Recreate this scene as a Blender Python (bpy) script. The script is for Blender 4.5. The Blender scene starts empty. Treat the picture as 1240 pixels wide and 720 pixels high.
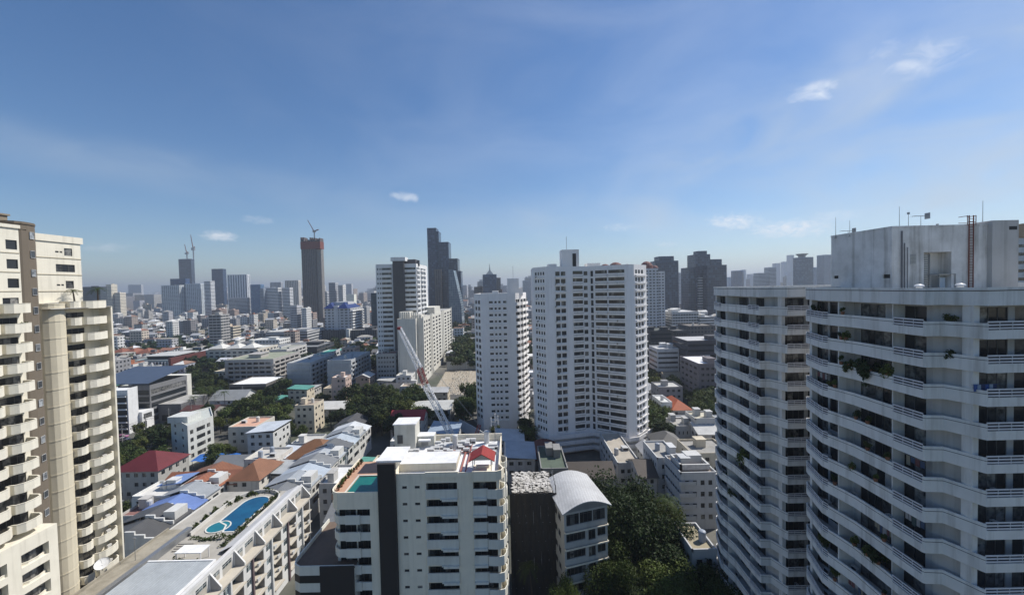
import bpy, math, random
from mathutils import Vector, Matrix
R = math.radians
rnd = random.Random(7)
sc = bpy.context.scene
col = sc.collection

# ---------------------------------------------------------------- camera
H, F = 66.0, 480.0                        # eye height in metres, focal length in photo pixels (1240 wide)
PITCH, ROLL = R(1.55), R(1.3)
Fw = Vector((0, math.cos(PITCH), -math.sin(PITCH)))
U0 = Vector((0, math.sin(PITCH), math.cos(PITCH)))
R0 = Vector((1, 0, 0))
Rv = math.cos(ROLL) * R0 - math.sin(ROLL) * U0
Uv = math.sin(ROLL) * R0 + math.cos(ROLL) * U0
CAM = Vector((0, 0, H))
cd = bpy.data.cameras.new('camera')
cd.sensor_width = 36.0
cd.lens = 36.0 * F / 1240.0
cd.clip_start, cd.clip_end = 0.5, 60000
cam = bpy.data.objects.new('camera', cd)
col.objects.link(cam)
cam.matrix_world = Matrix(((Rv.x, Uv.x, -Fw.x, 0), (Rv.y, Uv.y, -Fw.y, 0), (Rv.z, Uv.z, -Fw.z, H), (0, 0, 0, 1)))
sc.camera = cam

# ---------------------------------------------------------------- light and exposure
SUN_AZ, SUN_EL = 62.0, 50.0               # degrees right of the view axis, above the horizon
sd = bpy.data.lights.new('sun', 'SUN')
sd.energy, sd.angle, sd.color = 4.1, R(0.53), (1.0, 0.95, 0.87)
so = bpy.data.objects.new('sun', sd)
col.objects.link(so)
sdir = Vector((math.sin(R(SUN_AZ)) * math.cos(R(SUN_EL)), math.cos(R(SUN_AZ)) * math.cos(R(SUN_EL)), math.sin(R(SUN_EL))))
so.rotation_euler = sdir.to_track_quat('Z', 'Y').to_euler()
so.location = (100, 50, 200)
vs = sc.view_settings
vs.view_transform, vs.look, vs.exposure, vs.gamma = 'Standard', 'None', 0.42, 1.0
vs.use_curve_mapping = False
sc.cycles.use_denoising = True
sc.cycles.max_bounces = 5
sc.cycles.diffuse_bounces = 4
sc.cycles.glossy_bounces = 2
sc.cycles.volume_bounces = 0
sc.cycles.transparent_max_bounces = 4
sc.cycles.caustics_reflective = sc.cycles.caustics_refractive = False

def ray(px, py):
    return (Fw + Rv * ((px - 620) / F) + Uv * (-(py - 360) / F))
def atY(px, py, Y):
    d = ray(px, py)
    return CAM + d * (Y / d.y)
def atZ(px, py, z):
    d = ray(px, py)
    return CAM + d * ((z - H) / d.z)
def proj(p):
    d = Vector(p) - CAM
    w = d.dot(Fw)
    return 620 + F * d.dot(Rv) / w, 360 - F * d.dot(Uv) / w

# ---------------------------------------------------------------- sky
wd = bpy.data.worlds.new('World')
sc.world = wd
wd.use_nodes = True
wt = wd.node_tree
wt.nodes.clear()
def wn(t, **k):
    n = wt.nodes.new(t)
    for a, b in k.items(): setattr(n, a, b)
    return n
def wmath(op, a, b=None, c=None, clamp=False):
    n = wn('ShaderNodeMath', operation=op, use_clamp=clamp)
    for i, v in enumerate((a, b, c)):
        if v is None: continue
        if isinstance(v, (int, float)): n.inputs[i].default_value = v
        else: wt.links.new(v, n.inputs[i])
    return n.outputs[0]
sky = wn('ShaderNodeTexSky', sky_type='NISHITA')
sky.sun_disc = False
sky.sun_elevation, sky.sun_rotation = R(SUN_EL), R(SUN_AZ)
sky.altitude, sky.air_density, sky.dust_density, sky.ozone_density = 0, 1.0, 0.25, 3.5
tc = wn('ShaderNodeTexCoord')
dirv = tc.outputs['Generated']
def wdot(v):
    n = wn('ShaderNodeVectorMath', operation='DOT_PRODUCT')
    wt.links.new(dirv, n.inputs[0]); n.inputs[1].default_value = v
    return n.outputs['Value']
def wnoise(scale, detail, rough, sx, sy, sz, dist=0.0):
    m = wn('ShaderNodeMapping'); m.inputs['Scale'].default_value = (sx, sy, sz)
    wt.links.new(dirv, m.inputs[0])
    n = wn('ShaderNodeTexNoise'); n.inputs['Scale'].default_value = scale
    n.inputs['Detail'].default_value = detail; n.inputs['Roughness'].default_value = rough
    n.inputs['Distortion'].default_value = dist
    wt.links.new(m.outputs[0], n.inputs['Vector'])
    return n.outputs['Fac']
n_fine = wnoise(48, 6, 0.62, 1, 1, 2.2, 0.4)
n_wisp = wnoise(20, 4, 0.55, 1.0, 1.0, 1.6, 1.2)
n_soft = wnoise(5.5, 5, .5, 1, 1, 2.2, .5)
n_veil = wnoise(2.2, 5, 0.55, 1, 1, 2.4, 0.6)
total = soft = None
# px, py, half width, half height, tilt, strength, wispy: the few small clouds of this sky, by direction
for (px, py, hw, hh, tilt, st, wisp) in (
        (985, 113, 24, 13, -0.35, .75, 1), (1120, 68, 36, 20, -0.4, .5, 1), (1075, 62, 26, 12, -0.3, .35, 1),
        (490, 238, 20, 6, 0.15, .6, 1), (266, 286, 17, 6, 0.1, .8, 0), (311, 266, 16, 5, 0.1, .3, 0),
        (128, 300, 20, 6, 0, .35, 0), (890, 269, 26, 10, 0, 1.0, 0), (958, 277, 42, 11, -0.05, 1.0, 0),
        (752, 275, 24, 5, 0, .4, 0), (1010, 262, 30, 8, -.1, .35, 0), (805, 296, 14, 4, 0, .35, 0), (1000, 135, 200, 46, -.42, .75, 2), (1150, 70, 190, 50, -.42, .7, 2), (760, 262, 190, 24, -.05, .5, 2), (1190, 190, 190, 80, -.25, .85, 2), (930, 215, 150, 26, -.3, .4, 2), (250, 215, 240, 22, .22, .3, 2)):
    d = ray(px, py).normalized()
    a = (Rv - d * Rv.dot(d)).normalized()
    b = d.cross(a) * -1
    if b.z < 0: b = -b
    ct, s_ = math.cos(tilt), math.sin(tilt)
    a2, b2 = a * ct - b * s_, a * s_ + b * ct
    k = F * (1 + ((px - 620) ** 2 + (py - 360) ** 2) / F ** 2) ** 0.5 * 0.8
    x = wmath('DIVIDE', wdot(a2), hw / k); y = wmath('DIVIDE', wdot(b2), hh / k)
    r2 = wmath('ADD', wmath('MULTIPLY', x, x), wmath('MULTIPLY', y, y))
    fall = wmath('SUBTRACT', 1.0, wmath('MULTIPLY', r2, .55), clamp=True)
    front = wmath('GREATER_THAN', wdot(d), 0.3)
    if wisp == 2:
        m = wmath('MULTIPLY', wmath('MULTIPLY', wmath('MULTIPLY', fall, fall), wmath('MULTIPLY', wmath('SUBTRACT', n_soft, .28, clamp=True), 2.2, clamp=True)), wmath('MULTIPLY', front, st))
        soft = m if soft is None else wmath('MAXIMUM', soft, m)
        continue
    m = wmath('ADD', fall, wmath('MULTIPLY', wmath('SUBTRACT', n_wisp if wisp else n_fine, .5), 2.0))
    m = wmath('MULTIPLY', wmath('SUBTRACT', m, .48), 1.3, clamp=True)
    m = wmath('MULTIPLY', wmath('MULTIPLY', m, fall), wmath('MULTIPLY', front, st))
    total = m if total is None else wmath('MAXIMUM', total, m)
# a thin high veil, thicker towards the sun's side
veil = wmath('MULTIPLY', wmath('SUBTRACT', n_veil, .42, clamp=True), 1.3)
side = wmath('ADD', wmath('MULTIPLY', wdot((.75, .5, 0.2)), .75), .12, clamp=True)
veil = wmath('MULTIPLY', veil, side)
total = wmath('MAXIMUM', total, wmath('MULTIPLY', veil, .55))
mixc = wn('ShaderNodeMix', data_type='RGBA')
wt.links.new(total, mixc.inputs['Factor'])
hsv = wn('ShaderNodeHueSaturation'); hsv.inputs['Saturation'].default_value = 1.21; hsv.inputs['Value'].default_value = 1.0
wt.links.new(sky.outputs[0], hsv.inputs['Color']); hsv.inputs['Hue'].default_value = .503
mixs = wn('ShaderNodeMix', data_type='RGBA'); wt.links.new(soft, mixs.inputs['Factor']); wt.links.new(hsv.outputs[0], mixs.inputs['A']); mixs.inputs['B'].default_value = (5.0, 5.7, 6.5, 1)
wt.links.new(mixs.outputs['Result'], mixc.inputs['A'])
mixc.inputs['B'].default_value = (8.2, 8.6, 9.2, 1)
bg = wn('ShaderNodeBackground'); bg.inputs['Strength'].default_value = 0.085
wt.links.new(mixc.outputs['Result'], bg.inputs['Color'])
wo = wn('ShaderNodeOutputWorld')
wt.links.new(bg.outputs[0], wo.inputs['Surface'])

# ---------------------------------------------------------------- materials (all procedural)
_m = {}
def newmat(key):
    m = bpy.data.materials.new(key); m.use_nodes = True
    nt = m.node_tree
    return m, nt, nt.nodes['Principled BSDF']
def lk(nt, a, b): nt.links.new(a, b)
def mth(nt, op, a, b=None, clamp=False):
    n = nt.nodes.new('ShaderNodeMath'); n.operation = op; n.use_clamp = clamp
    for i, v in enumerate((a, b)):
        if v is None: continue
        if isinstance(v, (int, float)): n.inputs[i].default_value = v
        else: lk(nt, v, n.inputs[i])
    return n.outputs[0]
def noise(nt, scale, vec, detail=4, rough=.6, sc3=None):
    n = nt.nodes.new('ShaderNodeTexNoise'); n.inputs['Scale'].default_value = scale
    n.inputs['Detail'].default_value = detail; n.inputs['Roughness'].default_value = rough
    if sc3:
        mp = nt.nodes.new('ShaderNodeMapping'); mp.inputs['Scale'].default_value = sc3
        lk(nt, vec, mp.inputs[0]); vec = mp.outputs[0]
    lk(nt, vec, n.inputs['Vector'])
    return n.outputs['Fac']
def mixcol(nt, fac, a, b, blend='MIX'):
    n = nt.nodes.new('ShaderNodeMix'); n.data_type = 'RGBA'; n.blend_type = blend
    for v, s in ((fac, 'Factor'), (a, 'A'), (b, 'B')):
        if isinstance(v, (int, float)): n.inputs[s].default_value = v
        elif isinstance(v, tuple): n.inputs[s].default_value = v if len(v) == 4 else (*v, 1)
        else: lk(nt, v, n.inputs[s])
    return n.outputs['Result']
def ramp(nt, fac, lo, hi):
    n = nt.nodes.new('ShaderNodeMapRange'); n.inputs[1].default_value = lo; n.inputs[2].default_value = hi
    lk(nt, fac, n.inputs[0]); return n.outputs[0]

def paint(c, rough=.75, dirt=.22, streak=.25, key=None):
    """painted render or concrete with uneven weathering and rain streaks"""
    k = ('p', tuple(round(v, 3) for v in c), rough, dirt, streak)
    if k in _m: return _m[k]
    m, nt, b = newmat(key or 'painted_wall')
    pos = nt.nodes.new('ShaderNodeNewGeometry').outputs['Position']
    n1 = noise(nt, .35, pos, 5, .65)
    n2 = noise(nt, 1.0, pos, 4, .6, (1.3, 1.3, .07))
    d = mth(nt, 'ADD', mth(nt, 'MULTIPLY', ramp(nt, n1, .42, .72), dirt), mth(nt, 'MULTIPLY', ramp(nt, n2, .5, .75), streak), True)
    lk(nt, mixcol(nt, d, c, (c[0] * .42, c[1] * .41, c[2] * .38)), b.inputs['Base Color'])
    b.inputs['Roughness'].default_value = rough
    b.inputs['Specular IOR Level'].default_value = .3
    _m[k] = m
    return m
def plain(c, rough=.6, metal=0, key='plain'):
    k = ('s', c, rough, metal)
    if k in _m: return _m[k]
    m, nt, b = newmat(key)
    pos = nt.nodes.new('ShaderNodeNewGeometry').outputs['Position']
    d = ramp(nt, noise(nt, 1.3, pos, 3), .35, .75)
    lk(nt, mixcol(nt, mth(nt, 'MULTIPLY', d, .35), c, tuple(v * .6 for v in c)), b.inputs['Base Color'])
    b.inputs['Roughness'].default_value = rough; b.inputs['Metallic'].default_value = metal
    b.inputs['Specular IOR Level'].default_value = .3
    _m[k] = m
    return m
def glass(tint=(.018, .022, .026), lite=(.30, .29, .26), amount=.3, rough=.12):
    """dark window glass; some panes show a curtain, told apart per pane"""
    k = ('g', tint, lite, amount)
    if k in _m: return _m[k]
    m, nt, b = newmat('window_glass')
    g = nt.nodes.new('ShaderNodeNewGeometry'); oi = nt.nodes.new('ShaderNodeObjectInfo')
    r = mth(nt, 'FRACT', mth(nt, 'ADD', g.outputs['Random Per Island'], oi.outputs['Random']))
    f = ramp(nt, r, 1 - amount, 1.0)
    n = noise(nt, 1.5, g.outputs['Position'], 2)
    f = mth(nt, 'MULTIPLY', f, ramp(nt, n, .3, .6), True)
    lk(nt, mixcol(nt, f, tint, lite), b.inputs['Base Color'])
    b.inputs['Roughness'].default_value = rough
    b.inputs['Specular IOR Level'].default_value = .5
    _m[k] = m
    return m
def roofing(c, pitch=.35, rough=.6, kind='metal', key=None, axis='u'):
    """ribbed sheet or tile roof: ridges by position, patchy wear"""
    k = ('r', c, pitch, kind)
    if k in _m: return _m[k]
    m, nt, b = newmat(key or kind + '_roof')
    g = nt.nodes.new('ShaderNodeNewGeometry')
    tcn = nt.nodes.new('ShaderNodeTexCoord')
    sx = nt.nodes.new('ShaderNodeSeparateXYZ'); lk(nt, tcn.outputs['Object'], sx.inputs[0])
    n1 = noise(nt, .25, g.outputs['Position'], 5, .7)
    n2 = noise(nt, 2.2, g.outputs['Position'], 3, .6)
    wear = mth(nt, 'ADD', mth(nt, 'MULTIPLY', ramp(nt, n1, .4, .7), .45), mth(nt, 'MULTIPLY', ramp(nt, n2, .45, .8), .3), True)
    w = nt.nodes.new('ShaderNodeTexWave'); w.inputs['Scale'].default_value = 1 / pitch / 6.28 * 2
    w.bands_direction = 'DIAGONAL' if kind == 'tile' else 'X'
    lk(nt, tcn.outputs['Object'], w.inputs['Vector'])
    c2 = mixcol(nt, wear, c, tuple(v * .5 for v in c))
    lk(nt, mixcol(nt, mth(nt, 'MULTIPLY', w.outputs['Fac'], .25), c2, tuple(v * .45 for v in c)), b.inputs['Base Color'])
    b.inputs['Roughness'].default_value = rough
    b.inputs['Specular IOR Level'].default_value = .3
    _m[k] = m
    return m
def gridwall(c, gl=(.03, .04, .05), fh=3.1, bw=3.2, v=(.32, .8), u=(.2, .8), island=0, rough=.7, grough=.2, streaky=.2):
    """wall with a regular grid of windows for buildings too far away to show a reveal"""
    k = ('gw', c, gl, fh, bw, v, u, island)
    if k in _m: return _m[k]
    m, nt, b = newmat('windowed_wall')
    g = nt.nodes.new('ShaderNodeNewGeometry'); t = nt.nodes.new('ShaderNodeTexCoord')
    s = nt.nodes.new('ShaderNodeSeparateXYZ'); lk(nt, t.outputs['Object'], s.inputs[0])
    fu = mth(nt, 'FRACT', mth(nt, 'DIVIDE', mth(nt, 'ADD', mth(nt, 'ADD', s.outputs[0], s.outputs[1]), 5000.37), bw))
    fv = mth(nt, 'FRACT', mth(nt, 'DIVIDE', s.outputs[2], fh))
    q = mth(nt, 'MULTIPLY', mth(nt, 'GREATER_THAN', fu, u[0]), mth(nt, 'LESS_THAN', fu, u[1]))
    q2 = mth(nt, 'MULTIPLY', mth(nt, 'GREATER_THAN', fv, v[0]), mth(nt, 'LESS_THAN', fv, v[1]))
    sn = nt.nodes.new('ShaderNodeSeparateXYZ'); lk(nt, g.outputs['True Normal'], sn.inputs[0])
    q = mth(nt, 'MULTIPLY', mth(nt, 'MULTIPLY', q, q2), mth(nt, 'LESS_THAN', mth(nt, 'ABSOLUTE', sn.outputs[2]), .5))
    wall = c
    if island:
        cr = nt.nodes.new('ShaderNodeValToRGB'); cr.color_ramp.interpolation = 'CONSTANT'
        pal = [(.72, .71, .68), (.46, .45, .43), (.76, .74, .69), (.34, .34, .35), (.55, .48, .38), (.66, .66, .66),
               (.22, .21, .22), (.50, .50, .52), (.60, .53, .44), (.36, .30, .26), (.72, .72, .70), (.45, .46, .50)]
        els = cr.color_ramp.elements
        while len(els) < len(pal): els.new(0.5)
        for i, p in enumerate(pal):
            els[i].position = i / len(pal); els[i].color = (*p, 1)
        lk(nt, g.outputs['Random Per Island'], cr.inputs[0]); wall = cr.outputs[0]
    n1 = noise(nt, .12, g.outputs['Position'], 5, .65)
    wall = mixcol(nt, mth(nt, 'MULTIPLY', ramp(nt, n1, .4, .75), .3), wall, tuple(v * .45 for v in c))
    # a pane in three has a drawn curtain
    wnz = nt.nodes.new('ShaderNodeTexWhiteNoise'); wnz.noise_dimensions = '2D'
    cb = nt.nodes.new('ShaderNodeCombineXYZ')
    lk(nt, mth(nt, 'FLOOR', mth(nt, 'DIVIDE', mth(nt, 'ADD', mth(nt, 'ADD', s.outputs[0], s.outputs[1]), 5000.37), bw)), cb.inputs[0])
    lk(nt, mth(nt, 'FLOOR', mth(nt, 'DIVIDE', s.outputs[2], fh)), cb.inputs[1])
    lk(nt, cb.outputs[0], wnz.inputs['Vector'])
    pane = mixcol(nt, mth(nt, 'MULTIPLY', ramp(nt, wnz.outputs['Value'], .6, 1.0), .5), gl, tuple(min(.35, v * 2.4 + .04) for v in gl))
    lk(nt, mixcol(nt, q, wall, pane), b.inputs['Base Color'])
    rr = nt.nodes.new('ShaderNodeMapRange'); rr.inputs[3].default_value = rough; rr.inputs[4].default_value = grough
    lk(nt, q, rr.inputs[0]); lk(nt, rr.outputs[0], b.inputs['Roughness'])
    b.inputs['Specular IOR Level'].default_value = .4
    _m[k] = m
    return m
def leafmat(c, var=.5):
    k = ('l', c)
    if k in _m: return _m[k]
    m, nt, b = newmat('foliage')
    g = nt.nodes.new('ShaderNodeNewGeometry'); oi = nt.nodes.new('ShaderNodeObjectInfo')
    c1 = mixcol(nt, g.outputs['Random Per Island'], tuple(v * (1 - var) for v in c), tuple(v * (1 + var) for v in c))
    c2 = mixcol(nt, mth(nt, 'MULTIPLY', oi.outputs['Random'], .55), c1, (c[0] * 1.15, c[1] * .8, c[2] * .6))
    lk(nt, c2, b.inputs['Base Color'])
    b.inputs['Roughness'].default_value = .6; b.inputs['Specular IOR Level'].default_value = .2
    tr = nt.nodes.new('ShaderNodeBsdfTranslucent'); lk(nt, c2, tr.inputs[0])
    mx = nt.nodes.new('ShaderNodeMixShader'); mx.inputs[0].default_value = .28
    lk(nt, b.outputs[0], mx.inputs[1]); lk(nt, tr.outputs[0], mx.inputs[2])
    lk(nt, mx.outputs[0], nt.nodes['Material Output'].inputs['Surface'])
    _m[k] = m
    return m

WHITE = (.74, .74, .73); OFFW = (.66, .655, .63); CREAM = (.76, .715, .60); GREY = (.38, .38, .38)
M_DARK = plain((.02, .02, .022), .5, key='dark_recess')
M_GLASS = glass()
M_FRAME = plain((.10, .10, .10), .5, key='window_frame')
M_FRAMEW = plain((.55, .55, .54), .5, key='window_frame_white')
M_CONC = paint((.36, .345, .31), .85, .5, .2, 'concrete')
M_ROOFC = paint((.42, .41, .385), .85, .55, .1, 'roof_concrete')
M_STEEL = plain((.32, .33, .34), .4, .6, 'steel')

# ---------------------------------------------------------------- mesh helper
class MB:
    def __init__(s): s.v, s.f, s.m = [], [], []
    def quad(s, a, b, c, d, m=0):
        i = len(s.v); s.v += [tuple(a), tuple(b), tuple(c), tuple(d)]; s.f.append((i, i + 1, i + 2, i + 3)); s.m.append(m)
    def poly(s, pts, m=0):
        i = len(s.v); s.v += [tuple(p) for p in pts]; s.f.append(tuple(range(i, i + len(pts)))); s.m.append(m)
    def box(s, x0, y0, z0, x1, y1, z1, m=0, top=None):
        i = len(s.v)
        s.v += [(x0, y0, z0), (x1, y0, z0), (x1, y1, z0), (x0, y1, z0), (x0, y0, z1), (x1, y0, z1), (x1, y1, z1), (x0, y1, z1)]
        for q in ((0, 3, 2, 1), (4, 5, 6, 7), (0, 1, 5, 4), (1, 2, 6, 5), (2, 3, 7, 6), (3, 0, 4, 7)):
            s.f.append(tuple(i + a for a in q)); s.m.append(m)
        if top is not None: s.m[-5] = top
    def prism(s, pts, z0, z1, m=0, top=None, bottom=True):
        """closed plan polygon (any order of turning), extruded"""
        a = sum(pts[k][0] * pts[(k + 1) % len(pts)][1] - pts[(k + 1) % len(pts)][0] * pts[k][1] for k in range(len(pts)))
        if a < 0: pts = pts[::-1]
        n = len(pts); i = len(s.v)
        s.v += [(p[0], p[1], z0) for p in pts] + [(p[0], p[1], z1) for p in pts]
        for k in range(n):
            l = (k + 1) % n
            s.f.append((i + k, i + l, i + n + l, i + n + k)); s.m.append(m)
        s.f.append(tuple(range(i + n, i + 2 * n))); s.m.append(m if top is None else top)
        if bottom: s.f.append(tuple(range(i + n - 1, i - 1, -1))); s.m.append(m)
    def strip(s, pts, off, z0, z1, m=0):
        """a wall following an open polyline, 'off' thick towards the left of travel"""
        n = len(pts); L = []
        for k in range(n):
            p = Vector(pts[k][:2])
            d1 = (Vector(pts[k][:2]) - Vector(pts[k - 1][:2])).normalized() if k else None
            d2 = (Vector(pts[k + 1][:2]) - p).normalized() if k < n - 1 else None
            d = ((d1 or d2) + (d2 or d1)).normalized()
            nn = Vector((-d.y, d.x)); base = d1 or d2
            q = max(.5, abs(nn.dot(Vector((-base.y, base.x)))))
            L.append(p + nn * (off / q))
        i = len(s.v)
        for p, l in zip(pts, L):
            s.v += [(p[0], p[1], z0), (p[0], p[1], z1), (l.x, l.y, z0), (l.x, l.y, z1)]
        for k in range(n - 1):
            a, b = i + 4 * k, i + 4 * k + 4
            for q in ((a, b, b + 1, a + 1), (a + 3, b + 3, b + 2, a + 2), (a + 1, b + 1, b + 3, a + 3), (a + 2, b + 2, b, a)):
                s.f.append(q); s.m.append(m)
        for a, fl in ((i, 0), (i + 4 * (n - 1), 1)):
            q = (a, a + 1, a + 3, a + 2); s.f.append(q[::-1] if fl else q); s.m.append(m)
    def tube(s, p0, p1, r, n=6, m=0, r1=None, cap=True):
        p0, p1 = Vector(p0), Vector(p1); r1 = r if r1 is None else r1
        d = (p1 - p0).normalized(); a = d.orthogonal().normalized(); b = d.cross(a)
        i = len(s.v)
        for p, rr in ((p0, r), (p1, r1)):
            for k in range(n):
                t = 2 * math.pi * k / n
                s.v.append(tuple(p + (a * math.cos(t) + b * math.sin(t)) * rr))
        for k in range(n):
            l = (k + 1) % n
            s.f.append((i + k, i + l, i + n + l, i + n + k)); s.m.append(m)
        if cap:
            s.f.append(tuple(range(i + n - 1, i - 1, -1))); s.m.append(m)
            s.f.append(tuple(range(i + n, i + 2 * n))); s.m.append(m)
    def dome(s, c, r, h, n=12, rings=4, m=0, sx=1, sy=1):
        i = len(s.v)
        for j in range(rings):
            t = j / rings * math.pi / 2
            for k in range(n):
                q = 2 * math.pi * k / n
                s.v.append((c[0] + r * sx * math.cos(t) * math.cos(q), c[1] + r * sy * math.cos(t) * math.sin(q), c[2] + h * math.sin(t)))
        s.v.append((c[0], c[1], c[2] + h)); top = len(s.v) - 1
        for j in range(rings - 1):
            for k in range(n):
                l = (k + 1) % n
                s.f.append((i + j * n + k, i + j * n + l, i + (j + 1) * n + l, i + (j + 1) * n + k)); s.m.append(m)
        for k in range(n):
            s.f.append((i + (rings - 1) * n + k, i + (rings - 1) * n + (k + 1) % n, top)); s.m.append(m)
    def gable(s, x0, y0, x1, y1, z, h, over=.4, m=0, axis='x', mw=None, th=.12):
        """pitched roof over a rectangle, ridge along axis, with thickness; gable triangles in mw"""
        if axis == 'x':
            yc = (y0 + y1) / 2; k = h / ((y1 - y0) / 2)
            A = [(x0 - over, y0 - over, z - over * k), (x1 + over, y0 - over, z - over * k), (x1 + over, yc, z + h), (x0 - over, yc, z + h)]
            B = [(x1 + over, y1 + over, z - over * k), (x0 - over, y1 + over, z - over * k), (x0 - over, yc, z + h), (x1 + over, yc, z + h)]
            T = [[(x0, y0, z), (x0, y1, z), (x0, yc, z + h)], [(x1, y1, z), (x1, y0, z), (x1, yc, z + h)]]
        else:
            xc = (x0 + x1) / 2; k = h / ((x1 - x0) / 2)
            A = [(x0 - over, y1 + over, z - over * k), (x0 - over, y0 - over, z - over * k), (xc, y0 - over, z + h), (xc, y1 + over, z + h)]
            B = [(x1 + over, y0 - over, z - over * k), (x1 + over, y1 + over, z - over * k), (xc, y1 + over, z + h), (xc, y0 - over, z + h)]
            T = [[(x1, y0, z), (x0, y0, z), (xc, y0, z + h)], [(x0, y1, z), (x1, y1, z), (xc, y1, z + h)]]
        for q in (A, B):
            up = [(p[0], p[1], p[2] + th) for p in q]
            s.poly(up, m); s.poly(q[::-1], m)
            for k2 in range(4):
                l = (k2 + 1) % 4
                s.poly([q[k2], q[l], up[l], up[k2]], m)
        if mw is not None:
            for t in T: s.poly(t, mw)
    def hip(s, x0, y0, x1, y1, z, h, over=.6, m=0):
        x0 -= over; y0 -= over; x1 += over; y1 += over
        w, d = x1 - x0, y1 - y0
        if w >= d: a, b = (x0 + d / 2, (y0 + y1) / 2, z + h), (x1 - d / 2, (y0 + y1) / 2, z + h)
        else: a, b = ((x0 + x1) / 2, y0 + w / 2, z + h), ((x0 + x1) / 2, y1 - w / 2, z + h)
        c = [(x0, y0, z), (x1, y0, z), (x1, y1, z), (x0, y1, z)]
        if w >= d: fs = ([c[0], c[1], b, a], [c[1], c[2], b], [c[2], c[3], a, b], [c[3], c[0], a])
        else: fs = ([c[0], c[1], a], [c[1], c[2], b, a], [c[2], c[3], b], [c[3], c[0], a, b])
        for q in fs: s.poly(q, m)
        s.poly(c[::-1], m)
    def facade(s, p0, p1, z0, z1, ops, d=.15, mw=0, pane=None):
        """straight wall p0 -> p1 (left to right seen from outside) with rectangular openings (u0,u1,za,zb) and reveals.
        Returns the frames (centre, angle, w, h) for windows set back in the openings."""
        p0, p1 = Vector(p0[:2]), Vector(p1[:2]); W = (p1 - p0).length; u = (p1 - p0) / W; n = Vector((u.y, -u.x))
        us = sorted({0, round(W, 4)} | {round(o[i], 4) for o in ops for i in (0, 1)})
        zs = sorted({round(z0, 4), round(z1, 4)} | {round(o[i], 4) for o in ops for i in (2, 3)})
        us = [a for a in us if -1e-3 <= a <= W + 1e-3]; zs = [a for a in zs if z0 - 1e-3 <= a <= z1 + 1e-3]
        ui = {a: k for k, a in enumerate(us)}; zi = {a: k for k, a in enumerate(zs)}
        hole = set()
        good = []
        for o in ops:
            a, b, c, e = (round(v, 4) for v in o[:4])
            if a not in ui or b not in ui or c not in zi or e not in zi: continue
            good.append((a, b, c, e))
            for i in range(ui[a], ui[b]):
                for j in range(zi[c], zi[e]): hole.add((i, j))
        base = len(s.v); nz = len(zs)
        for a in us:
            q = p0 + u * a
            for z in zs: s.v.append((q.x, q.y, z))
        # merge runs of solid cells upwards to keep the mesh light
        for i in range(len(us) - 1):
            for j in range(nz - 1):
                if (i, j) in hole: continue
                s.f.append((base + i * nz + j, base + (i + 1) * nz + j, base + (i + 1) * nz + j + 1, base + i * nz + j + 1)); s.m.append(mw)
        fr = []
        for (a, b, c, e) in good:
            A, B = p0 + u * a, p0 + u * b; A2, B2 = A - n * d, B - n * d
            s.quad((A.x, A.y, c), (B.x, B.y, c), (B2.x, B2.y, c), (A2.x, A2.y, c), mw)
            s.quad((B.x, B.y, e), (A.x, A.y, e), (A2.x, A2.y, e), (B2.x, B2.y, e), mw)
            s.quad((A.x, A.y, e), (A.x, A.y, c), (A2.x, A2.y, c), (A2.x, A2.y, e), mw)
            s.quad((B.x, B.y, c), (B.x, B.y, e), (B2.x, B2.y, e), (B2.x, B2.y, c), mw)
            if pane is not None: s.quad((A2.x, A2.y, c), (B2.x, B2.y, c), (B2.x, B2.y, e), (A2.x, A2.y, e), pane)
            cc = (A2 + B2) / 2
            fr.append((cc.x, cc.y, (c + e) / 2, math.atan2(u.y, u.x), b - a, e - c))
        return fr
    def build(s, name, mats, parent=None, loc=(0, 0, 0), rz=0, smooth=False):
        me = bpy.data.meshes.new(name)
        me.from_pydata(s.v, [], s.f)
        for m in (mats if isinstance(mats, (list, tuple)) else [mats]): me.materials.append(m)
        me.polygons.foreach_set('material_index', s.m)
        if smooth: me.polygons.foreach_set('use_smooth', [True] * len(s.f))
        me.update()
        o = bpy.data.objects.new(name, me)
        col.objects.link(o); o.location = loc; o.rotation_euler.z = rz
        if parent: o.parent = parent
        return o

def tag(o, label=None, cat=None, group=None, kind=None):
    if label: o['label'] = label
    if cat: o['category'] = cat
    if group: o['group'] = group
    if kind: o['kind'] = kind
    return o
def empty(name, loc, rz=0):
    o = bpy.data.objects.new(name, None); col.objects.link(o)
    o.location = loc; o.rotation_euler.z = rz; o.empty_display_size = 1
    return o
def copy_tree(o, parent=None, skip=()):
    c = o.copy(); col.objects.link(c)
    if parent: c.parent = parent
    for ch in list(o.children):
        if ch.name.split('.')[0] in skip: continue
        copy_tree(ch, c, skip)
    return c
RES = []                                   # footprints taken (x0,y0,x1,y1)
def reserve(x0, y0, x1, y1, m=2): RES.append((min(x0, x1) - m, min(y0, y1) - m, max(x0, x1) + m, max(y0, y1) + m))
def free(x0, y0, x1, y1): return all(x1 < a or x0 > c or y1 < b or y0 > d for a, b, c, d in RES)
LAND = []                                  # landmarks for telling look-alikes apart: (x, y, phrase)

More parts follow.
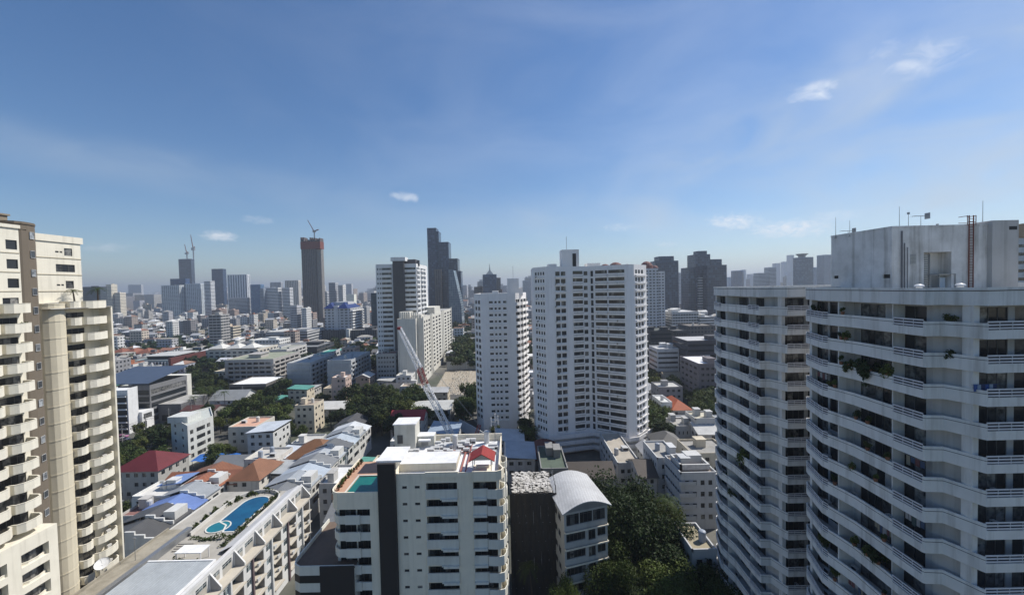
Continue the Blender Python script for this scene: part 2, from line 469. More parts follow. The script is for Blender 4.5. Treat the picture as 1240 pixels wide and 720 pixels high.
# windows -----------------------------------------------------------------
_wm = {}
def win_geo(mb, w, h, kind, x=0, y=0, z=0, ang=0):
    ca, sa = math.cos(ang), math.sin(ang)
    def bx(x0, y0, z0, x1, y1, z1, m):
        t = MB(); t.box(x0, y0, z0, x1, y1, z1, m); i = len(mb.v)
        mb.v += [(x + a * ca - b * sa, y + a * sa + b * ca, z + c) for a, b, c in t.v]
        mb.f += [tuple(i + q for q in f) for f in t.f]; mb.m += t.m
    def qd(x0, z0, x1, z1, yy, m):
        i = len(mb.v)
        mb.v += [(x + a * ca - yy * sa, y + a * sa + yy * ca, z + c) for a, c in ((x0, z0), (x1, z0), (x1, z1), (x0, z1))]
        mb.f.append((i, i + 1, i + 2, i + 3)); mb.m.append(m)
    t = .05 if kind != 'far' else .07
    a, b = w / 2, h / 2
    n = max(1, min(6, round(w / (.8 if kind != 'door' else .95))))
    for k in range(n):
        qd(-a + w * k / n, -b, -a + w * (k + 1) / n, b, -.02, 1)
    if kind == 'far': return
    bx(-a, -.06, -b, a, 0, -b + t, 0); bx(-a, -.06, b - t, a, 0, b, 0)
    for k in range(n + 1):
        c = -a + w * k / n
        bx(max(-a, c - t / 2), -.058, -b + t, min(a, c + t / 2), -.003, b - t, 0)
    if kind == 'win' and h > 1.2: bx(-a, -.055, b - .45, a, -.004, b - .45 + t, 0)
def add_windows(parent, frames, limit=100, kind='win', mats=None, name='window'):
    mats = mats or [M_FRAME, M_GLASS]
    rl = parent.matrix_basis
    def dist(f):
        p = rl @ Vector((f[0], f[1], f[2])); return (p - CAM).length
    frames = sorted(frames, key=dist)
    if limit <= 0: frames_i, frames_s = [], frames
    else: frames_i, frames_s = frames[:limit], frames[limit:]
    for (x, y, z, ang, w, h) in frames_i:
        k = (round(w, 1), round(h, 1), kind, tuple(m.name for m in mats), name)
        if k not in _wm:
            mb = MB(); win_geo(mb, w, h, kind)
            o = mb.build(name, mats); _wm[k] = o.data
        else:
            o = bpy.data.objects.new(name, _wm[k]); col.objects.link(o)
        o.location = (x, y, z); o.rotation_euler.z = ang; o.parent = parent
    if frames_s:
        mb = MB()
        for (x, y, z, ang, w, h) in frames_s: win_geo(mb, w, h, kind, x, y, z, ang)
        o = mb.build(name, mats, parent); o['kind'] = 'stuff'
def cols(W, n, mL=.8, mR=None, frac=.6):
    mR = mL if mR is None else mR
    p = (W - mL - mR) / n
    return [(mL + p * (k + .5 - frac / 2), mL + p * (k + .5 + frac / 2)) for k in range(n)]
def grid(cs, z0, nf, fh, sill=.9, head=2.3):
    return [(a, b, z0 + fh * k + sill, z0 + fh * k + head) for k in range(nf) for a, b in cs]

# ================================================================ ground and air
def onX(px, py, X):
    d = ray(px, py); t = X / d.x
    return CAM + d * t
def bp(mb, name, mats, root, smooth=False):
    """build a part given in world coordinates under a root that stands at root.location"""
    l = root.location
    mb.v = [(a - l.x, b - l.y, c - l.z) for a, b, c in mb.v]
    return mb.build(name, mats, root, smooth=smooth)
def wfr(frames, root):
    l = root.location
    return [(f[0] - l.x, f[1] - l.y, f[2] - l.z, f[3], f[4], f[5]) for f in frames]

gm, gnt, gb = newmat('ground_surface')
gp = gnt.nodes.new('ShaderNodeNewGeometry').outputs['Position']
g1 = ramp(gnt, noise(gnt, .03, gp, 6, .65), .42, .6)
g2 = ramp(gnt, noise(gnt, .014, gp, 5, .6), .47, .58)
g3 = ramp(gnt, noise(gnt, .5, gp, 4, .7), .35, .7)
gc = mixcol(gnt, g1, (.065, .064, .06), (.15, .145, .125))
gc = mixcol(gnt, mth(gnt, 'MULTIPLY', g2, .75), gc, (.045, .06, .028))
gc = mixcol(gnt, mth(gnt, 'MULTIPLY', g3, .5), gc, (.06, .06, .055))
lk(gnt, gc, gb.inputs['Base Color']); gb.inputs['Roughness'].default_value = .9
mb = MB(); mb.quad((-14000, -600, 0), (14000, -600, 0), (14000, 14000, 0), (-14000, 14000, 0))
tag(mb.build('ground', gm), kind='structure')
hm = bpy.data.materials.new('haze_air'); hm.use_nodes = True
hn = hm.node_tree; hn.nodes.clear()
pv = hn.nodes.new('ShaderNodeVolumePrincipled'); pv.inputs['Color'].default_value = (.70, .77, .87, 1)
pv.inputs['Density'].default_value = .00021; pv.inputs['Anisotropy'].default_value = .25
ho = hn.nodes.new('ShaderNodeOutputMaterial'); hn.links.new(pv.outputs[0], ho.inputs['Volume'])
mb = MB(); mb.box(-14500, -800, -1.0, 14500, 14500, 330)
tag(mb.build('haze', hm), kind='stuff')

# ================================================================ trees: prototypes
def crown_mesh(seed, n, leaf, lobes=9, flat=.8, spread=.62):
    r_ = random.Random(seed); mb = MB(); L = []
    for k in range(lobes):
        a = r_.random() * 6.283; rr = spread * math.sqrt(r_.random())
        z = r_.uniform(-.35, .62) * flat
        L.append((Vector((rr * math.cos(a), rr * math.sin(a), z)), r_.uniform(.26, .46)))
    for k in range(n):
        c, rad = r_.choice(L)
        d = Vector((r_.gauss(0, 1), r_.gauss(0, 1), r_.gauss(0, 1) + .25)).normalized()
        p = c + d * rad * (r_.random() ** .35) * r_.uniform(.9, 1.12)
        nn = (d + Vector((r_.gauss(0, .7), r_.gauss(0, .7), r_.gauss(0, .7) + .3))).normalized()
        a = nn.orthogonal().normalized(); b = nn.cross(a); t = r_.random() * 6.28
        a, b = a * math.cos(t) + b * math.sin(t), b * math.cos(t) - a * math.sin(t)
        s = leaf * r_.uniform(.6, 1.35)
        mb.quad(p - a * s, p - b * s * .6 + nn * s * .2, p + a * s, p + b * s * .6 + nn * s * .2)
    return mb
LEAF1, LEAF2, LEAF3 = leafmat((.026, .047, .015)), leafmat((.050, .078, .02)), leafmat((.088, .122, .03))
BARK = plain((.07, .055, .042), .9, key='bark')
_cr = {}
def crown_data(kind, var):
    k = (kind, var)
    if k not in _cr:
        n, leaf, lob, fl, sp = {'mid': (1150, .085, 9, .8, .6), 'far': (260, .17, 7, .8, .6), 'near': (20000, .030, 26, 1.0, .70),
                                'bush': (420, .12, 6, .7, .5), 'tall': (1200, .085, 10, 1.3, .45)}[kind]
        me = crown_mesh(100 + var * 7 + len(kind), n, leaf, lob, fl, sp)
        o = me.build('crown', (LEAF1, LEAF2, LEAF3)[var % 3]); _cr[k] = o.data
        bpy.data.objects.remove(o)
    return _cr[k]
def trunk_mesh(seed=1):
    r_ = random.Random(seed); mb = MB()
    mb.tube((0, 0, 0), (.02, .01, .5), .035, 7, 0, .026)
    for k in range(6):
        a = k * 1.05 + r_.random() * .5
        p = Vector((.02, .01, .35 + .03 * k)); q = p + Vector((math.cos(a) * .25, math.sin(a) * .25, .22))
        mb.tube(p, q, .016, 5, 0, .008); mb.tube(q, q + Vector((math.cos(a + .4) * .14, math.sin(a + .4) * .14, .16)), .008, 4, 0, .003)
    return mb
_tr = {}
TREES = []
def tree(x, y, h, r, label, group=None, kind='mid', var=None, z=0, name='tree', cat='tree'):
    var = rnd.randrange(6) if var is None else var
    root = empty(name, (x, y, z), rnd.random() * 6.28)
    if 't' not in _tr:
        o = trunk_mesh().build('trunk', BARK); _tr['t'] = o.data; bpy.data.objects.remove(o)
    o = bpy.data.objects.new('trunk', _tr['t']); col.objects.link(o); o.parent = root; o.scale = (h * .8, h * .8, h)
    o = bpy.data.objects.new('crown', crown_data(kind, var)); col.objects.link(o); o.parent = root
    hh = h * (.42 if kind != 'near' else .56)
    o.location = (0, 0, h - hh * .98); o.scale = (r, r, hh)
    tag(root, label, cat, group); TREES.append(root)
    return root
def palm_mesh(seed):
    r_ = random.Random(seed); mb = MB()
    for k in range(15):
        a = k * 2.4 + r_.random() * .4; el = r_.uniform(.1, 1.1); L = r_.uniform(.85, 1.1)
        d = Vector((math.cos(a), math.sin(a), 0)); sdv = Vector((-math.sin(a), math.cos(a), 0))
        pts = []
        for j in range(7):
            t = j / 6
            pts.append(d * (L * t * math.cos(el * (1 - t * .5))) + Vector((0, 0, L * (math.sin(el) * t - .85 * t * t))))
        for j in range(6):
            w0, w1 = .16 * math.sin(math.pi * (j / 6 * .85 + .12)), .16 * math.sin(math.pi * ((j + 1) / 6 * .85 + .12))
            for sg in (-1, 1):
                for q in range(3):
                    p = pts[j].lerp(pts[j + 1], q / 3); p2 = pts[j].lerp(pts[j + 1], (q + .55) / 3)
                    e = p.lerp(p2, .5) + sdv * sg * (w0 * 1.5) + d * .09 - Vector((0, 0, w0 * .5))
                    mb.poly([p, p2, e])
    return mb
def palm(x, y, h, r, label, group=None, z=0, lean=.06):
    root = empty('palm_tree', (x, y, z), rnd.random() * 6.28)
    mb = MB(); p = Vector((0, 0, 0))
    for k in range(6):
        q = Vector((lean * h * ((k + 1) / 6) ** 2, 0, h * (k + 1) / 6)); mb.tube(p, q, .16 - .012 * k, 7, 0, .148 - .012 * k); p = q
    mb.build('trunk', BARK, root)
    v = rnd.randrange(3)
    if ('p', v) not in _cr:
        o = palm_mesh(v + 40).build('crown', LEAF2); _cr[('p', v)] = o.data; bpy.data.objects.remove(o)
    o = bpy.data.objects.new('crown', _cr[('p', v)]); col.objects.link(o); o.parent = root; o.location = p; o.scale = (r, r, r)
    tag(root, label, 'palm tree', group); return root
POTM = plain((.22, .10, .06), .8, key='clay_pot')
def potplant(x, y, z, s, label, hang=0, var=0):
    root = empty('potted_plant', (x, y, z))
    mb = MB(); mb.tube((0, 0, 0), (0, 0, .35), .16, 10, 0, .21); mb.build('pot', POTM, root)
    o = bpy.data.objects.new('leaves', crown_data('bush', var)); col.objects.link(o); o.parent = root
    o.scale = (s * .7, s, s * (.9 if not hang else 1.2)); o.location = (0, 0, .35 + s * .35 - hang)
    tag(root, label, 'potted plant', 'potted plants on the balconies'); return root

# ================================================================ right-hand apartment tower with wavy white balcony bands
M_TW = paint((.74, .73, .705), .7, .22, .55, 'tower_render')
M_TW2 = paint((.50, .49, .475), .75, .25, .5, 'tower_wall')  # darker than the bands: shade of the balcony recesses is in this colour
M_LINE = plain((.06, .06, .065), .7, key='groove')
M_RAIL = plain((.68, .68, .70), .45, key='white_rail')
M_STAIN = paint((.76, .75, .73), .9, .5, .75, 'stained_concrete')
M_RUST = plain((.17, .055, .04), .7, key='rusty_paint')
M_SLIDE = glass((.026, .028, .032), (.30, .29, .27), .55, .12)

M_BACK = plain((.03, .03, .045), .5, key='rail_gap_shade')  # dark sheet behind the bars, shade of the balcony interior put in as colour
def wavy_tower(name):
    root = empty(name, (39.8, 35.3, 0))
    Q = [(46, 53.2), (39.3, 53.0), (38.9, 52.4), (37.5, 48.0), (37.6, 47.2), (38.05, 44), (37.9, 39.4), (37.9, 36.5), (38.0, 36.35), (39.5, 36.2), (39.6, 36.0), (40.4, 33.95), (40.55, 33.7), (46.0, 33.7), (72, 33.7)]
    plate = Q + [(72, 53.2)]
    bands = [(Q[0:3], 0), (Q[2:5], 1), (Q[4:7], 0), (Q[6:8], 1), (Q[7:13], 0), (Q[12:14], 1), (Q[13:15], 0)]
    NF = 21
    bm = MB(); rails = []
    bm.prism([(x, y) for x, y in plate], -1.36, -1.12, 0)
    for pts, rail in bands:
        top = -.58 if rail else 0
        bm.strip(pts, .14, -1.12, top, 0)
        off = [(p[0], p[1]) for p in pts]
        if not rail: bm.strip([(p[0], p[1]) for p in off], -.015, -.30, -.255, 1)
        else: rails.append(pts)
    proto = bp(bm, 'balcony_band', [M_TW, M_LINE], root)
    rp = []
    for pts in rails:
        rm = MB()
        for z in (-.42, -.15, .12):
            for a, b in zip(pts[:-1], pts[1:]):
                rm.strip([a, b], .05, z - .06, z + .06, 0)
        for a, b in zip(pts[:-1], pts[1:]):
            A, B = Vector(a), Vector(b); n = max(1, round((B - A).length / 1.1)); d = (B - A).normalized(); nn = Vector((-d.y, d.x))
            for k in range(n + 1):
                p = A.lerp(B, k / n) + nn * .08
                rm.box(p.x - .02, p.y - .02, -.58, p.x + .02, p.y + .02, .05, 0)
        for a, b in zip(pts[:-1], pts[1:]):
            A, B = Vector(a), Vector(b); d = (B - A).normalized(); nn = Vector((-d.y, d.x)) * .1; rm.strip([A + nn, B + nn], .02, -.57, .1, 1)
        rp.append(bp(rm, 'railing', [M_RAIL, M_BACK], root))
    for k in range(NF):
        z = 61.95 - 2.9 * k
        b = proto if k == 0 else proto.copy()
        if k: col.objects.link(b); b.parent = root
        b.location.z = z
        for r in rp:
            c = r if k == 0 else r.copy()
            if k: col.objects.link(c); c.parent = root
            c.location.z = z
    # wall with the balcony doors
    w = MB(); fr = []
    segs = (((39.8, 52.8), (39.8, 37.4)), ((39.8, 37.4), (40.7, 35.35)), ((40.7, 35.35), (72, 35.35)))
    r_ = random.Random(3)
    for si, (a, b) in enumerate(segs):
        ops = []
        for k in range(NF):
            z0 = 60.84 - 2.9 * k
            if si == 0:
                ops += [(.9, 2.9, z0, z0 + 2.35), (7.6, 7.6 + r_.choice((3.0, 3.8, 4.4)), z0, z0 + 2.35), (12.5, 14.8, z0, z0 + 2.35)]
                if r_.random() < .9: ops.append((3.2, 3.2 + r_.choice((2.2, 2.8, 3.2)), z0 + r_.choice((0, 0, .8)), z0 + 2.35))
            elif si == 2:
                ops += [(.2, 3.6, z0, z0 + 2.35), (4.2, 7.4, z0, z0 + 2.35), (8.6, 11.6, z0, z0 + 2.35), (13, 16, z0, z0 + 2.35), (19, 23, z0, z0 + 2.35)]
        fr += w.facade(a, b, 0, 63.7, ops, .12, 0)
    w.facade((46, 52.9), (39.8, 52.9), 0, 63.7, [], .1, 0); w.facade((72, 35.35), (72, 52.9), 0, 63.7, [], .1, 0); w.facade((72, 52.9), (46, 52.9), 0, 63.7, [], .1, 0)
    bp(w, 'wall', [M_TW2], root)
    add_windows(root, wfr([f for f in fr], root), 100, 'door', [M_FRAME, M_SLIDE], 'balcony_door')
    # white party walls that divide the balconies, and end piers
    for (x0, y0, x1, y1) in ((38.0, 46.05, 39.8, 46.2), (39.05, 51.6, 39.8, 52.0), (38.6, 40.1, 39.8, 40.22), (40.2, 34.5, 40.75, 35.34)):
        p = MB(); p.box(x0, y0, 0, x1, y1, 63.6, 0); bp(p, 'party_wall', M_TW, root)
    # roof: parapet drum and slab
    rf = MB(); rf.prism(plate, 63.45, 63.6, 0, 1); rf.prism([(46, 52.9), (39.2, 52.6), (38.5, 48), (38.5, 37.2), (40.1, 36.8), (41.1, 34.3), (71.7, 34.3), (71.7, 52.9)], 63.601, 63.95, 1)
    rf.strip(Q, .25, 63.6, 64.98, 0); rf.strip([(72, 33.7), (72, 53.2), (46, 53.2)], .25, 63.6, 64.98, 0)
    rf.strip(Q, -.05, 64.78, 65.02, 0); rf.strip(Q, -.018, 64.70, 64.775, 2)
    bp(rf, 'roof', [M_TW, M_ROOFC, M_LINE], root)
    # outdoor units behind some of the parapets
    aclist = []
    for k in range(NF):
        for (x, y) in ((39.0, 40.7), (38.9, 48.9), (39.2, 45.2), (42.6, 34.6)):
            if r_.random() < .45: aclist.append((x, y, 60.84 - 2.9 * k))
    for (x, y, z) in aclist:
        a = MB(); a.box(x - .2, y - .42, z + .1, x + .2, y + .42, z + .75, 0); a.box(x - .21, y - .3, z + .18, x - .2, y + .3, z + .68, 1)
        bp(a, 'air_conditioner', [M_FRAMEW, M_DARK], root)
    return root
TA = wavy_tower('apartment_tower')
reserve(37, 33, 74, 55)
TB = copy_tree(TA)
TB.location = (41.2, 62.0, 0)
reserve(38, 60, 76, 81)
for o in list(TB.children):               # its sibling's balconies carry other things
    if o.name.startswith('air_conditioner') and rnd.random() < .5: bpy.data.objects.remove(o)
tag(TB, 'white apartment tower with wavy balcony bands, partly hidden behind its twin with the roof block', 'apartment tower', 'twin towers with wavy balcony bands')
tag(TA, 'white apartment tower with wavy balcony bands and a stained concrete block on its roof', 'apartment tower', 'twin towers with wavy balcony bands')
LAND.append((45, 75, 'wavy white towers'))
# the block on its roof
ph = MB()
ph.facade((44, 54.6), (44, 45.9), 63.9, 71.75, [(7.6, 8.5, 66.0, 66.45), (.4, 1.2, 66.1, 66.5)], .15, 0, 1)
ph.facade((44, 45.9), (55, 45.9), 63.9, 71.75, [(3.7, 6.9, 63.9, 68.9)], 1.4, 0)
ph.poly([(44, 45.9, 71.74), (55, 45.9, 71.74), (55, 54.6, 71.74), (44, 54.6, 71.74)], 0)
ph.facade((55, 54.6), (44, 54.6), 63.9, 71.75, [], .1, 0)
ph.strip([(43.96, 54.64), (43.96, 45.86), (55.0, 45.86)], .3, 71.76, 71.98, 0)
ph.quad((47.5, 47.3, 63.9), (51.1, 47.3, 63.9), (51.1, 47.3, 69), (47.5, 47.3, 69), 0)
pho = bp(ph, 'roof_block', [M_STAIN, M_DARK], TA)
def ch(mb, name, mats):
    o = bp(mb, name, mats, TA); o.parent = pho; return o
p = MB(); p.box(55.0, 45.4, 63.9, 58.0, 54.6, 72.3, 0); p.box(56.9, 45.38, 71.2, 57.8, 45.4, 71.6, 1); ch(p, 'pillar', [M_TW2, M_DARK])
p = MB(); p.box(47.75, 46.2, 63.9, 47.8, 46.25, 70.2)
for k in range(18): p.box(47.85, 46.75, 64.1 + k * .26, 49.2, 46.85, 64.27 + k * .26)
p.box(49.2, 46.7, 63.9, 49.28, 46.9, 68.8); ch(p, 'shutter', M_STEEL)
p = MB(); p.box(49.4, 46.0, 66.2, 51.3, 46.06, 66.3); p.box(51.25, 45.8, 63.9, 51.32, 45.87, 66.3); p.box(49.4, 45.8, 63.9, 49.46, 45.87, 66.3); p.box(49.4, 45.8, 66.3, 51.32, 47.0, 66.36); ch(p, 'canopy_frame', M_STEEL)
p = MB(); p.box(50.0, 46.4, 63.9, 50.75, 46.46, 65.95); ch(p, 'door', paint((.5, .58, .65), .5))
p = MB()
for x in (52.75, 53.25): p.box(x - .04, 45.72, 64, x + .04, 45.80, 73.0)
for k in range(28): p.box(52.79, 45.735, 64.2 + k * .31, 53.21, 45.775, 64.25 + k * .31)
p.box(52.5, 45.7, 72.2, 53.5, 45.75, 72.26); p.box(52.5, 46.6, 72.2, 53.5, 46.65, 72.26)
for x in (52.5, 53.46): p.box(x, 45.7, 71.9, x + .05, 45.75, 73.0); p.box(x, 45.7, 72.9, x + .05, 46.65, 72.96)
ch(p, 'ladder', M_RUST)
for x, z1, r in ((45.05, 71.4, .07), (45.35, 70.0, .05), (45.7, 69.5, .035)):
    p = MB(); p.tube((x, 45.78, 63.9), (x, 45.78, z1), r, 8); ch(p, 'pipe', plain((.16, .16, .17), .6, key='pipe'))
p = MB()
for k in range(7): p.box(46.15, 45.86, 67.6 + k * .16, 46.75, 45.9, 67.7 + k * .16)
ch(p, 'vent_grille', M_STEEL)
def antenna(px, y0, y1, Y, label, kind='rod'):
    a = atY(px, y1, Y); b = atY(px, y0, Y)
    root = empty('antenna', (a.x, a.y, a.z - .15)); h = b.z - a.z + .15
    m = MB(); m.tube((0, 0, 0), (0, 0, h), .035, 6, 0, .02); m.box(-.12, -.12, 0, .12, .12, .06); m.build('mast', M_STEEL, root)
    if kind == 'tv':
        m = MB(); m.box(-1.0, -.02, h - .08, 1.0, .02, h - .04)
        for k in range(9): m.box(-.95 + k * .22, -.35 + k * .02, h - .06, -.93 + k * .22, .35 - k * .02, h - .04)
        m.box(.75, -.3, h - .4, .8, .3, h + .3); m.build('aerial', M_STEEL, root)
    if kind == 'drum':
        m = MB(); m.tube((0, 0, h - .25), (0, 0, h), .12, 8); m.build('head', M_STEEL, root)
    tag(root, label, 'antenna', 'antennas on the stained roof block')
antenna(1012, 263, 287, 53.8, 'thin rod antenna at the left end of the stained roof block')
antenna(1027, 279, 286, 52.5, 'short mast with a wide horizontal aerial on the stained roof block', 'tv')
antenna(1029, 267, 285, 51.6, 'medium rod antenna behind the wide horizontal aerial')
antenna(1089, 250, 276, 46.6, 'tallest rod antenna, above the front corner of the stained roof block')
antenna(1100, 257, 276, 46.6, 'mast with a thick dark head on the stained roof block', 'drum')
antenna(1115, 261, 276, 47.0, 'mast with a small comb-shaped aerial on the stained roof block', 'tv')
antenna(1135, 271, 276, 47.5, 'stubby antenna mast low on the stained roof block', 'drum')
antenna(1190, 243, 268, 46.5, 'tall rod antenna beside the red ladder')
for px, lab in ((1113, 'white dome vent on the wavy tower parapet, nearer the shutter'), (1163, 'white dome vent on the wavy tower parapet, below the red ladder')):
    a = atY(px, 346, 41.0); m = MB(); m.dome((0, 0, .12), .42, .25, 14, 4); m.tube((0, 0, -.9), (0, 0, .12), .25, 12)
    o = m.build('roof_vent', paint((.8, .8, .8), .4), None, (a.x, a.y, 64.95)); tag(o, lab, 'vent', 'dome vents on the roof')

def band_x(y):
    P_ = [(36.5, 37.9), (39.4, 37.9), (44, 38.05), (47.2, 37.6), (48, 37.5), (52.4, 38.9)]
    for (a, xa), (b, xb) in zip(P_[:-1], P_[1:]):
        if y <= b: return xa + (xb - xa) * (max(y, a) - a) / (b - a)
    return 38.9
def bandtop(z): return max(61.95 - 2.9 * k for k in range(21) if 61.95 - 2.9 * k < z + .6)
for i, (px, py, s, hang, lab) in enumerate((
        (1058, 446, 2.0, 1.5, 'huge hanging fern spilling over a balcony band of the near wavy tower'),
        (1033, 446, 1.1, .9, 'trailing creeper just left of the huge hanging fern'),
        (1080, 438, .9, .3, 'bushy plant just right of the huge hanging fern'),
        (1149, 426, .9, .4, 'tall leafy plant on the white chamfer corner, two floors below the roof'),
        (1159, 385, .7, 0, 'round dark shrub on the top balcony beside the wide window'),
        (1029, 409, .8, .3, 'bushy plant hanging on the second balcony from the top'),
        (984, 370, .8, 0, 'leafy plants at the far left end of the top balcony'),
        (1026, 377, .5, 0, 'low plant beside the party wall on the top balcony'),
        (1008, 470, .5, .3, 'small creeper drooping under the fourth balcony rail'),
        (1040, 508, .8, .1, 'spreading shrub on the balcony fifth from the top'),
        (1000, 640, .9, .3, 'dark shrub near the left end of a low balcony'),
        (1038, 640, .8, .2, 'straggly plant beside the party wall on a low balcony'),
        (1068, 664, 1.5, .5, 'broad leafy bush overhanging a low balcony band'),
        (1080, 561, .5, .1, 'small plant at the left end of a middle balcony rail'),
        (1036, 573, .6, .3, 'green trailing plant on the party wall of a middle balcony'),
        (1003, 665, .7, .2, 'shrub on the lowest visible balcony at the left'))):
    if px > 1141: q = atY(1147 if px < 1155 else 1151, py, 36.15)
    else: q = onX(px, py, 38.45)
    zt = bandtop(q.z)
    if px > 1141: potplant(q.x, q.y, zt - 1.115, s, lab, hang - .5, i % 6)
    elif 39.5 < q.y < 47: potplant(band_x(q.y) + .08, q.y, zt + .004, s, lab, hang, i % 6)
    else: potplant(band_x(q.y) + .5, q.y, zt - 1.115, s, lab, -.75, i % 6)
for i, (px, py, s, hang, lab) in enumerate(((962, 512, .8, .2, 'dark plant on a balcony of the farther wavy tower'),
        (903, 425, .7, .4, 'creeper hanging on the second balcony of the farther wavy tower'),
        (900, 550, 1.8, .6, 'big bush over a balcony corner low on the farther wavy tower'),
        (880, 566, 1.2, .3, 'shrub at the left edge of the farther wavy tower'),
        (886, 595, 1.2, .4, 'dense shrub low on the left edge of the farther wavy tower'))):
    q = onX(px, py, 39.6) if px < 935 else atY(px, py, 60.9)
    potplant(q.x, q.y, bandtop(q.z) - .87 + .003, s, lab, hang, i % 6)
OD = ['second', 'third', 'fourth', 'fifth', 'sixth', 'seventh', 'eighth', 'ninth', 'tenth', 'eleventh', 'twelfth', 'thirteenth']
rpp = random.Random(8)
for k in range(12):
    y = rpp.choice((46.4, 45.6, 43.4, 42.4, 41.4, 40.4)); potplant(band_x(y) + .08, y, 61.95 - 2.9 * (k + 1) + .004, rpp.uniform(.4, .75), f'small plant on the {OD[k]} balcony down, {"far" if y > 43 else "near"} end of the near wavy tower', rpp.choice((-.2, -.1, 0, .1)), k % 6)
q = atY(1193, 470, 34.3)
m = MB()
for k in range(6):
    x = -1.0 + k * .34; m.box(x, -.02 + .015 * (k % 2), -.55 - .12 * (k % 3), x + .3, .01 + .015 * (k % 2), .06, k % 3)
m.tube((-1.2, 0, .05), (1.2, 0, .05), .015, 5, 0)
o = m.build('laundry', [plain((.05, .10, .28), .9, key='blue_cloth'), plain((.30, .36, .44), .9, key='pale_cloth'), plain((.03, .05, .13), .9, key='navy_cloth')], None, (q.x, q.y, q.z + .3))
tag(o, 'blue and pale laundry hung on a line at a balcony of the near wavy tower', 'laundry')

CL = [plain(c, .9, key='cloth') for c in ((.34, .34, .35), (.16, .07, .075), (.06, .09, .16), (.26, .24, .19), (.07, .10, .10))]
for k in (2, 4, 6, 7, 10):
    y = rpp.choice((49.6, 44.6, 43.0, 41.2, 38.0)); z = 61.95 - 2.9 * (k + 1) + 1.05; m = MB(); t = -.9
    while t < .9:
        w_ = rpp.uniform(.25, .5); m.box(-.015, t, -rpp.uniform(.5, .95), .015, t + w_ - .06, 0, rpp.randrange(5)); t += w_
    m.tube((0, -1.2, 0), (0, 1.2, 0), .015, 5, 0)
    o = m.build('laundry', CL, None, (38.75, y, z)); tag(o, f'washing line of mixed clothes on the {OD[k]} balcony down on the near wavy tower', 'laundry', 'washing lines on the near wavy tower')
# ================================================================ left-hand cream tower
M_CR = paint(CREAM, .75, .16, .30, 'cream_render')
M_CR2 = paint((.60, .545, .42), .8, .12, .2, 'tan_render')
M_BR = paint((.16, .132, .10), .8, .12, .15, 'brown_render')
M_CRL = paint((.42, .37, .27), .8, .1, .2, 'cream_groove')
TL = empty('cream_tower', (-78, 60, 0))
w = MB(); fr = []
NL = 22
# left block
ops = []
for k in range(4):
    z = 73.2 - 2.85 * k
    ops += [(8.1, 9.45, z, z + 1.4), (5.2, 6.8, z, z + 1.4)] if k != 3 else [(7.4, 9.3, z - .6, z + 1.4)]
for k in range(NL):
    z = 61.0 - 2.9 * k
    if z > 0: ops += [(5.6, 9.0, z, z + 2.1), (1.5, 4.6, z, z + 2.1)]
fr += w.facade((-74, 50.2), (-74, 59.9), 0, 76.4, ops, .15, 0)
w.facade((-90, 50.2), (-74, 50.2), 0, 76.4, [], .1, 0)
w.poly([(-90, 50.2, 76.4), (-74, 50.2, 76.4), (-74, 61, 76.4), (-90, 61, 76.4)], 0)
# right block: high part and the flank above the terrace
ops = []
for k in range(4):
    z = 73.3 - 2.9 * k
    ops += [(4.6, 5.9, z, z + 1.35), (3.2, 3.75, z + .45, z + .75), (3.9, 4.3, z + .45, z + .75)] if k % 2 == 0 else [(3.2, 6.2, z, z + 1.35)]
fr += w.facade((-79.3, 66), (-79.3, 73.3), 65, 76.3, ops, .15, 0)
ops = []
for k in range(NL):
    z = 61.0 - 2.9 * k
    if z > 0: ops += [(4.3, 7.3, z, z + 2.15)]
fr += w.facade((-79.3, 66), (-79.3, 76.3), 0, 64.0, ops, .15, 0)
w.facade((-79.3, 73.3), (-90, 73.3), 65, 76.3, [], .1, 0); w.facade((-79.3, 76.3), (-90, 76.3), 0, 64, [], .1, 0)
w.poly([(-90, 60, 76.3), (-79.3, 60, 76.3), (-79.3, 73.3, 76.3), (-90, 73.3, 76.3)], 0)
w.facade((-90, 76.3), (-90, 50.2), 0, 76.3, [], .1, 0)
w.facade((-79.3, 60), (-79.3, 66), 0, 76.3, [], .1, 0)
bp(w, 'wall', [M_CR], TL)
add_windows(TL, wfr(fr, TL), 100, 'door', [M_FRAME, M_SLIDE])
c = MB(); c.strip([(-90, 50.0), (-73.8, 50.0), (-73.8, 60)], .4, 76.4, 76.9, 0); c.strip([(-79.1, 64.5), (-79.1, 73.6), (-90, 73.6)], .5, 75.6, 76.75, 0)
bp(c, 'cornice', [M_CR], TL)
for k in range(4):
    c = MB(); c.box(-74, 50.2, 75.6 - 2.85 * k - .1 - 2.75 + 2.6, -73.93, 59.9, 75.6 - 2.85 * k, 0) if False else c.box(-74, 50.3, 72.65 - 2.85 * k, -73.93, 59.85, 72.75 - 2.85 * k, 0)
    bp(c, 'string_course', [M_CRL], TL)
    if k < 3:
        c = MB(); c.box(-79.3, 65.3, 72.75 - 2.9 * k, -79.22, 73.32, 72.87 - 2.9 * k, 0); bp(c, 'string_course', [M_CRL], TL)
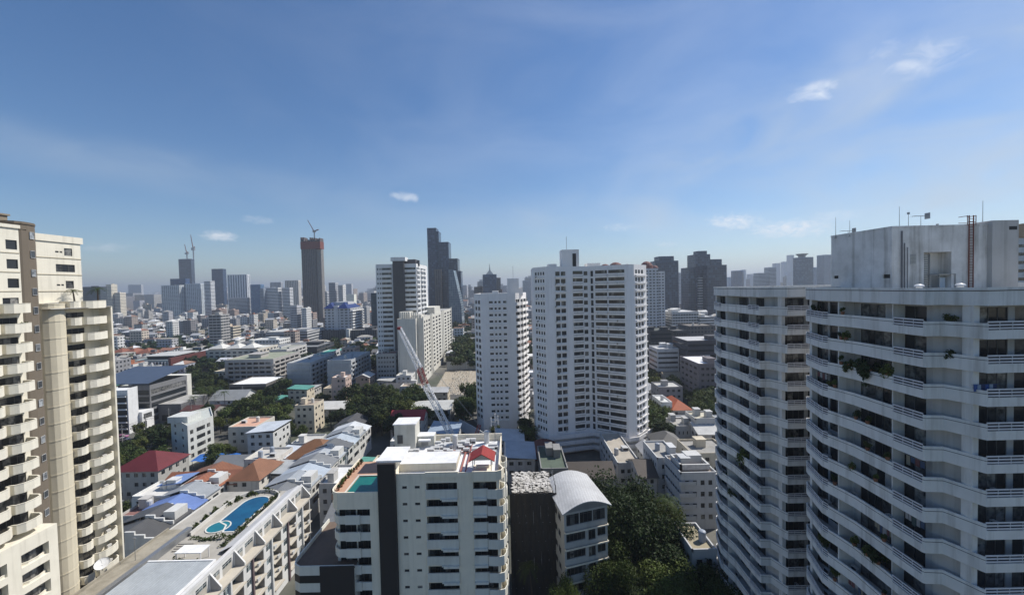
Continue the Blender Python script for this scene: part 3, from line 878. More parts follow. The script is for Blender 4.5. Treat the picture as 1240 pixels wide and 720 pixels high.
# brown stair strip
arc = [(-78, 58.6), (-75.0, 59.1), (-74.3, 59.6), (-74.05, 60.3), (-74.15, 61.2), (-74.5, 62.2), (-75.2, 63.0), (-76.5, 63.7), (-79.3, 64.2)]
s_ = MB(); s_.prism(arc, 0, 77.4, 0)
s_.strip([(a + .12, b) for a, b in arc], .3, 77.2, 77.55, 0)
st = bp(s_, 'stair_shaft', [M_BR], TL)
ws = MB()
frs = []
for k in range(26):
    z = 75.6 - 2.9 * k
    if z < 1: break
    a, b = Vector((-74.15, 61.2)), Vector((-74.5, 62.2)); u = (b - a).normalized(); n = Vector((u.y, -u.x))
    cpt = a.lerp(b, .55) + n * .06
    frs.append((cpt.x, cpt.y, z, math.atan2(u.y, u.x), .85, 1.1))
add_windows(TL, wfr(frs, TL), 100, 'win', [M_FRAMEW, glass((.05, .055, .06), (.4, .42, .44), .5)], 'stair_window')
p = MB(); p.box(-90, 52, 76.5, -76.4, 60.6, 78.5, 0); p.box(-90.1, 51.9, 78.5, -76.2, 60.8, 78.75, 0); bp(p, 'penthouse', [paint((.26, .22, .165), .8)], TL)
# tan curved shaft with ring lines
t = MB(); carc = [(-79.6 + 2.05 * math.cos(R(a)), 67.9 + 2.0 * math.sin(R(a))) for a in range(-100, 101, 20)]
t.prism(carc + [(-82, 69), (-82, 66)], 0, 64.9, 0)
ts = bp(t, 'curved_shaft', [M_CR2], TL)
for k in range(22):
    t = MB(); t.strip([(x + (.06 if x > -79.6 else 0), y) for x, y in carc], .1, 64.7 - 2.9 * k, 64.9 - 2.9 * k, 0); bp(t, 'ring_moulding', [M_CR2], TL)
# balconies
def bal(outl, plate):
    m = MB(); m.strip(outl, .14, -1.2, 0, 0); m.prism(plate, -1.35, -1.2, 0); m.strip([(x + .04, y) for x, y in outl], .2, 0.0, .05, 0)
    return bp(m, 'balcony', [M_CR], TL)
R1 = [(-79.3, 69.4), (-77.6, 69.55), (-77.25, 69.9), (-77.1, 70.5), (-77.3, 71.1), (-77.75, 71.45)]
R2 = [(-77.75, 71.5), (-77.1, 71.75), (-76.65, 72.5), (-76.55, 73.5), (-76.7, 74.6), (-77.1, 75.3), (-77.8, 75.7), (-79.3, 75.9)]
L1 = [(-74, 50.4), (-72.3, 50.6), (-71.7, 51.5), (-71.6, 53.5), (-71.7, 55.2), (-72.3, 55.9), (-73, 56.1)]
L2 = [(-73, 56.15), (-72.2, 56.3), (-71.65, 57.0), (-71.6, 58.2), (-71.9, 59.2), (-72.6, 59.6), (-74, 59.7)]
protos = [bal(R1, R1 + [(-79.3, 71.45)]), bal(R2, R2 + [(-79.3, 71.5)]), bal(L1, L1 + [(-74, 56.1)]), bal(L2, L2 + [(-74, 56.15)])]
for j, pr in enumerate(protos):
    for k in range(NL):
        o = pr if k == 0 else pr.copy()
        if k: col.objects.link(o); o.parent = TL
        o.location.z = 65.15 - 2.9 * k
# end fins with their small drying yards
f_ = MB(); f_.box(-79.3, 76.0, 0, -77.0, 76.3, 64.0); bp(f_, 'end_wall', [M_CR], TL)
for k in range(NL):
    z = 61.0 - 2.9 * k
    f_ = MB(); f_.box(-78.6, 74.4, z + .2, -78.2, 75.2, z + .9); bp(f_, 'air_conditioner', [M_FRAMEW], TL)
g_ = MB(); g_.box(-79.3, 66, 63.95, -76.9, 76.2, 64.05); g_.box(-90, 66, 63.9, -79.31, 76.2, 64.0); bp(g_, 'terrace', [M_ROOFC], TL)
# bottom block
w = MB(); fr = w.facade((-71.4, 50), (-71.4, 60.6), 0, 31, [(1.2, 4.4, 1 + 2.9 * k, 2.9 + 2.9 * k) for k in range(10)] + [(6, 9.4, 1 + 2.9 * k, 2.9 + 2.9 * k) for k in range(10)], 1.0, 0)
w.facade((-71.4, 60.6), (-73.9, 60.6), 0, 31, [], .1, 0); w.facade((-76, 50), (-71.4, 50), 0, 31, [], .1, 0); w.poly([(-76, 50, 31), (-71.4, 50, 31), (-71.4, 60.6, 31), (-76, 60.6, 31)], 0)
bp(w, 'podium', [M_CR], TL); add_windows(TL, wfr(fr, TL), 100, 'door', [M_FRAME, M_SLIDE])
tag(TL, 'cream apartment tower with a brown stair strip and rounded balconies', 'apartment tower')
reserve(-95, 48, -70, 78); LAND.append((-76, 66, 'cream tower'))
palm(-78.0, 70.7, 3.1, 1.25, 'small palm on the cream tower terrace, nearer the upper wall', 'palms on the cream tower terrace', z=64.05)
palm(-77.9, 74.6, 3.3, 1.5, 'small palm at the outer end of the cream tower terrace', 'palms on the cream tower terrace', z=64.05)

for (y, z, s, hang, lab) in ((58.6, 61.0, 1.0, .1, 'big leafy plant at the outer end of the second cream tower balcony on the left'), (57.0, 64.0, .6, 0, 'low shrub on the top left balcony of the cream tower'), (58.4, 64.0, .7, 0, 'round shrub at the outer end of the top left cream balcony'),
                             (72.6, 46.6, .5, 0, 'small green plant on a middle right balcony of the cream tower'), (57.4, 43.7, .6, .1, 'plant on a middle left balcony of the cream tower'), (73.0, 29.2, .5, 0, 'plant on a low right balcony of the cream tower')):
    potplant(-72.4 if y < 60 else -77.4, y, z - .17, s, lab, hang, int(y) % 6)

# ================================================================ condominium in the middle foreground, rooftop pool
M_IW = paint((.85, .78, .635), .75, .14, .25, 'grey_render')
M_IW2 = paint((.72, .705, .63), .75, .14, .25, 'grey_render_band')
M_ID = paint((.035, .031, .030), .7, .1, .1, 'dark_cladding')
M_RW = paint((.80, .80, .80), .6, .38, .06, 'white_roof_coating')
M_TERRA = paint((.50, .31, .22), .85, .3, .1, 'terracotta_deck')
I = empty('condominium', (-17, 67, 0))
w = MB(); fr = []; fd = []
NI = 11
ops = []
for k in range(NI):
    z = 31.0 - 2.9 * k
    if z < 0: break
    for (a, b) in ((1.05, 1.85), (3.2, 4.05)): ops.append((a, b, z + 1.32, z + 1.78))
    for (a, b) in ((5.15, 10.45), (13.2, 17.2)): ops.append((a, b, z, z + 2.2))
q = w.facade((-20, 67), (-2.3, 67), 0, 34.95, ops, 1.5, 0)
fr = [(c[0], c[1] - 1.38, *c[2:]) for c in q if c[5] < 1]; fd = [c for c in q if c[5] >= 1]
ops = []
for k in range(NI):
    z = 31.0 - 2.9 * k
    if z > 0: ops += [(2.0, 4.2, z, z + 2.2), (5.6, 8.6, z, z + 2.2), (10.5, 13.5, z, z + 2.2)]
fd += w.facade((-2.3, 67), (-2.3, 82.7), 0, 34.95, ops, .3, 0)
w.facade((-2.3, 82.7), (-23, 82.7), 0, 34.95, [], .1, 0); w.facade((-22.9, 82.7), (-22.9, 67), 0, 34.95, [], .1, 0)
bp(w, 'wall', [M_IW], I)
add_windows(I, wfr(fr, I), 100); add_windows(I, wfr(fd, I), 100, 'door', name='balcony_door')
for (x0, x1) in ((-14.95, -9.45), (-6.85, -2.25)):
    xm = x0 + (x1 - x0) * .52
    for k in range(NI):
        z = 31.0 - 2.9 * k
        if z < 0: break
        b = MB()
        if x0 < -9:
            b.box(x0, 66.75, z - .35, x1, 66.92, z + 1.12); b.box(xm, 66.3, z - .72, x1, 66.97, z - .352); b.box(xm - .35, 66.5, z - .55, xm - .002, 66.97, z - .352)
        else:
            b.box(x0, 66.75, z - .35, xm, 66.92, z + 1.12); b.box(x0, 66.3, z - .7, xm, 66.97, z - .352)
            b.strip([(xm, 66.95), (xm + .1, 66.5), (-2.7, 66.4), (-1.7, 66.7), (-1.25, 67.7), (-1.4, 68.9), (-2.25, 69.5)], .14, z - .35, z + 1.1, 0)
            b.prism([(xm, 66.99), (xm + .1, 66.52), (-2.7, 66.42), (-1.7, 66.72), (-1.27, 67.7), (-1.42, 68.9), (-2.28, 69.5), (-2.28, 66.99)], z - .52, z - .352, 0)
        bp(b, 'balcony', [M_IW2], I)
for yy in (72.2, 77.3):
    for k in range(NI):
        z = 31.0 - 2.9 * k
        if z < 0: break
        b = MB(); o_ = [(-2.28, yy), (-1.6, yy + .2), (-1.2, yy + 1.0), (-1.2, yy + 2.4), (-1.6, yy + 3.2), (-2.28, yy + 3.4)]
        b.strip(o_, .14, z - .36, z + .85, 0); b.prism(o_, z - .51, z - .36, 0); bp(b, 'balcony', [M_IW2], I)
d_ = MB(); d_.box(-22.95, 66.45, 0, -19.95, 66.99, 36.9, 0); d_.box(-22.9, 67.0, 33, -20.0, 72.6, 36.85, 1); d_.box(-23.3, 67.2, 36.86, -19.0, 73.2, 37.15, 2)
bp(d_, 'dark_shaft', [M_ID, M_IW, M_RW], I)
r_ = MB(); r_.box(-22.7, 67.2, 33.6, -2.5, 82.5, 34.2, 0)
bp(r_, 'roof', [M_RW], I)
r_ = MB(); r_.strip([(-23, 82.9), (-23, 82.8), (-2.2, 82.8), (-2.2, 82.9)][1:3], .25, 33.9, 35.6, 0); r_.box(-14.9, 66.7, 34.3, -9.3, 66.95, 35.2, 0); r_.box(-9.3, 66.85, 34.2, -6.9, 66.97, 35.0, 0)
r_.strip([(-6.9, 66.6), (-2.8, 66.55), (-1.9, 67.0), (-1.5, 67.9), (-2.2, 69.4)], .2, 33.6, 35.2, 0); r_.strip([(-2.28, 69.4), (-2.28, 82.7)], .2, 34.2, 35.1, 0)
bp(r_, 'parapet', [M_IW], I)
r_ = MB(); r_.box(-20, 69.3, 34.2, -9.9, 74.3, 35.6, 0, 1); bp(r_, 'raised_slab', [paint((.62, .58, .48), .8), M_RW], I)
p = MB(); p.box(-23.6, 78.6, 34.2, -19.4, 82.4, 39.3, 0, 1); p.box(-23.8, 78.4, 39.32, -19.2, 82.6, 39.55, 1); p.box(-19.38, 80.2, 34.2, -16, 82.5, 36.4, 0, 1); p.box(-19.0, 79.2, 35.6, -16.6, 80.19, 35.9, 1)
ph2 = bp(p, 'penthouse', [paint((.60, .59, .53), .8, .25, .3), M_RW], I)
p = MB(); p.box(-23.0, 78.55, 35.6, -21.9, 78.6, 37.3); o = bp(p, 'door', [M_FRAME], I); o.parent = ph2
p = MB(); p.box(-18.6, 80.14, 34.5, -17.2, 80.2, 36.0); o = bp(p, 'door', [plain((.3, .3, .29), .6)], I); o.parent = ph2
rr = random.Random(5)
for k in range(64):
    x, y = rr.uniform(-22, -3.2), rr.uniform(74.6, 82)
    if x < -15.5 and y > 77.5: continue
    s = rr.choice((.5, .6, .9))
    p = MB(); p.box(x - s, y - .35, 34.3, x + s, y + .35, 34.3 + rr.uniform(.5, 1.0)); p.box(x - s + .1, y - .36, 34.4, x + s - .1, y - .35, 34.7, 1)
    bp(p, 'air_conditioner', [M_FRAMEW, M_DARK], I)
for (x, y, h) in ((-11.5, 79, 2.6), (-5.3, 81.4, 2.4), (-20.5, 75.2, 1.5)):
    p = MB(); p.tube((x, y, 34.2), (x, y, 34.2 + h), .55, 12); p.dome((x, y, 34.2 + h), .55, .25, 12, 3); bp(p, 'water_tank', [plain((.62, .62, .60), .5)], I)
for (x0, y0, x1, y1) in ((-9.2, 68.2, -8.9, 80), (-18, 76.2, -8.5, 76.35), (-8.3, 68.2, -8.1, 80), (-15, 77.1, -4, 77.25), (-19, 74.8, -10, 74.95)):
    p = MB(); p.box(x0, y0, 34.45, x1, y1, 34.6); bp(p, 'pipe', [plain((.34, .13, .11), .7)], I)
# gazebo
gz = empty('roof_gazebo', (-5.3, 69.6, 34.2))
for sx in (-1.6, 1.6):
    for sy in (-1.3, 1.5):
        p = MB(); p.box(sx - .07, sy - .07, 0, sx + .07, sy + .07, 2.3); p.build('post', M_FRAMEW, gz)
p = MB(); p.gable(-1.9, -1.6, 1.9, 1.8, 2.3, 1.1, .35, 0, 'y', 1); p.build('roof', [roofing((.30, .035, .03), .3, .55, 'metal', 'red_sheet_roof'), paint((.6, .57, .5))], gz)
p = MB(); p.box(-1.7, -1.4, .02, 1.7, 1.6, .12); p.box(-1.2, .2, .12, 1.2, .7, .55); p.build('platform', M_IW, gz)
tag(gz, 'small red gabled roof shelter standing on the white condominium roof', 'gazebo')
# pool wing
pw = MB(); fr = []
ops = [(.5, 3.4, 29.2 - 1.45 - 2.9 * k - .75, 29.15 - 2.9 * k) for k in range(10)] + [(3.6, 7.0, 29.2 - 1.45 - 2.9 * k - .75, 29.15 - 2.9 * k) for k in range(10)]
fr = pw.facade((-30.9, 68.2), (-23.0, 68.2), 0, 29.2, [o for o in ops if o[2] > 0], .2, 0)
pw.facade((-30.9, 80.5), (-30.9, 68.2), 0, 29.2, [], .1, 0); pw.facade((-22.9, 80.5), (-30.9, 80.5), 0, 29.2, [], .1, 0)
PO = [(-31.5, 80.5), (-31.6, 69.0), (-31.4, 68.0), (-30.9, 67.3), (-30.1, 66.9), (-22.96, 66.85)]
pw.strip(PO, .18, 29.2, 31.95, 0); pw.prism(PO + [(-22.96, 80.5)], 29.0, 29.2, 0)
wing = bp(pw, 'pool_wing', [M_IW], I)
for f in (fr,): add_windows(I, wfr(f, I), 100, 'door', name='balcony_door')
for k in range(9):
    z = 27.9 - 2.9 * k
    xl = 0 if k not in (3,) else .4
    b = MB(); o_ = [(-31.3 + xl, 74), (-31.4 + xl, 69.0), (-31.2 + xl, 68.0), (-30.7 + xl, 67.4), (-30.0 + xl, 67.0), (-24.6, 66.95)]
    b.strip(o_, .15, z - 1.35, z - .1, 0); b.prism(o_ + [(-24.6, 68.19), (-30.9, 68.19)], z - 1.5, z - 1.35, 0)
    b.box(-28.8, 66.7, z - 1.45, -26.3, 66.94, z + .1, 0)
    bp(b, 'balcony', [M_IW2], I)
b = MB(); b.box(-24.58, 66.9, 0, -22.96, 68.2, 29.2); bp(b, 'pier', [M_IW], I)
# deck and pool
px0, px1, py0, py1 = -29.1, -23.1, 67.6, 74.2
k_ = MB(); k_.prism([(-31.4, 67.5), (px0, 67.5), (px0, 80.4), (-31.4, 80.4)], 30.4, 31.3, 0); k_.box(px0 + .002, py1, 30.4, -22.97, 80.4, 31.3, 0)
bp(k_, 'deck', [M_TERRA], I)
M_TILE = plain((.03, .34, .30), .4, key='pool_tile')
def pool_water(name, tint, deep):
    m, nt, b = newmat(name); pos = nt.nodes.new('ShaderNodeNewGeometry').outputs['Position']
    lk(nt, mixcol(nt, ramp(nt, noise(nt, .4, pos, 3), .35, .65), tint, deep), b.inputs['Base Color'])
    b.inputs['Roughness'].default_value = .06
    bm_ = nt.nodes.new('ShaderNodeBump'); bm_.inputs['Strength'].default_value = .12; bm_.inputs['Distance'].default_value = .05
    lk(nt, noise(nt, 2.2, pos, 2), bm_.inputs['Height']); lk(nt, bm_.outputs[0], b.inputs['Normal'])
    return m
k_ = MB(); k_.box(px0, py0, 30.4, px1, py1, 31.18, 0); o = bp(k_, 'pool_water', [pool_water('teal_water', (.010, .12, .105), (.012, .16, .13))], I)
k_ = MB(); k_.box(px0 - .3, py1, 31.3, px1, py1 + .3, 31.36); k_.box(px0 - .3, py0, 31.3, px0, py1 - .004, 31.36); bp(k_, 'pool_coping', [paint((.62, .60, .55))], I)
# lower podium with brown terrace
k_ = MB(); PP = [(-38, 80), (-38.2, 68.0), (-37.7, 66.7), (-36.5, 66.0), (-27.3, 66.0)]
k_.prism(PP + [(-27.3, 78.5), (-31.0, 80)], 0, 19.2, 0, 1); k_.strip(PP, .2, 19.2, 19.9, 0); k_.box(-33.0, 65.8, 0, -27.2, 65.99, 19.9, 2)
for k in range(4): k_.strip([(x - .02 if x < -37 else x, y - .03) for x, y in PP[1:4]] + [(-33.05, 65.97)], .06, 17.0 - 2.9 * k, 18.3 - 2.9 * k, 3)
bp(k_, 'podium', [M_IW2, paint((.155, .115, .09), .85), M_ID, M_DARK], I)
tag(I, 'grey condominium with a white roof, a dark vertical shaft and a teal corner pool', 'apartment building')
reserve(-39, 64, 0, 84); LAND.append((-15, 75, 'grey condominium'))
for k in range(10):
    y = 69.0 + k * 1.15; potplant(-31.0 + rr.uniform(0, .5), y, 31.3, rr.uniform(.5, .9), 'potted shrub in the row along the teal pool terrace edge', 0, k % 6)['group'] = 'potted shrubs beside the teal pool'
for x, y0, y1, Y, lab in ((609, 518, 592, 67.6, 'tall thin white pole rising at the right corner of the grey condominium'),):
    a = atY(x, y1, Y); m = MB(); m.tube((0, 0, -4), (0, 0, 10.8), .06, 8); o = m.build('pole', M_FRAMEW, None, (-1.2, 67.2, 29)); tag(o, lab, 'pole')
cm = empty('cell_mast', (-3.6, 82.0, 34.2))
m = MB(); m.tube((0, 0, 0), (0, 0, 6.2), .07, 8); m.build('mast', M_STEEL, cm)
for k, (dx, dz) in enumerate(((-.7, 4.2), (.7, 4.6), (.1, 5.0))):
    m = MB(); m.box(dx - .13, -.25, dz - .9, dx + .13, -.1, dz + .9); m.box(min(0, dx), -.1, dz - .05, max(0, dx) + .02, -.05, dz + .05); m.build('panel_antenna', plain((.6, .6, .6), .5), cm)
tag(cm, 'mast with white panel antennas behind the red rooftop shelter', 'mast')

for o in list(col.objects):
    if o.parent is None and (o is I or (-33 < o.location.x < -.5 and 66 < o.location.y < 84 and o.location.z > 28)): o.location += Vector((-.6, 0, -.45))

# ================================================================ low building with the long blue pool, bottom left
M_JW = paint((.66, .66, .65), .7, .16, .25, 'white_render')
M_JP = paint((.16, .12, .125), .7, .1, .2, 'plum_pier')
M_BEI = paint((.52, .475, .40), .8, .25, .1, 'beige_slab')
M_PAVE = paint((.40, .38, .34), .85, .35, .05, 'pool_paving')
M_OLD = paint((.34, .31, .25), .9, .75, .1, 'weathered_concrete')
J = empty('pool_building', (-62, 60, 0))
Y0, Y1, XF = 50.0, 99.2, -52.5
w = MB(); fr = []; fdo = []
bay = 6.15; nb = 8
ops_t, ops = [], []
for i in range(nb):
    o_ = Y1 - Y0 - (i + 1) * bay
    ops_t += [(o_ + .7, o_ + 2.3, 14.3, 16.0), (o_ + 3.0, o_ + 5.4, 13.95, 16.1)]
    for k in range(4):
        z = 10.9 - 2.9 * k
        ops.append((o_ + .6, o_ + 1.9, z + .8, z + 2.3))
fr += w.facade((-54.3, Y0), (-54.3, Y1), 13.8, 16.7, ops_t, .12, 0)
fr += w.facade((XF, Y0), (XF, Y1), 0, 13.7, ops + [(Y1 - Y0 - (i + 1) * bay + 2.5, Y1 - Y0 - (i + 1) * bay + 5.9, 10.9 - 2.9 * k, 13.2 - 2.9 * k) for i in range(nb) for k in range(4)], .12, 0)
fr = [f if f[4] < 3 else (f[0] - 1.5, *f[1:]) for f in fr]
# recess floors and cheeks for the balconies
for i in range(nb):
    yb = Y1 - (i + 1) * bay
    for k in range(4):
        z = 10.9 - 2.9 * k
        w.quad((XF - 1.62, yb + 2.5, z), (XF - .12, yb + 2.5, z), (XF - .12, yb + 5.9, z), (XF - 1.62, yb + 5.9, z), 1)
        w.quad((XF - 1.62, yb + 5.9, z + 2.3), (XF - .12, yb + 5.9, z + 2.3), (XF - .12, yb + 2.5, z + 2.3), (XF - 1.62, yb + 2.5, z + 2.3), 0)
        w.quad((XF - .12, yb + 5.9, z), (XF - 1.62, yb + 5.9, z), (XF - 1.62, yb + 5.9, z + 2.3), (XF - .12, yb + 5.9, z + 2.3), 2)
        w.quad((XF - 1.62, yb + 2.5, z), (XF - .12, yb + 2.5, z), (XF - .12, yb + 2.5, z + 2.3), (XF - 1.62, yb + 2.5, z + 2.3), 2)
w.facade((XF, Y1), (-75, Y1), 0, 13.7, [], .1, 0); w.facade((-54.3, Y1), (-56, Y1), 13.7, 16.7, [], .1, 0); w.facade((-75, Y1), (-75, Y0), 0, 15.5, [], .1, 0); w.facade((-75, Y0), (XF, Y0), 0, 13.7, [], .1, 0)
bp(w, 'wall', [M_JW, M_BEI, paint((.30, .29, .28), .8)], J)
add_windows(J, wfr(fr, J), 100, 'win', [M_FRAMEW, glass((.03, .05, .06), (.35, .42, .45), .5)])
s_ = MB(); s_.box(-54.28, Y0, 13.7, -52.2, Y1 + .1, 13.94, 0); bp(s_, 'terrace', [M_BEI], J)
for i in range(nb + 1):
    y = Y1 - i * bay
    s_ = MB(); a, b = y - .18, y + .12
    for yy, rv in ((a, 0), (b, 1)):
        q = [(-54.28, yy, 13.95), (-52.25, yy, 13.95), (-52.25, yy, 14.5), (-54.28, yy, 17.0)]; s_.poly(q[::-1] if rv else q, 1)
    s_.quad((-52.25, a, 14.5), (-52.25, b, 14.5), (-54.28, b, 17.0), (-54.28, a, 17.0)); s_.quad((-52.25, a, 13.95), (-52.25, b, 13.95), (-52.25, b, 14.5), (-52.25, a, 14.5))
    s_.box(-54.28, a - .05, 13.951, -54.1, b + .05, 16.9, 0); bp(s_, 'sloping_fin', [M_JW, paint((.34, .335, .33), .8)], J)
    if i < nb:
        for k in range(4):
            z = 10.9 - 2.9 * k
            s_ = MB(); yb = y - bay
            s_.box(XF + .003, yb + 2.45, z - .18, XF + .55, yb + 5.95, z + .02, 0); bp(s_, 'balcony_slab', [M_BEI], J)
            if rr.random() < .7:
                s_ = MB(); c = yb + rr.uniform(3.0, 5.3); s_.box(XF + .05, c - .4, z + .05, XF + .4, c + .4, z + .7); bp(s_, 'air_conditioner', [M_FRAMEW], J)
        s_ = MB(); s_.box(XF + .003, y - bay + 2.0, 0, XF + .35, y - bay + 2.4, 13.68); bp(s_, 'pier', [M_JP if i % 2 else M_JW], J)
s_ = MB(); s_.box(-55.4, Y0, 16.7, -54.2, Y1, 16.95); s_.strip([(-54.25, Y0), (-54.25, Y1)], .25, 16.95, 17.3)
s_.quad((-58.3, 76, 15.6), (-55.41, 76, 16.9), (-55.41, Y1, 16.9), (-58.3, Y1, 15.6), 0); s_.quad((-58.3, 76, 15.3), (-58.3, Y1, 15.3), (-58.3, Y1, 15.6), (-58.3, 76, 15.6), 0)
bp(s_, 'roof', [paint((.62, .62, .62), .7, .3, .05)], J)
s_ = MB(); s_.box(-75, Y0, 13.72, -54.32, Y1 + 1.0, 15.2, 0); bp(s_, 'deck', [M_PAVE], J)
s_ = MB(); s_.box(-75, Y0, 15.205, -70.2, 84, 15.5, 0); s_.box(-70.18, Y0, 15.205, -69.2, 83, 16.6, 1); s_.box(-75.2, Y0, 15.2, -74.9, 84, 15.9, 0); bp(s_, 'side_roof', [M_OLD, M_STEEL], J)
s_ = MB(); s_.box(-67.6, 62, 15.205, -55.6, 71.3, 17.2, 0, 1)
for k in range(5): s_.box(-67.6 + 2.95 * k, 62, 17.2, -67.5 + 2.95 * k, 71.3, 17.27, 1)
s_.box(-67.8, 71.2, 17.0, -55.4, 71.5, 17.35, 2); s_.box(-55.7, 62, 17.0, -55.4, 71.2, 17.35, 2); bp(s_, 'sheet_roof', [M_JW, roofing((.42, .45, .47), .5, .4, 'metal', 'pale_sheet_roof'), M_RW], J)
s_ = MB(); s_.box(-64.6, 73.2, 17.3, -59.6, 75.6, 17.45)
for x in (-64.4, -59.8):
    for y in (73.4, 75.4): s_.box(x - .06, y - .06, 15.2, x + .06, y + .06, 17.3)
bp(s_, 'canopy', [M_RW], J)
s_ = MB()
for k in range(5): s_.box(-68.4, 77.0 + k * .5, 15.2, -65.2, 77.5 + k * .5, 15.4 + k * .16 if k < 4 else 15.9)
bp(s_, 'steps', [M_PAVE], J)
# pool: long stadium with a round children's pool at its near end
st_ = [(-60.3, 83.2)] + [(-63.2 + 2.9 * math.cos(R(a)), 94.4 + 2.9 * math.sin(R(a))) for a in range(0, 181, 15)] + [(-66.1, 87.0), (-63.6, 85.6), (-62.6, 83.2)]
kd = [(-65.0 + 2.15 * math.cos(R(a)), 84.9 + 2.05 * math.sin(R(a))) for a in range(0, 360, 18)]
s_ = MB(); s_.prism(st_, 15.0, 15.26); bp(s_, 'pool_water', [pool_water('blue_water', (.008, .070, .15), (.010, .095, .19))], J)
s_ = MB(); s_.prism(kd, 15.0, 15.29); bp(s_, 'kids_pool_water', [pool_water('shallow_water', (.014, .14, .19), (.02, .18, .22))], J)
s_ = MB(); ring = st_ + [st_[0]]; s_.strip(ring[::-1], .32, 15.2, 15.34); s_.strip((kd + [kd[0]])[::-1], .25, 15.2, 15.36); bp(s_, 'pool_coping', [paint((.66, .65, .60), .7)], J)
rim = [(-68.6, 82)] + [(-69.0, 90)] + [(-63.6 + 5.4 * math.cos(R(a)), 94.4 + 5.0 * math.sin(R(a))) for a in range(180, -1, -15)] + [(-58.25, 84)]
s_ = MB(); s_.strip(rim, .3, 15.2, 16.0); bp(s_, 'pool_wall', [paint((.58, .56, .52), .8)], J)
tag(J, 'low white building with sloping balcony fins and a long blue pool on its deck', 'apartment building')
reserve(-77, 48, -51, 101); LAND.append((-62, 85, 'long blue pool'))
def hedge(pts, wd_, h, z, label, leaf=.16, dens=34, mat=None, name='hedge', group=None):
    m = MB(); r_ = random.Random(len(pts) * 13 + int(pts[0][0] * 7))
    for (a, b) in zip(pts[:-1], pts[1:]):
        A, B = Vector(a), Vector(b); L = (B - A).length; u = (B - A) / L; n = Vector((-u.y, u.x))
        for k in range(int(L * dens * h * 2)):
            p2 = A + u * r_.uniform(0, L) + n * r_.gauss(0, wd_ * .33)
            p = Vector((p2.x, p2.y, z + h * r_.random() ** .6 * (.75 + .4 * math.sin(p2.y * 2.1 + p2.x))))
            nn = Vector((r_.gauss(0, 1), r_.gauss(0, 1), r_.gauss(0, 1) + .6)).normalized(); a_ = nn.orthogonal().normalized(); b_ = nn.cross(a_); s = leaf * r_.uniform(.6, 1.4)
            m.quad(p - a_ * s, p - b_ * s * .7, p + a_ * s, p + b_ * s * .7)
    o = m.build(name, mat or LEAF2); tag(o, label, 'hedge', group); return o
hedge([(-59.2, 78), (-58.9, 92), (-59.8, 97.5)], .9, 1.2, 15.2, 'clipped hedge between the long blue pool and the white roof')
hedge([(-67.6, 80), (-64.0, 80.6), (-60.6, 80.9)], .8, 1.0, 15.2, 'short hedge at the near end of the long blue pool')
hedge([(-69.8, 83), (-70.2, 91), (-68, 97), (-64, 100), (-60, 99.4)], 1.0, 1.5, 14.6, 'dark shrubs curving round the outside of the long blue pool', .2)
hedge([(-66.8, 72.4), (-63, 72.8), (-60.4, 72.6)], 1.4, 1.2, 15.2, 'yellow-green shrubs beside the small white canopy', .22, 30, LEAF3)
q = atY(123, 686, 66)
dsh = empty('satellite_dish', (-68.2 - .9, 66.0, 15.5)); dsh.location = atZ(124, 690, 15.9)
m = MB(); m.tube((0, 0, 0), (0, 0, 1.0), .06, 8); m.build('mast', M_STEEL, dsh)
m = MB(); m.dome((0, 0, 0), 1.1, -.3, 18, 4); o = m.build('dish', plain((.72, .72, .72), .4), dsh, (0, 0, 1.3)); o.rotation_euler = (R(28), R(20), 0)
m = MB(); m.tube((0, 0, 1.3), (.1, -.3, 2.2), .025, 5); m.build('feed_arm', M_STEEL, dsh)
tag(dsh, 'round white satellite dish on the weathered roof beside the cream tower', 'satellite dish')
lp = empty('lamp_post', atZ(164, 678, 15.5)); m = MB(); m.tube((0, 0, 0), (0, 0, 4.3), .05, 8); m.build('pole', M_STEEL, lp); m = MB(); m.box(-.25, -.12, 4.25, .25, .12, 4.4); m.build('lamp_head', M_STEEL, lp)
tag(lp, 'thin grey lamp post on the weathered roof left of the blue pool', 'lamp post')

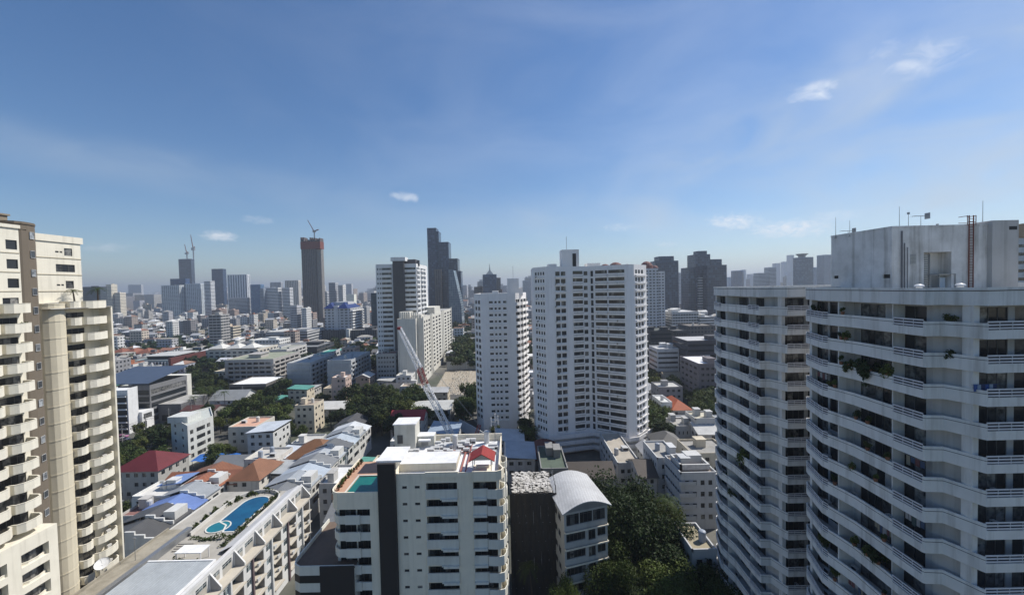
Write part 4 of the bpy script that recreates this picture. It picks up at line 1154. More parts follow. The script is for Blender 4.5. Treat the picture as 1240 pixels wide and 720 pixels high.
# ================================================================ helper for towers given by their plan
class Tower:
    def __init__(s, name, label, cat, plan, ztop, fh=2.9, first=None, nf=20, mats=None, group=None, back=None, limit=100):
        """plan: corner list (photo column at eye level, distance) left to right; faces listed later by index"""
        s.P = [Vector(((px - 620) / F * Y, Y)) for px, Y in plan]
        c = s.P[0].lerp(s.P[-1], .5)
        s.root = empty(name, (c.x, c.y, 0)); tag(s.root, label, cat, group)
        s.back = [Vector(b) for b in (back or [])]
        s.ztop, s.fh, s.first, s.nf, s.limit = ztop, fh, first, nf, limit
        s.mats = mats; s.w = MB(); s.fr = []; s.fd = []; s.done = set(); s.bals = []
        xs = [p.x for p in s.P + s.back]; ys = [p.y for p in s.P + s.back]; reserve(min(xs), min(ys), max(xs), max(ys), 3)
    def u(s, i, px):
        a, b = s.P[i], s.P[i + 1]; d = b - a; k = (px - 620) / F
        t = (k * a.y - a.x) / (d.x - k * d.y); return t * d.length
    def face(s, i, wins=(), bals=(), sill=.85, head=2.1, pro=.45, bh=.95, depth=1.2, low=-.35, skip=()):
        s.done.add(i); ops = []; keep = []
        a, b = s.P[i], s.P[i + 1]; L = (b - a).length; uu = (b - a) / L; n = Vector((uu.y, -uu.x))
        for k in range(s.nf):
            z = s.first - s.fh * k
            if z < .2: break
            for (p, q) in wins:
                u0, u1 = max(.1, s.u(i, p)), min(L - .1, s.u(i, q)); ops.append((u0, u1, z + sill, z + head))
            for (p, q) in bals:
                u0, u1 = max(.15, s.u(i, p)), min(L - .15, s.u(i, q)); ops.append((u0, u1, z, z + 2.25)); keep.append((u0, u1, z, k))
        f = s.w.facade(a, b, 0, s.ztop, ops, .15, 0)
        for q in f:
            if q[5] > 2.2: s.fd.append((q[0] + n.x * -.0, q[1] - n.y * 0, *q[2:]))
            else: s.fr.append(q)
        for (u0, u1, z, k) in keep: s.bals.append((a + uu * u0, a + uu * u1, n, z, pro, bh, low))
        return s
    def finish(s, bal_mat=None, roofm=None, winmats=None, bal_name='balcony', baln=100):
        for i in range(len(s.P) - 1):
            if i not in s.done: s.w.facade(s.P[i], s.P[i + 1], 0, s.ztop, [], .1, 0)
        ring = [s.P[-1]] + s.back + [s.P[0]]
        for a, b in zip(ring[:-1], ring[1:]): s.w.facade(a, b, 0, s.ztop, [], .1, 0)
        bp(s.w, 'wall', [s.mats[0]], s.root)
        poly = [(p.x, p.y) for p in s.P + s.back]
        m = MB(); m.poly([(x, y, s.ztop - .03) for x, y in poly], 0); m.strip(poly + [poly[0]], .3, s.ztop, s.ztop + .5, 1)
        bp(m, 'roof', [roofm or M_ROOFC, s.mats[0]], s.root)
        add_windows(s.root, wfr(s.fr, s.root), s.limit, 'win' if s.P[0].y < 200 else 'far', winmats)
        add_windows(s.root, wfr(s.fd, s.root), s.limit, 'far', winmats, 'balcony_door')
        B_ = sorted(s.bals, key=lambda b: -b[3]); extra = MB()
        for j, (A, B, n, z, pro, bh, low) in enumerate(B_):
            m = MB() if j < baln else extra
            o1, o2 = A + n * pro, B + n * pro
            m.strip([A - n * .02, o1, o2, B - n * .02], .14, z + low + .15, z + bh, 0)
            m.prism([(A.x, A.y), (o1.x, o1.y), (o2.x, o2.y), (B.x, B.y)], z + low, z + low + .15, 0)
            if j < baln: bp(m, bal_name, [bal_mat or s.mats[0]], s.root)
        if extra.v: bp(extra, bal_name, [bal_mat or s.mats[0]], s.root)['kind'] = 'stuff'
        return s.root
def roofbox(root, px0, px1, y0, Y, depth, zb, mat, name='roof_hut', extra=None):
    a, b = atY(px0, y0, Y), atY(px1, y0, Y); m = MB(); m.box(a.x, Y, zb, b.x, Y + depth, (a.z + b.z) / 2, 0)
    if extra: extra(m, a, b)
    return bp(m, name, [mat, M_DARK], root)

# ---- white twin-winged tower, centre right
M_CW = paint((.84, .82, .80), .7, .10, .22, 'white_tower_render')
C = Tower('residential_tower', 'broad white tower of two angled wings with a grey box on its roof', 'apartment tower',
          [(646, 159), (661, 152.5), (715, 157.6), (719, 156.4), (759, 149.5), (768, 150.0), (783, 158)], 72.9, 2.9, 69.35, 22, [M_CW], back=[(54, 176), (8.6, 176)])
C.face(0, wins=[(648.3, 650.3), (651.4, 653.3), (654.6, 656.4), (657.6, 659.4)], bals=[])
C.face(1, wins=[(673.0, 678.3), (679.6, 685.2), (707.2, 711.8)], bals=[(694, 706)], sill=.5, head=2.1)
C.face(2, wins=[(715.4, 718.6)], sill=.0, head=2.2)
C.face(3, bals=[(721, 735.4), (737, 756.5)])
C.face(5, wins=[(769.5, 772), (773, 775.4), (776.5, 779.2)], sill=.6)
Cr = C.finish(M_CW)
for k in range(22):                       # ledges below the small windows
    z = 69.35 - 2.9 * k
    for i, (p, q), pr in ((1, (672.8, 685.6), .7), (0, (648, 660), .35), (5, (769, 782), .8)):
        a, b = C.P[i], C.P[i + 1]; d = (b - a).normalized(); n = Vector((d.y, -d.x)); A, B = a + d * C.u(i, p), a + d * C.u(i, q)
        m = MB(); o1, o2 = A + n * pr, B + n * pr
        m.prism([(A.x, A.y), (o1.x, o1.y), (o2.x, o2.y), (B.x, B.y)], z - .35, z - .2, 0); m.strip([A, o1, o2, B], .12, z - .2, z + .12, 0)
        bp(m, 'ledge', [M_CW], Cr)
    a, b = C.P[3], C.P[4]; d = (b - a).normalized(); n = Vector((d.y, -d.x)); A, B = a + d * C.u(3, 720.5), a + d * C.u(3, 757.5)
for k in range(22):
    z = 69.35 - 2.9 * k
    for i, (p, q) in ((3, (721, 756.5)), (1, (694, 706))):
        a, b = C.P[i], C.P[i + 1]; d = (b - a).normalized(); n = Vector((d.y, -d.x)); A, B = a + d * C.u(i, p) + n * .48, a + d * C.u(i, q) + n * .48
        m = MB(); m.strip([A, B], .05, z + .2, z + .34, 0); bp(m, 'groove', [M_LINE], Cr)
pods = MB(); P = C.P
o_ = [P[0] + Vector((-1.0, -.5)), P[1] + Vector((-.3, -2.0)), P[2] + Vector((0, -3)), P[3] + Vector((.3, -3)), P[4] + Vector((0, -2)), P[5] + Vector((.8, -1.4)), P[6] + Vector((2, -.5))]
for k in range(3):
    pods.strip([(v.x, v.y) for v in o_], .3, 1.7 + 2.6 * k, 3.0 + 2.6 * k, 0); pods.prism([(v.x, v.y) for v in o_] + [(P[6].x, 165), (P[0].x, 165)], 1.5 + 2.6 * k, 1.7 + 2.6 * k, 0)
bp(pods, 'podium', [M_CW], Cr)
roofbox(Cr, 680, 701, 302, 158, 7, 72.4, M_CW)
for a_ in ((664, 674, 319.5, 160, 6), (711, 727, 318.5, 160, 6)): roofbox(Cr, *a_, 72.4, M_CW)
m = MB(); q = atY(695.5, 316, 157.9); m.box(q.x - .7, 157.86, q.z - 2.5, q.x + .7, 157.99, q.z + 3.0); bp(m, 'door', [M_DARK], Cr)
m = MB(); q = atY(686, 300, 160); m.tube((q.x, 160, q.z - 1), (q.x, 160, q.z + 4.5), .08, 5); bp(m, 'mast', [M_STEEL], Cr)
rc_ = random.Random(14)
for k in range(22):
    z = 69.35 - 2.9 * k
    for i, px in ((1, 674.5), (1, 683), (0, 651), (3, 724), (3, 748), (5, 775)):
        if rc_.random() < .42:
            a, b = C.P[i], C.P[i + 1]; d = (b - a).normalized(); n = Vector((d.y, -d.x)); q = a + d * C.u(i, px + rc_.uniform(-1.5, 1.5)) + n * .32
            m = MB(); m.box(q.x - .4, q.y - .2, z - .18, q.x + .4, q.y + .2, z + .5); bp(m, 'air_conditioner', [M_FRAMEW if rc_.random() < .7 else M_CONC], Cr)
LAND.append((37, 155, 'broad white tower'))

# ---- slim white tower left of it
M_DW = paint((.83, .81, .79), .7, .10, .2, 'white_slab_render')
D = Tower('residential_tower', 'slim white tower with rounded balconies on its right edge, left of the broad white tower', 'apartment tower',
          [(574, 184), (582, 178), (614, 178), (624, 178.4), (629.5, 181), (637, 192)], 62.6, 2.9, 58.0, 19, [M_DW], back=[(6.4, 200), (-16, 200)])
D.face(0, wins=[(575.3, 577.4), (578.6, 581)], sill=.5)
D.face(1, wins=[(592, 596.5), (598.6, 601.3), (603.2, 606), (609, 613)], sill=.75, head=1.75)
D.face(3, bals=[(624.4, 629)], pro=.9); D.face(4, bals=[(630, 633), (633.6, 636.6)], pro=1.1)
Dr = D.finish(M_DW)
for k in range(19):
    z = 58.0 - 2.9 * k
    if z < 1: break
    m = MB(); x0, x1 = (591.5 - 620) / F * 178, (613.5 - 620) / F * 178; m.box(x0, 177.6, z - .3, x1, 178, z + .1); bp(m, 'ledge', [M_DW], Dr)
roofbox(Dr, 614, 628, 337, 181, 6, 62, M_DW); roofbox(Dr, 596, 603, 352, 182, 5, 62, M_DW); roofbox(Dr, 620, 633, 348, 181.5, 8, 62, M_DW)
m = MB(); q = atY(621, 322, 183); m.tube((q.x, 183, 66), (q.x, 183, q.z), .07, 5); bp(m, 'mast', [M_STEEL], Dr)
LAND.append((-6, 180, 'slim white tower'))

# ---- beige slab block seen end-on
M_EW = paint((.66, .635, .565), .75, .14, .3, 'beige_slab_wall')
E = Tower('residential_slab', 'long beige slab block with a blank end wall behind the crane boom', 'apartment building',
          [(480, 271), (502.5, 271), (504, 275), (511, 275), (521, 303), (521.6, 309), (535, 351), (535.6, 357), (546, 402)], 45.2, 2.9, 41.2, 14, [M_EW], back=[(-84, 402), (-79, 300)])
E.face(3, wins=[(512.3, 514), (515.2, 516.8), (518, 519.8)], sill=.4); E.face(5, wins=[(523.4, 525.4), (527, 529), (530.4, 532.6)], sill=.4); E.face(7, wins=[(537.6, 539.6), (541, 543), (544, 545.6)], sill=.4)
Er = E.finish()
for i in (3, 5, 7):                        # broad pilasters framing the windows
    a, b = E.P[i], E.P[i + 1]
    for t in (.04, .96):
        q = a.lerp(b, t); m = MB(); m.box(q.x - .2, q.y - 1.0, 0, q.x + .45, q.y + 1.0, 46.8); bp(m, 'pilaster', [M_EW], Er)
for a_ in ((483, 496, 377.5, 280, 16), (499, 510, 381, 282, 8), (512, 526, 372, 320, 25), (490, 508, 373, 300, 10)): roofbox(Er, *a_, 45, M_EW)
m = MB()
for k in range(9):
    q = atY(485 + k * 2.6, 376, 276); m.box(q.x - .25, 276, 45, q.x + .25, 277, 50)
bp(m, 'roof_frame', [M_EW], Er)
LAND.append((-70, 280, 'beige slab block'))

# ---- taller white and dark banded tower behind it
M_FW = paint((.76, .76, .75), .7, .1, .2, 'banded_tower_render')
Ft = Tower('residential_tower', 'white tower with dark balcony rows and a dark central strip', 'apartment tower',
           [(456, 290), (476, 290), (490.5, 290), (505, 290), (509.5, 302), (516.5, 322)], 84, 3.5, 79.5, 22, [M_FW], back=[(-70, 330), (-99, 330)])
Ft.face(0, wins=[(457.5, 459), (460.5, 462)], bals=[(463, 475)], pro=.5, bh=.7, low=-.6); Ft.face(2, bals=[(491, 504)], pro=.5, bh=.7, low=-.6)
Ft.face(3, bals=[(505.3, 509.2)], pro=.6, bh=.9); Ft.face(4, bals=[(510.2, 513), (513.4, 516.2)], pro=.9, bh=.9)
Fr = Ft.finish()
m = MB(); x0, x1 = (476.5 - 620) / F * 288, (490 - 620) / F * 288; m.box(x0, 288, 0, x1, 289.98, 86.5); bp(m, 'dark_strip', [paint((.105, .10, .097), .7)], Fr)
m = MB(); m.box(x0 - 1.2, 287.6, 86.5, x1 + 1.2, 296, 89.2); bp(m, 'cap', [M_FW], Fr)
roofbox(Fr, 488, 503, 314, 294, 10, 83, paint((.10, .10, .11), .7)); roofbox(Fr, 505, 507.5, 315, 296, 2, 83, paint((.10, .10, .11), .7)); roofbox(Fr, 461, 474, 320, 292, 8, 83, M_FW)
LAND.append((-82, 295, 'banded tower'))

# ================================================================ crane
cr = empty('crawler_crane', (-19, 150, 0))
M_CWH = plain((.82, .82, .82), .5, key='crane_white'); M_CRD = plain((.30, .05, .045), .55, key='crane_red')
def lattice(mb, A, B, w0, w1, n, r, m=0):
    A, B = Vector(A), Vector(B); d = (B - A).normalized(); s = d.cross(Vector((0, 1, 0))).normalized(); t = Vector((0, 1, 0))
    def ringp(f):
        ww = w0 + (w1 - w0) * f; c = A.lerp(B, f); return [c + s * ww + t * ww, c - s * ww + t * ww, c - s * ww - t * ww, c + s * ww - t * ww]
    for k in range(n):
        a, b = ringp(k / n), ringp((k + 1) / n)
        for j in range(4):
            mb.tube(a[j], b[j], r, 5, m); l = (j + 1) % 4
            mb.tube(a[j] if k % 2 else a[l], b[l] if k % 2 else b[j], r * .45, 4, m); mb.tube(b[j], b[l], r * .45, 4, m)
f_ = atY(549, 531, 150); tip = atY(483.5, 397, 150); f0 = atY(556, 545, 150)
def along(px, py): return atY(px, py, 150)
a1, a2 = along(515.5, 466), along(508, 446)
m = MB(); lattice(m, f0, a1, .95, .95, 14, .21, 0); lattice(m, a1, a2, .9, .9, 4, .15, 1); lattice(m, a2, tip, .95, .55, 11, .21, 0)
bp(m, 'boom', [M_CWH, M_CRD], cr)
m = MB(); m.box(tip.x - .6, 149.2, tip.z - .6, tip.x + .6, 150.8, tip.z + .4); bp(m, 'boom_head', [M_CRD], cr)
m = MB(); m.tube((tip.x - .3, 149.9, tip.z - .3), (tip.x - .3, 149.9, 12), .04, 4); bp(m, 'hoist_cable', [M_DARK], cr)
m = MB(); m.box(-21, 147.6, 1.4, -13.6, 152.4, 4.6, 0); m.box(-15.6, 147.9, 4.6, -13.4, 152.1, 8.4, 0); bp(m, 'machine_house', [M_CRD], cr)
m = MB(); lattice(m, (-16.5, 150, 4.6), (-13.6, 150, 13.5), .7, .5, 6, .16, 0); bp(m, 'gantry', [M_CRD], cr)
m = MB(); g = Vector((-13.6, 150, 13.4))
for dy in (-.5, .5): m.tube(g + Vector((0, dy, 0)), Vector((tip.x, 150 + dy, tip.z)), .05, 4)
bp(m, 'pendant_line', [M_STEEL], cr)
for yy in (147.2, 151.6):
    m = MB(); m.prism([(-21.5, yy), (-13, yy), (-13, yy + 1.2), (-21.5, yy + 1.2)], 0.01, 1.38); bp(m, 'track', [M_DARK], cr)
m = MB(); m.box(-22.6, 147.8, 1.5, -21.01, 149.6, 4.0); bp(m, 'cab', [M_CWH], cr)
tag(cr, 'red and white lattice boom crane leaning left behind the grey condominium', 'crane')
reserve(-24, 146, -11, 154)

# ================================================================ generic buildings
PANE = glass((.02, .024, .028), (.3, .29, .27), .3)
def rooftop(root, x0, y0, x1, y1, z, mat, r_, n=2):
    for k in range(n):
        t = r_.random(); w_, d_ = (x1 - x0), (y1 - y0)
        cx, cy = r_.uniform(x0 + w_ * .2, x1 - w_ * .2), r_.uniform(y0 + d_ * .2, y1 - d_ * .2)
        m = MB()
        if t < .45: m.box(cx - w_ * .13, cy - d_ * .13, z, cx + w_ * .13, cy + d_ * .13, z + 2.6); m.box(cx - w_ * .15, cy - d_ * .15, z + 2.6, cx + w_ * .15, cy + d_ * .15, z + 2.75); m.build('stair_hut', mat, root)
        elif t < .75: m.tube((cx, cy, z), (cx, cy, z + 2.0), .75, 12); m.dome((cx, cy, z + 2.0), .75, .35, 12, 3); m.build('water_tank', plain(r_.choice(((.5, .5, .5), (.32, .36, .42), (.62, .6, .55))), .45), root)
        else:
            m.box(cx - 1, cy - .6, z, cx + 1, cy + .6, z + 1.1); m.box(cx - .8, cy - .61, z + .2, cx + .8, cy - .6, z + .9, 1); m.build('roof_unit', [M_FRAMEW, M_DARK], root)
def block(name, label, cat, pl, pr, ytop, Y, depth, wall, fh=3.1, fc=5, sc_=4, style='win', roofc=None, group=None, frac=.6, sill=.9, head=2.2,
          land=None, extra=2, gl=(.03, .04, .05), limit=60, z0=0, par=.6, bands=False, rot=0, tone=None):
    a, b = atY(pl, ytop, Y), atY(pr, ytop, Y); x0, x1, zt = a.x, b.x, (a.z + b.z) / 2
    cx = (x0 + x1) / 2; W = x1 - x0
    root = empty(name, (cx, Y, 0), rot); tag(root, label, cat, group)
    reserve(x0, Y, x1, Y + depth, 1.5)
    if land: LAND.append((cx, Y, land))
    nf = max(1, int((zt - .5) / fh)); X0, X1 = -W / 2, W / 2
    r_ = random.Random(int(pl * 31 + ytop)); wm = paint(wall, .78, .2, .25) if not isinstance(wall, bpy.types.Material) else wall
    rm = paint(roofc, .8, .35, .05) if isinstance(roofc, tuple) else (roofc or M_ROOFC)
    if Y < 330 and style in ('win', 'bal', 'ribbon'):
        m = MB(); fr = []
        def ops(L, n):
            if n <= 0: return []
            if style == 'ribbon': return [(.6, L - .6, zt - .7 - fh * (k + 1) + sill, zt - .7 - fh * (k + 1) + head) for k in range(nf)]
            cs = cols(L, n, L * .04 + .3, None, frac if style != 'bal' else .82)
            return [(p, q, zt - .7 - fh * (k + 1) + (sill if style == 'win' else .0), zt - .7 - fh * (k + 1) + head) for k in range(nf) for p, q in cs if zt - .7 - fh * (k + 1) > -.5]
        dep = .15 if style != 'bal' else .9
        near = Y < 215
        pane = None if near else 1
        fr += m.facade((X0, 0), (X1, 0), 0, zt, ops(W, fc), dep, 0, pane)
        fr += m.facade((X1, 0), (X1, depth), 0, zt, ops(depth, sc_), dep, 0, pane)
        fr += m.facade((X0, depth), (X0, 0), 0, zt, ops(depth, sc_), dep, 0, pane)
        m.facade((X1, depth), (X0, depth), 0, zt, [], .1, 0)
        m.build('wall', [wm, PANE], root)
        if near: add_windows(root, fr, limit, 'win' if Y < 150 else 'far')
        if style == 'bal':
            for k in range(nf):
                z = zt - .7 - fh * (k + 1)
                if z < .3: continue
                for (q0, q1) in (((X0, 0), (X1, 0)), ((X1, 0), (X1, depth)), ((X0, depth), (X0, 0))):
                    A, B = Vector(q0), Vector(q1); d = (B - A).normalized(); n = Vector((d.y, -d.x)); A2, B2 = A + d * .5, B - d * .5
                    if (B - A).length < 4: continue
                    mm = MB(); mm.strip([A2, A2 + n * .6, B2 + n * .6, B2], .12, z - .3, z + .85, 0); mm.build('balcony', [wm], root)
    else:
        st = {'win': dict(v=(.3, .78), u=(.2, .8)), 'ribbon': dict(v=(.38, .85), u=(-.1, 1.1)), 'bal': dict(v=(.4, .95), u=(.06, .94)),
              'curtain': dict(v=(.08, .96), u=(.06, .97)), 'vert': dict(v=(-.1, .93), u=(.3, .8)), 'blank': dict(v=(2, 3), u=(2, 3))}[style]
        wc = wall if not isinstance(wall, bpy.types.Material) else (.5, .5, .5)
        bw = max(2.0, W / max(1, fc)); gw = gridwall(wc, gl, fh, bw, **st)
        m = MB(); m.box(X0, 0, 0, X1, depth, zt, 0, 1); m.build('wall', [gw, rm], root)
        if bands:
            mm = MB(); nn = max(1, int(zt / fh))
            for k in range(1, nn):
                mm2 = MB(); mm2.box(X0 - .5, -.5, fh * k - .5, X1 + .5, depth + .5, fh * k + .45); 
                if k < 60: mm2.build('floor_band', wm, root)
    m = MB(); t = .3; m.strip([(X0, 0), (X1, 0), (X1, depth), (X0, depth), (X0, 0)], t, zt, zt + par, 0)
    if Y < 330 and style in ('win', 'bal', 'ribbon'): m.box(X0 + t, t, zt - .3, X1 - t, depth - t, zt + .05, 1)
    m.build('roof', [wm, rm], root)
    if extra: rooftop(root, X0, 0, X1, depth, zt + .04, wm, r_, extra)
    return root
def house(x, y, w, d, z, roof, rc, wc, label, cat='house', group=None, near=None, fh=3.0, rh=None, axis=None, name='house', rot=0, ex=1, nowin=False):
    """small building with its front at y; roof one of gable hip flat shed"""
    root = empty(name, (x, y, 0), rot); tag(root, label, cat, group); reserve(x - w / 2, y, x + w / 2, y + d, .6)
    near = (y < 190) if near is None else near
    r_ = random.Random(int(x * 17 + y * 3)); X0, X1 = -w / 2, w / 2
    wm = paint(wc, .8, .28, .3); m = MB(); fr = []
    nf = max(1, int((z + .3) / fh))
    def ops(L):
        n = max(1, round(L / 3.1)); cs = cols(L, n, .5, None, .48)
        return [(p, q, z - fh * (k + 1) + 1.0, z - fh * (k + 1) + 2.25) for k in range(nf) for p, q in cs if z - fh * (k + 1) > -.6 and r_.random() < .85]
    pane = None if near else 1
    for p, q in (((X0, 0), (X1, 0)), ((X1, 0), (X1, d)), ((X0, d), (X0, 0)), ((X1, d), (X0, d))):
        L = (Vector(q) - Vector(p)).length
        fr += m.facade(p, q, 0, z, ops(L) if not nowin and not (p[1] == d and q[1] == d) else [], .12, 0, pane)
    m.build('wall', [wm, PANE], root)
    if near: add_windows(root, fr, 40, 'win' if y < 140 else 'far')
    axis = axis or ('x' if w > d else 'y'); rh = rh or min(w, d) * .22
    if roof == 'flat':
        m = MB(); m.strip([(X0, 0), (X1, 0), (X1, d), (X0, d), (X0, 0)], .2, z, z + .7, 0); m.box(X0 + .2, .2, z - .2, X1 - .2, d - .2, z + .05, 1)
        m.build('roof', [wm, paint(rc, .85, .45, .05)], root)
        if ex: rooftop(root, X0 + .5, .5, X1 - .5, d - .5, z + .06, wm, r_, ex + 1)
    elif roof == 'shed':
        m = MB(); k = r_.choice((-1, 1)) * .8; th = .15; o = .5
        q = [(X0 - o, -o, z + .5 - k * .5), (X1 + o, -o, z + .5 + k * .5), (X1 + o, d + o, z + .5 + k * .5), (X0 - o, d + o, z + .5 - k * .5)]
        up = [(a, b, c + th) for a, b, c in q]; m.poly(up, 0); m.poly(q[::-1], 0)
        for j in range(4): l = (j + 1) % 4; m.poly([q[j], q[l], up[l], up[j]], 0)
        m.build('roof', roofing(rc, .4, .5, 'metal'), root)
    elif roof == 'gable':
        m = MB(); m.gable(X0, 0, X1, d, z, rh, .5, 0, axis, 1); m.build('roof', [roofing(rc, .35, .65, 'tile' if rc[0] > rc[2] * 1.6 else 'metal'), wm], root)
    else:
        m = MB(); m.hip(X0, 0, X1, d, z, rh, .6, 0); m.build('roof', roofing(rc, .35, .65, 'tile' if rc[0] > rc[2] * 1.6 else 'metal'), root)
    return root
def house_px(pl, pr, yeave, z, d, *a, **k):
    p, q = atZ(pl, yeave, z), atZ(pr, yeave, z)
    return house((p.x + q.x) / 2, (p.y + q.y) / 2, q.x - p.x, d, z, *a, **k)
RT = (.27, .10, .055); RB = (.20, .10, .058); RR = (.145, .026, .032); RG = (.20, .21, .22); RW = (.72, .72, .72); RBL = (.10, .18, .42); RLB = (.42, .47, .54); RTEAL = (.10, .36, .30); RDK = (.085, .085, .088)

# ---------------------------------------------------------------- neighbours around the foreground
# arched-roof house
z_ = 22.6
FL, FR_, BL_, BR_ = (atZ(683, 621.6, z_), atZ(735.2, 611, z_), atZ(663, 586.5, z_), atZ(713.6, 579.6, z_))
BR_ = FR_ + (BL_ - FL)
ah = empty('arched_roof_building', ((FL.x + FR_.x) / 2, FL.y, 0)); w = MB(); fr = []
L = (FR_ - FL).length; ops = []
for k in range(7):
    z = z_ - 3.4 - 3.3 * k
    ops += [(.4, L * .48, z + .9, z + 2.6), (L * .55, L * .72, z + .5, z + 2.6), (L * .76, L - .4, z + .9, z + 2.6)] if k else [(.4 + (L - .8) / 3 * j + .06, .4 + (L - .8) / 3 * (j + 1) - .06, z + .8, z + 3.0) for j in range(3)]
fr += w.facade(FL, FR_, 0, z_, ops, .25, 0)
L2 = (FL - BL_).length
fr += w.facade(BL_, FL, 0, z_, [(.5 + 2.3 * j, 2.2 + 2.3 * j, z_ - 3.0 - 3.3 * k, z_ - 1.6 - 3.3 * k) for k in range(6) for j in range(int(L2 / 2.5))], .15, 0)
w.facade(FR_, BR_, 0, z_, [], .1, 0); w.facade(BR_, BL_, 0, z_, [], .1, 0)
bp(w, 'wall', [paint((.50, .50, .48), .75, .2, .3)], ah); add_windows(ah, wfr(fr, ah), 90)
m = MB(); n = 14; ov = (FL - BL_).normalized() * .9; uo = (FR_ - FL).normalized() * .6
prev = None; A0, A1, B0, B1 = FL + ov - uo, FR_ + ov + uo, BL_ - ov - uo, BR_ - ov + uo
for k in range(n + 1):
    t = k / n; rz_ = 1.9 * math.sin(math.pi * (t * .9 + .05)) + .1
    a, b = A0.lerp(A1, t) + Vector((0, 0, rz_)), B0.lerp(B1, t) + Vector((0, 0, rz_))
    if prev:
        dn = Vector((0, 0, -.18)); m.quad(prev[0], a, b, prev[1]); m.quad(prev[1] + dn, b + dn, a + dn, prev[0] + dn); m.quad(prev[0] + dn, a + dn, a, prev[0]); m.quad(prev[1], b, b + dn, prev[1] + dn)
    prev = (a, b)
bp(m, 'roof', roofing((.56, .565, .57), .55, .45, 'metal', 'arched_sheet_roof'), ah)
m = MB(); 
for k in range(n):
    t0, t1 = k / n, (k + 1) / n; f = lambda t: 1.9 * math.sin(math.pi * (t * .9 + .05))
    for P_, Q_ in ((FL, FR_), (BR_, BL_)):
        p, q = P_.lerp(Q_, t0), P_.lerp(Q_, t1); m.quad(p, q, q + Vector((0, 0, f(t1) - .1)), p + Vector((0, 0, f(t0) - .1)))
bp(m, 'gable_wall', [paint((.3, .3, .3), .8)], ah)
for k in range(1, 6):
    z = z_ - 3.4 - 3.3 * k + 3.0; m = MB(); u = (FR_ - FL).normalized(); nn = Vector((u.y, -u.x, 0)); a, b = FL + nn * .02, FR_ + nn * .02
    m.strip([a - nn * .02, a + nn * .5, b + nn * .5, b], .12, z - .1, z + .15); bp(m, 'floor_band', [M_IW], ah)
tag(ah, 'white building with a pale arched metal roof beside the big dark tree', 'building'); reserve(3, 70, 20, 100); LAND.append((11, 80, 'arched-roof building'))

# half-demolished building wrapped in dark netting
nb_ = empty('netted_building', (3.4, 80.5, 0)); m = MB()
m.box(-1.0, 80.5, 0, 7.6, 90, 23.4); bp(m, 'wall', [paint((.07, .065, .06), .9, .4, .4)], nb_)
m = MB(); r_ = random.Random(11)
for k in range(420):
    x, y = r_.uniform(-.8, 7.2), r_.uniform(80.8, 89.6); s = r_.uniform(.12, .55); q = r_.random() * 6
    c, s2 = math.cos(q) * s, math.sin(q) * s; z = 23.45 + r_.random() * .18
    m.poly([(x - c, y - s2, z), (x + s2, y - c, z + r_.random() * .12), (x + c, y + s2, z + r_.random() * .22), (x - s2, y + c, z)])
o = bp(m, 'rubble', [paint((.55, .53, .50), .9, .8, .0)], nb_); o['kind'] = 'stuff'
for k in range(7):
    x = -1.3 + k * 1.55; m = MB(); m.tube((x, 80.1, 0), (x, 80.1, 24.6 + r_.random() * 1.5), .05, 5); bp(m, 'scaffold_pole', M_STEEL, nb_)
for k in range(7):
    y = 80.1 + k * 1.6; m = MB(); m.tube((8.1, y, 0), (8.1, y, 24.4 + r_.random()), .05, 5); bp(m, 'scaffold_pole', M_STEEL, nb_)
for k in range(12):
    z = 2 + 1.95 * k; m = MB(); m.tube((-1.5, 80.1, z), (8.2, 80.1, z), .04, 5); m.tube((8.1, 80, z), (8.1, 90, z), .04, 5); bp(m, 'scaffold_rail', M_STEEL, nb_)
m = MB()
for k in range(20):
    for j in range(14):
        x, z = -1.4 + k * .48, 2 + j * 1.55
        m.quad((x, 80.02 - .08 * math.sin(k * 1.9 + j), z), (x + .48, 80.02 - .08 * math.sin((k + 1) * 1.9 + j), z), (x + .48, 80.02 - .08 * math.sin((k + 1) * 1.9 + j + 1), z + 1.55), (x, 80.02 - .08 * math.sin(k * 1.9 + j + 1), z + 1.55))
bp(m, 'netting', paint((.045, .042, .04), .95, .3, .5), nb_)
tag(nb_, 'scaffolded building in dark netting with pale rubble on top, beside the grey condominium', 'construction site'); reserve(-2, 79, 9, 91)

# white modern houses lower right
w1 = block('modern_house', 'tall white modern house with a dark blue-grey front panel, lower right', 'house', 796, 824, 556, 116, 13, (.56, .57, .58), 3.0, 2, 7, 'win', (.34, .33, .31), frac=.45, land='dark-panelled white house')
m = MB(); a, b = atY(806, 560, 115.6), atY(823, 560, 115.6); rl = w1.location; m.box(a.x - rl.x, -.4, 0, b.x - rl.x, -.004, a.z - .2); m.build('front_panel', paint((.045, .055, .075), .6), w1)
w2 = block('modern_house', 'white modern house with balconies and an open roof frame beside the wavy towers', 'house', 824, 868, 574, 104.5, 11, (.50, .51, .52), 3.1, 4, 6, 'win', (.30, .25, .21), frac=.5, land='balconied modern house')
m = MB()
for k in range(4):
    m.strip([(-4.95, 10), (-5.5, 9.5), (-5.5, -.8), (-1, -.8)], .1, 3.0 + 3.1 * k, 4.0 + 3.1 * k); m.box(-5.5, -.8, 2.85 + 3.1 * k, -1, -.01, 2.99 + 3.1 * k)
m.build('balcony', paint((.46, .47, .48), .75), w2)
m = MB(); m.strip([(-4, 2), (4, 2), (4, 9), (-4, 9), (-4, 2)], .5, 15.1, 16.6); m.box(-1, 5, 15, 3.2, 8.4, 17.8); m.build('roof_frame', [paint((.55, .55, .54))], w2)
block('flat_roof_house', 'white house with a stained flat roof low at the foot of the far wavy tower', 'house', 838, 868, 668, 78, 9, (.50, .5, .5), 3, 2, 3, 'win', (.33, .29, .20), extra=1)
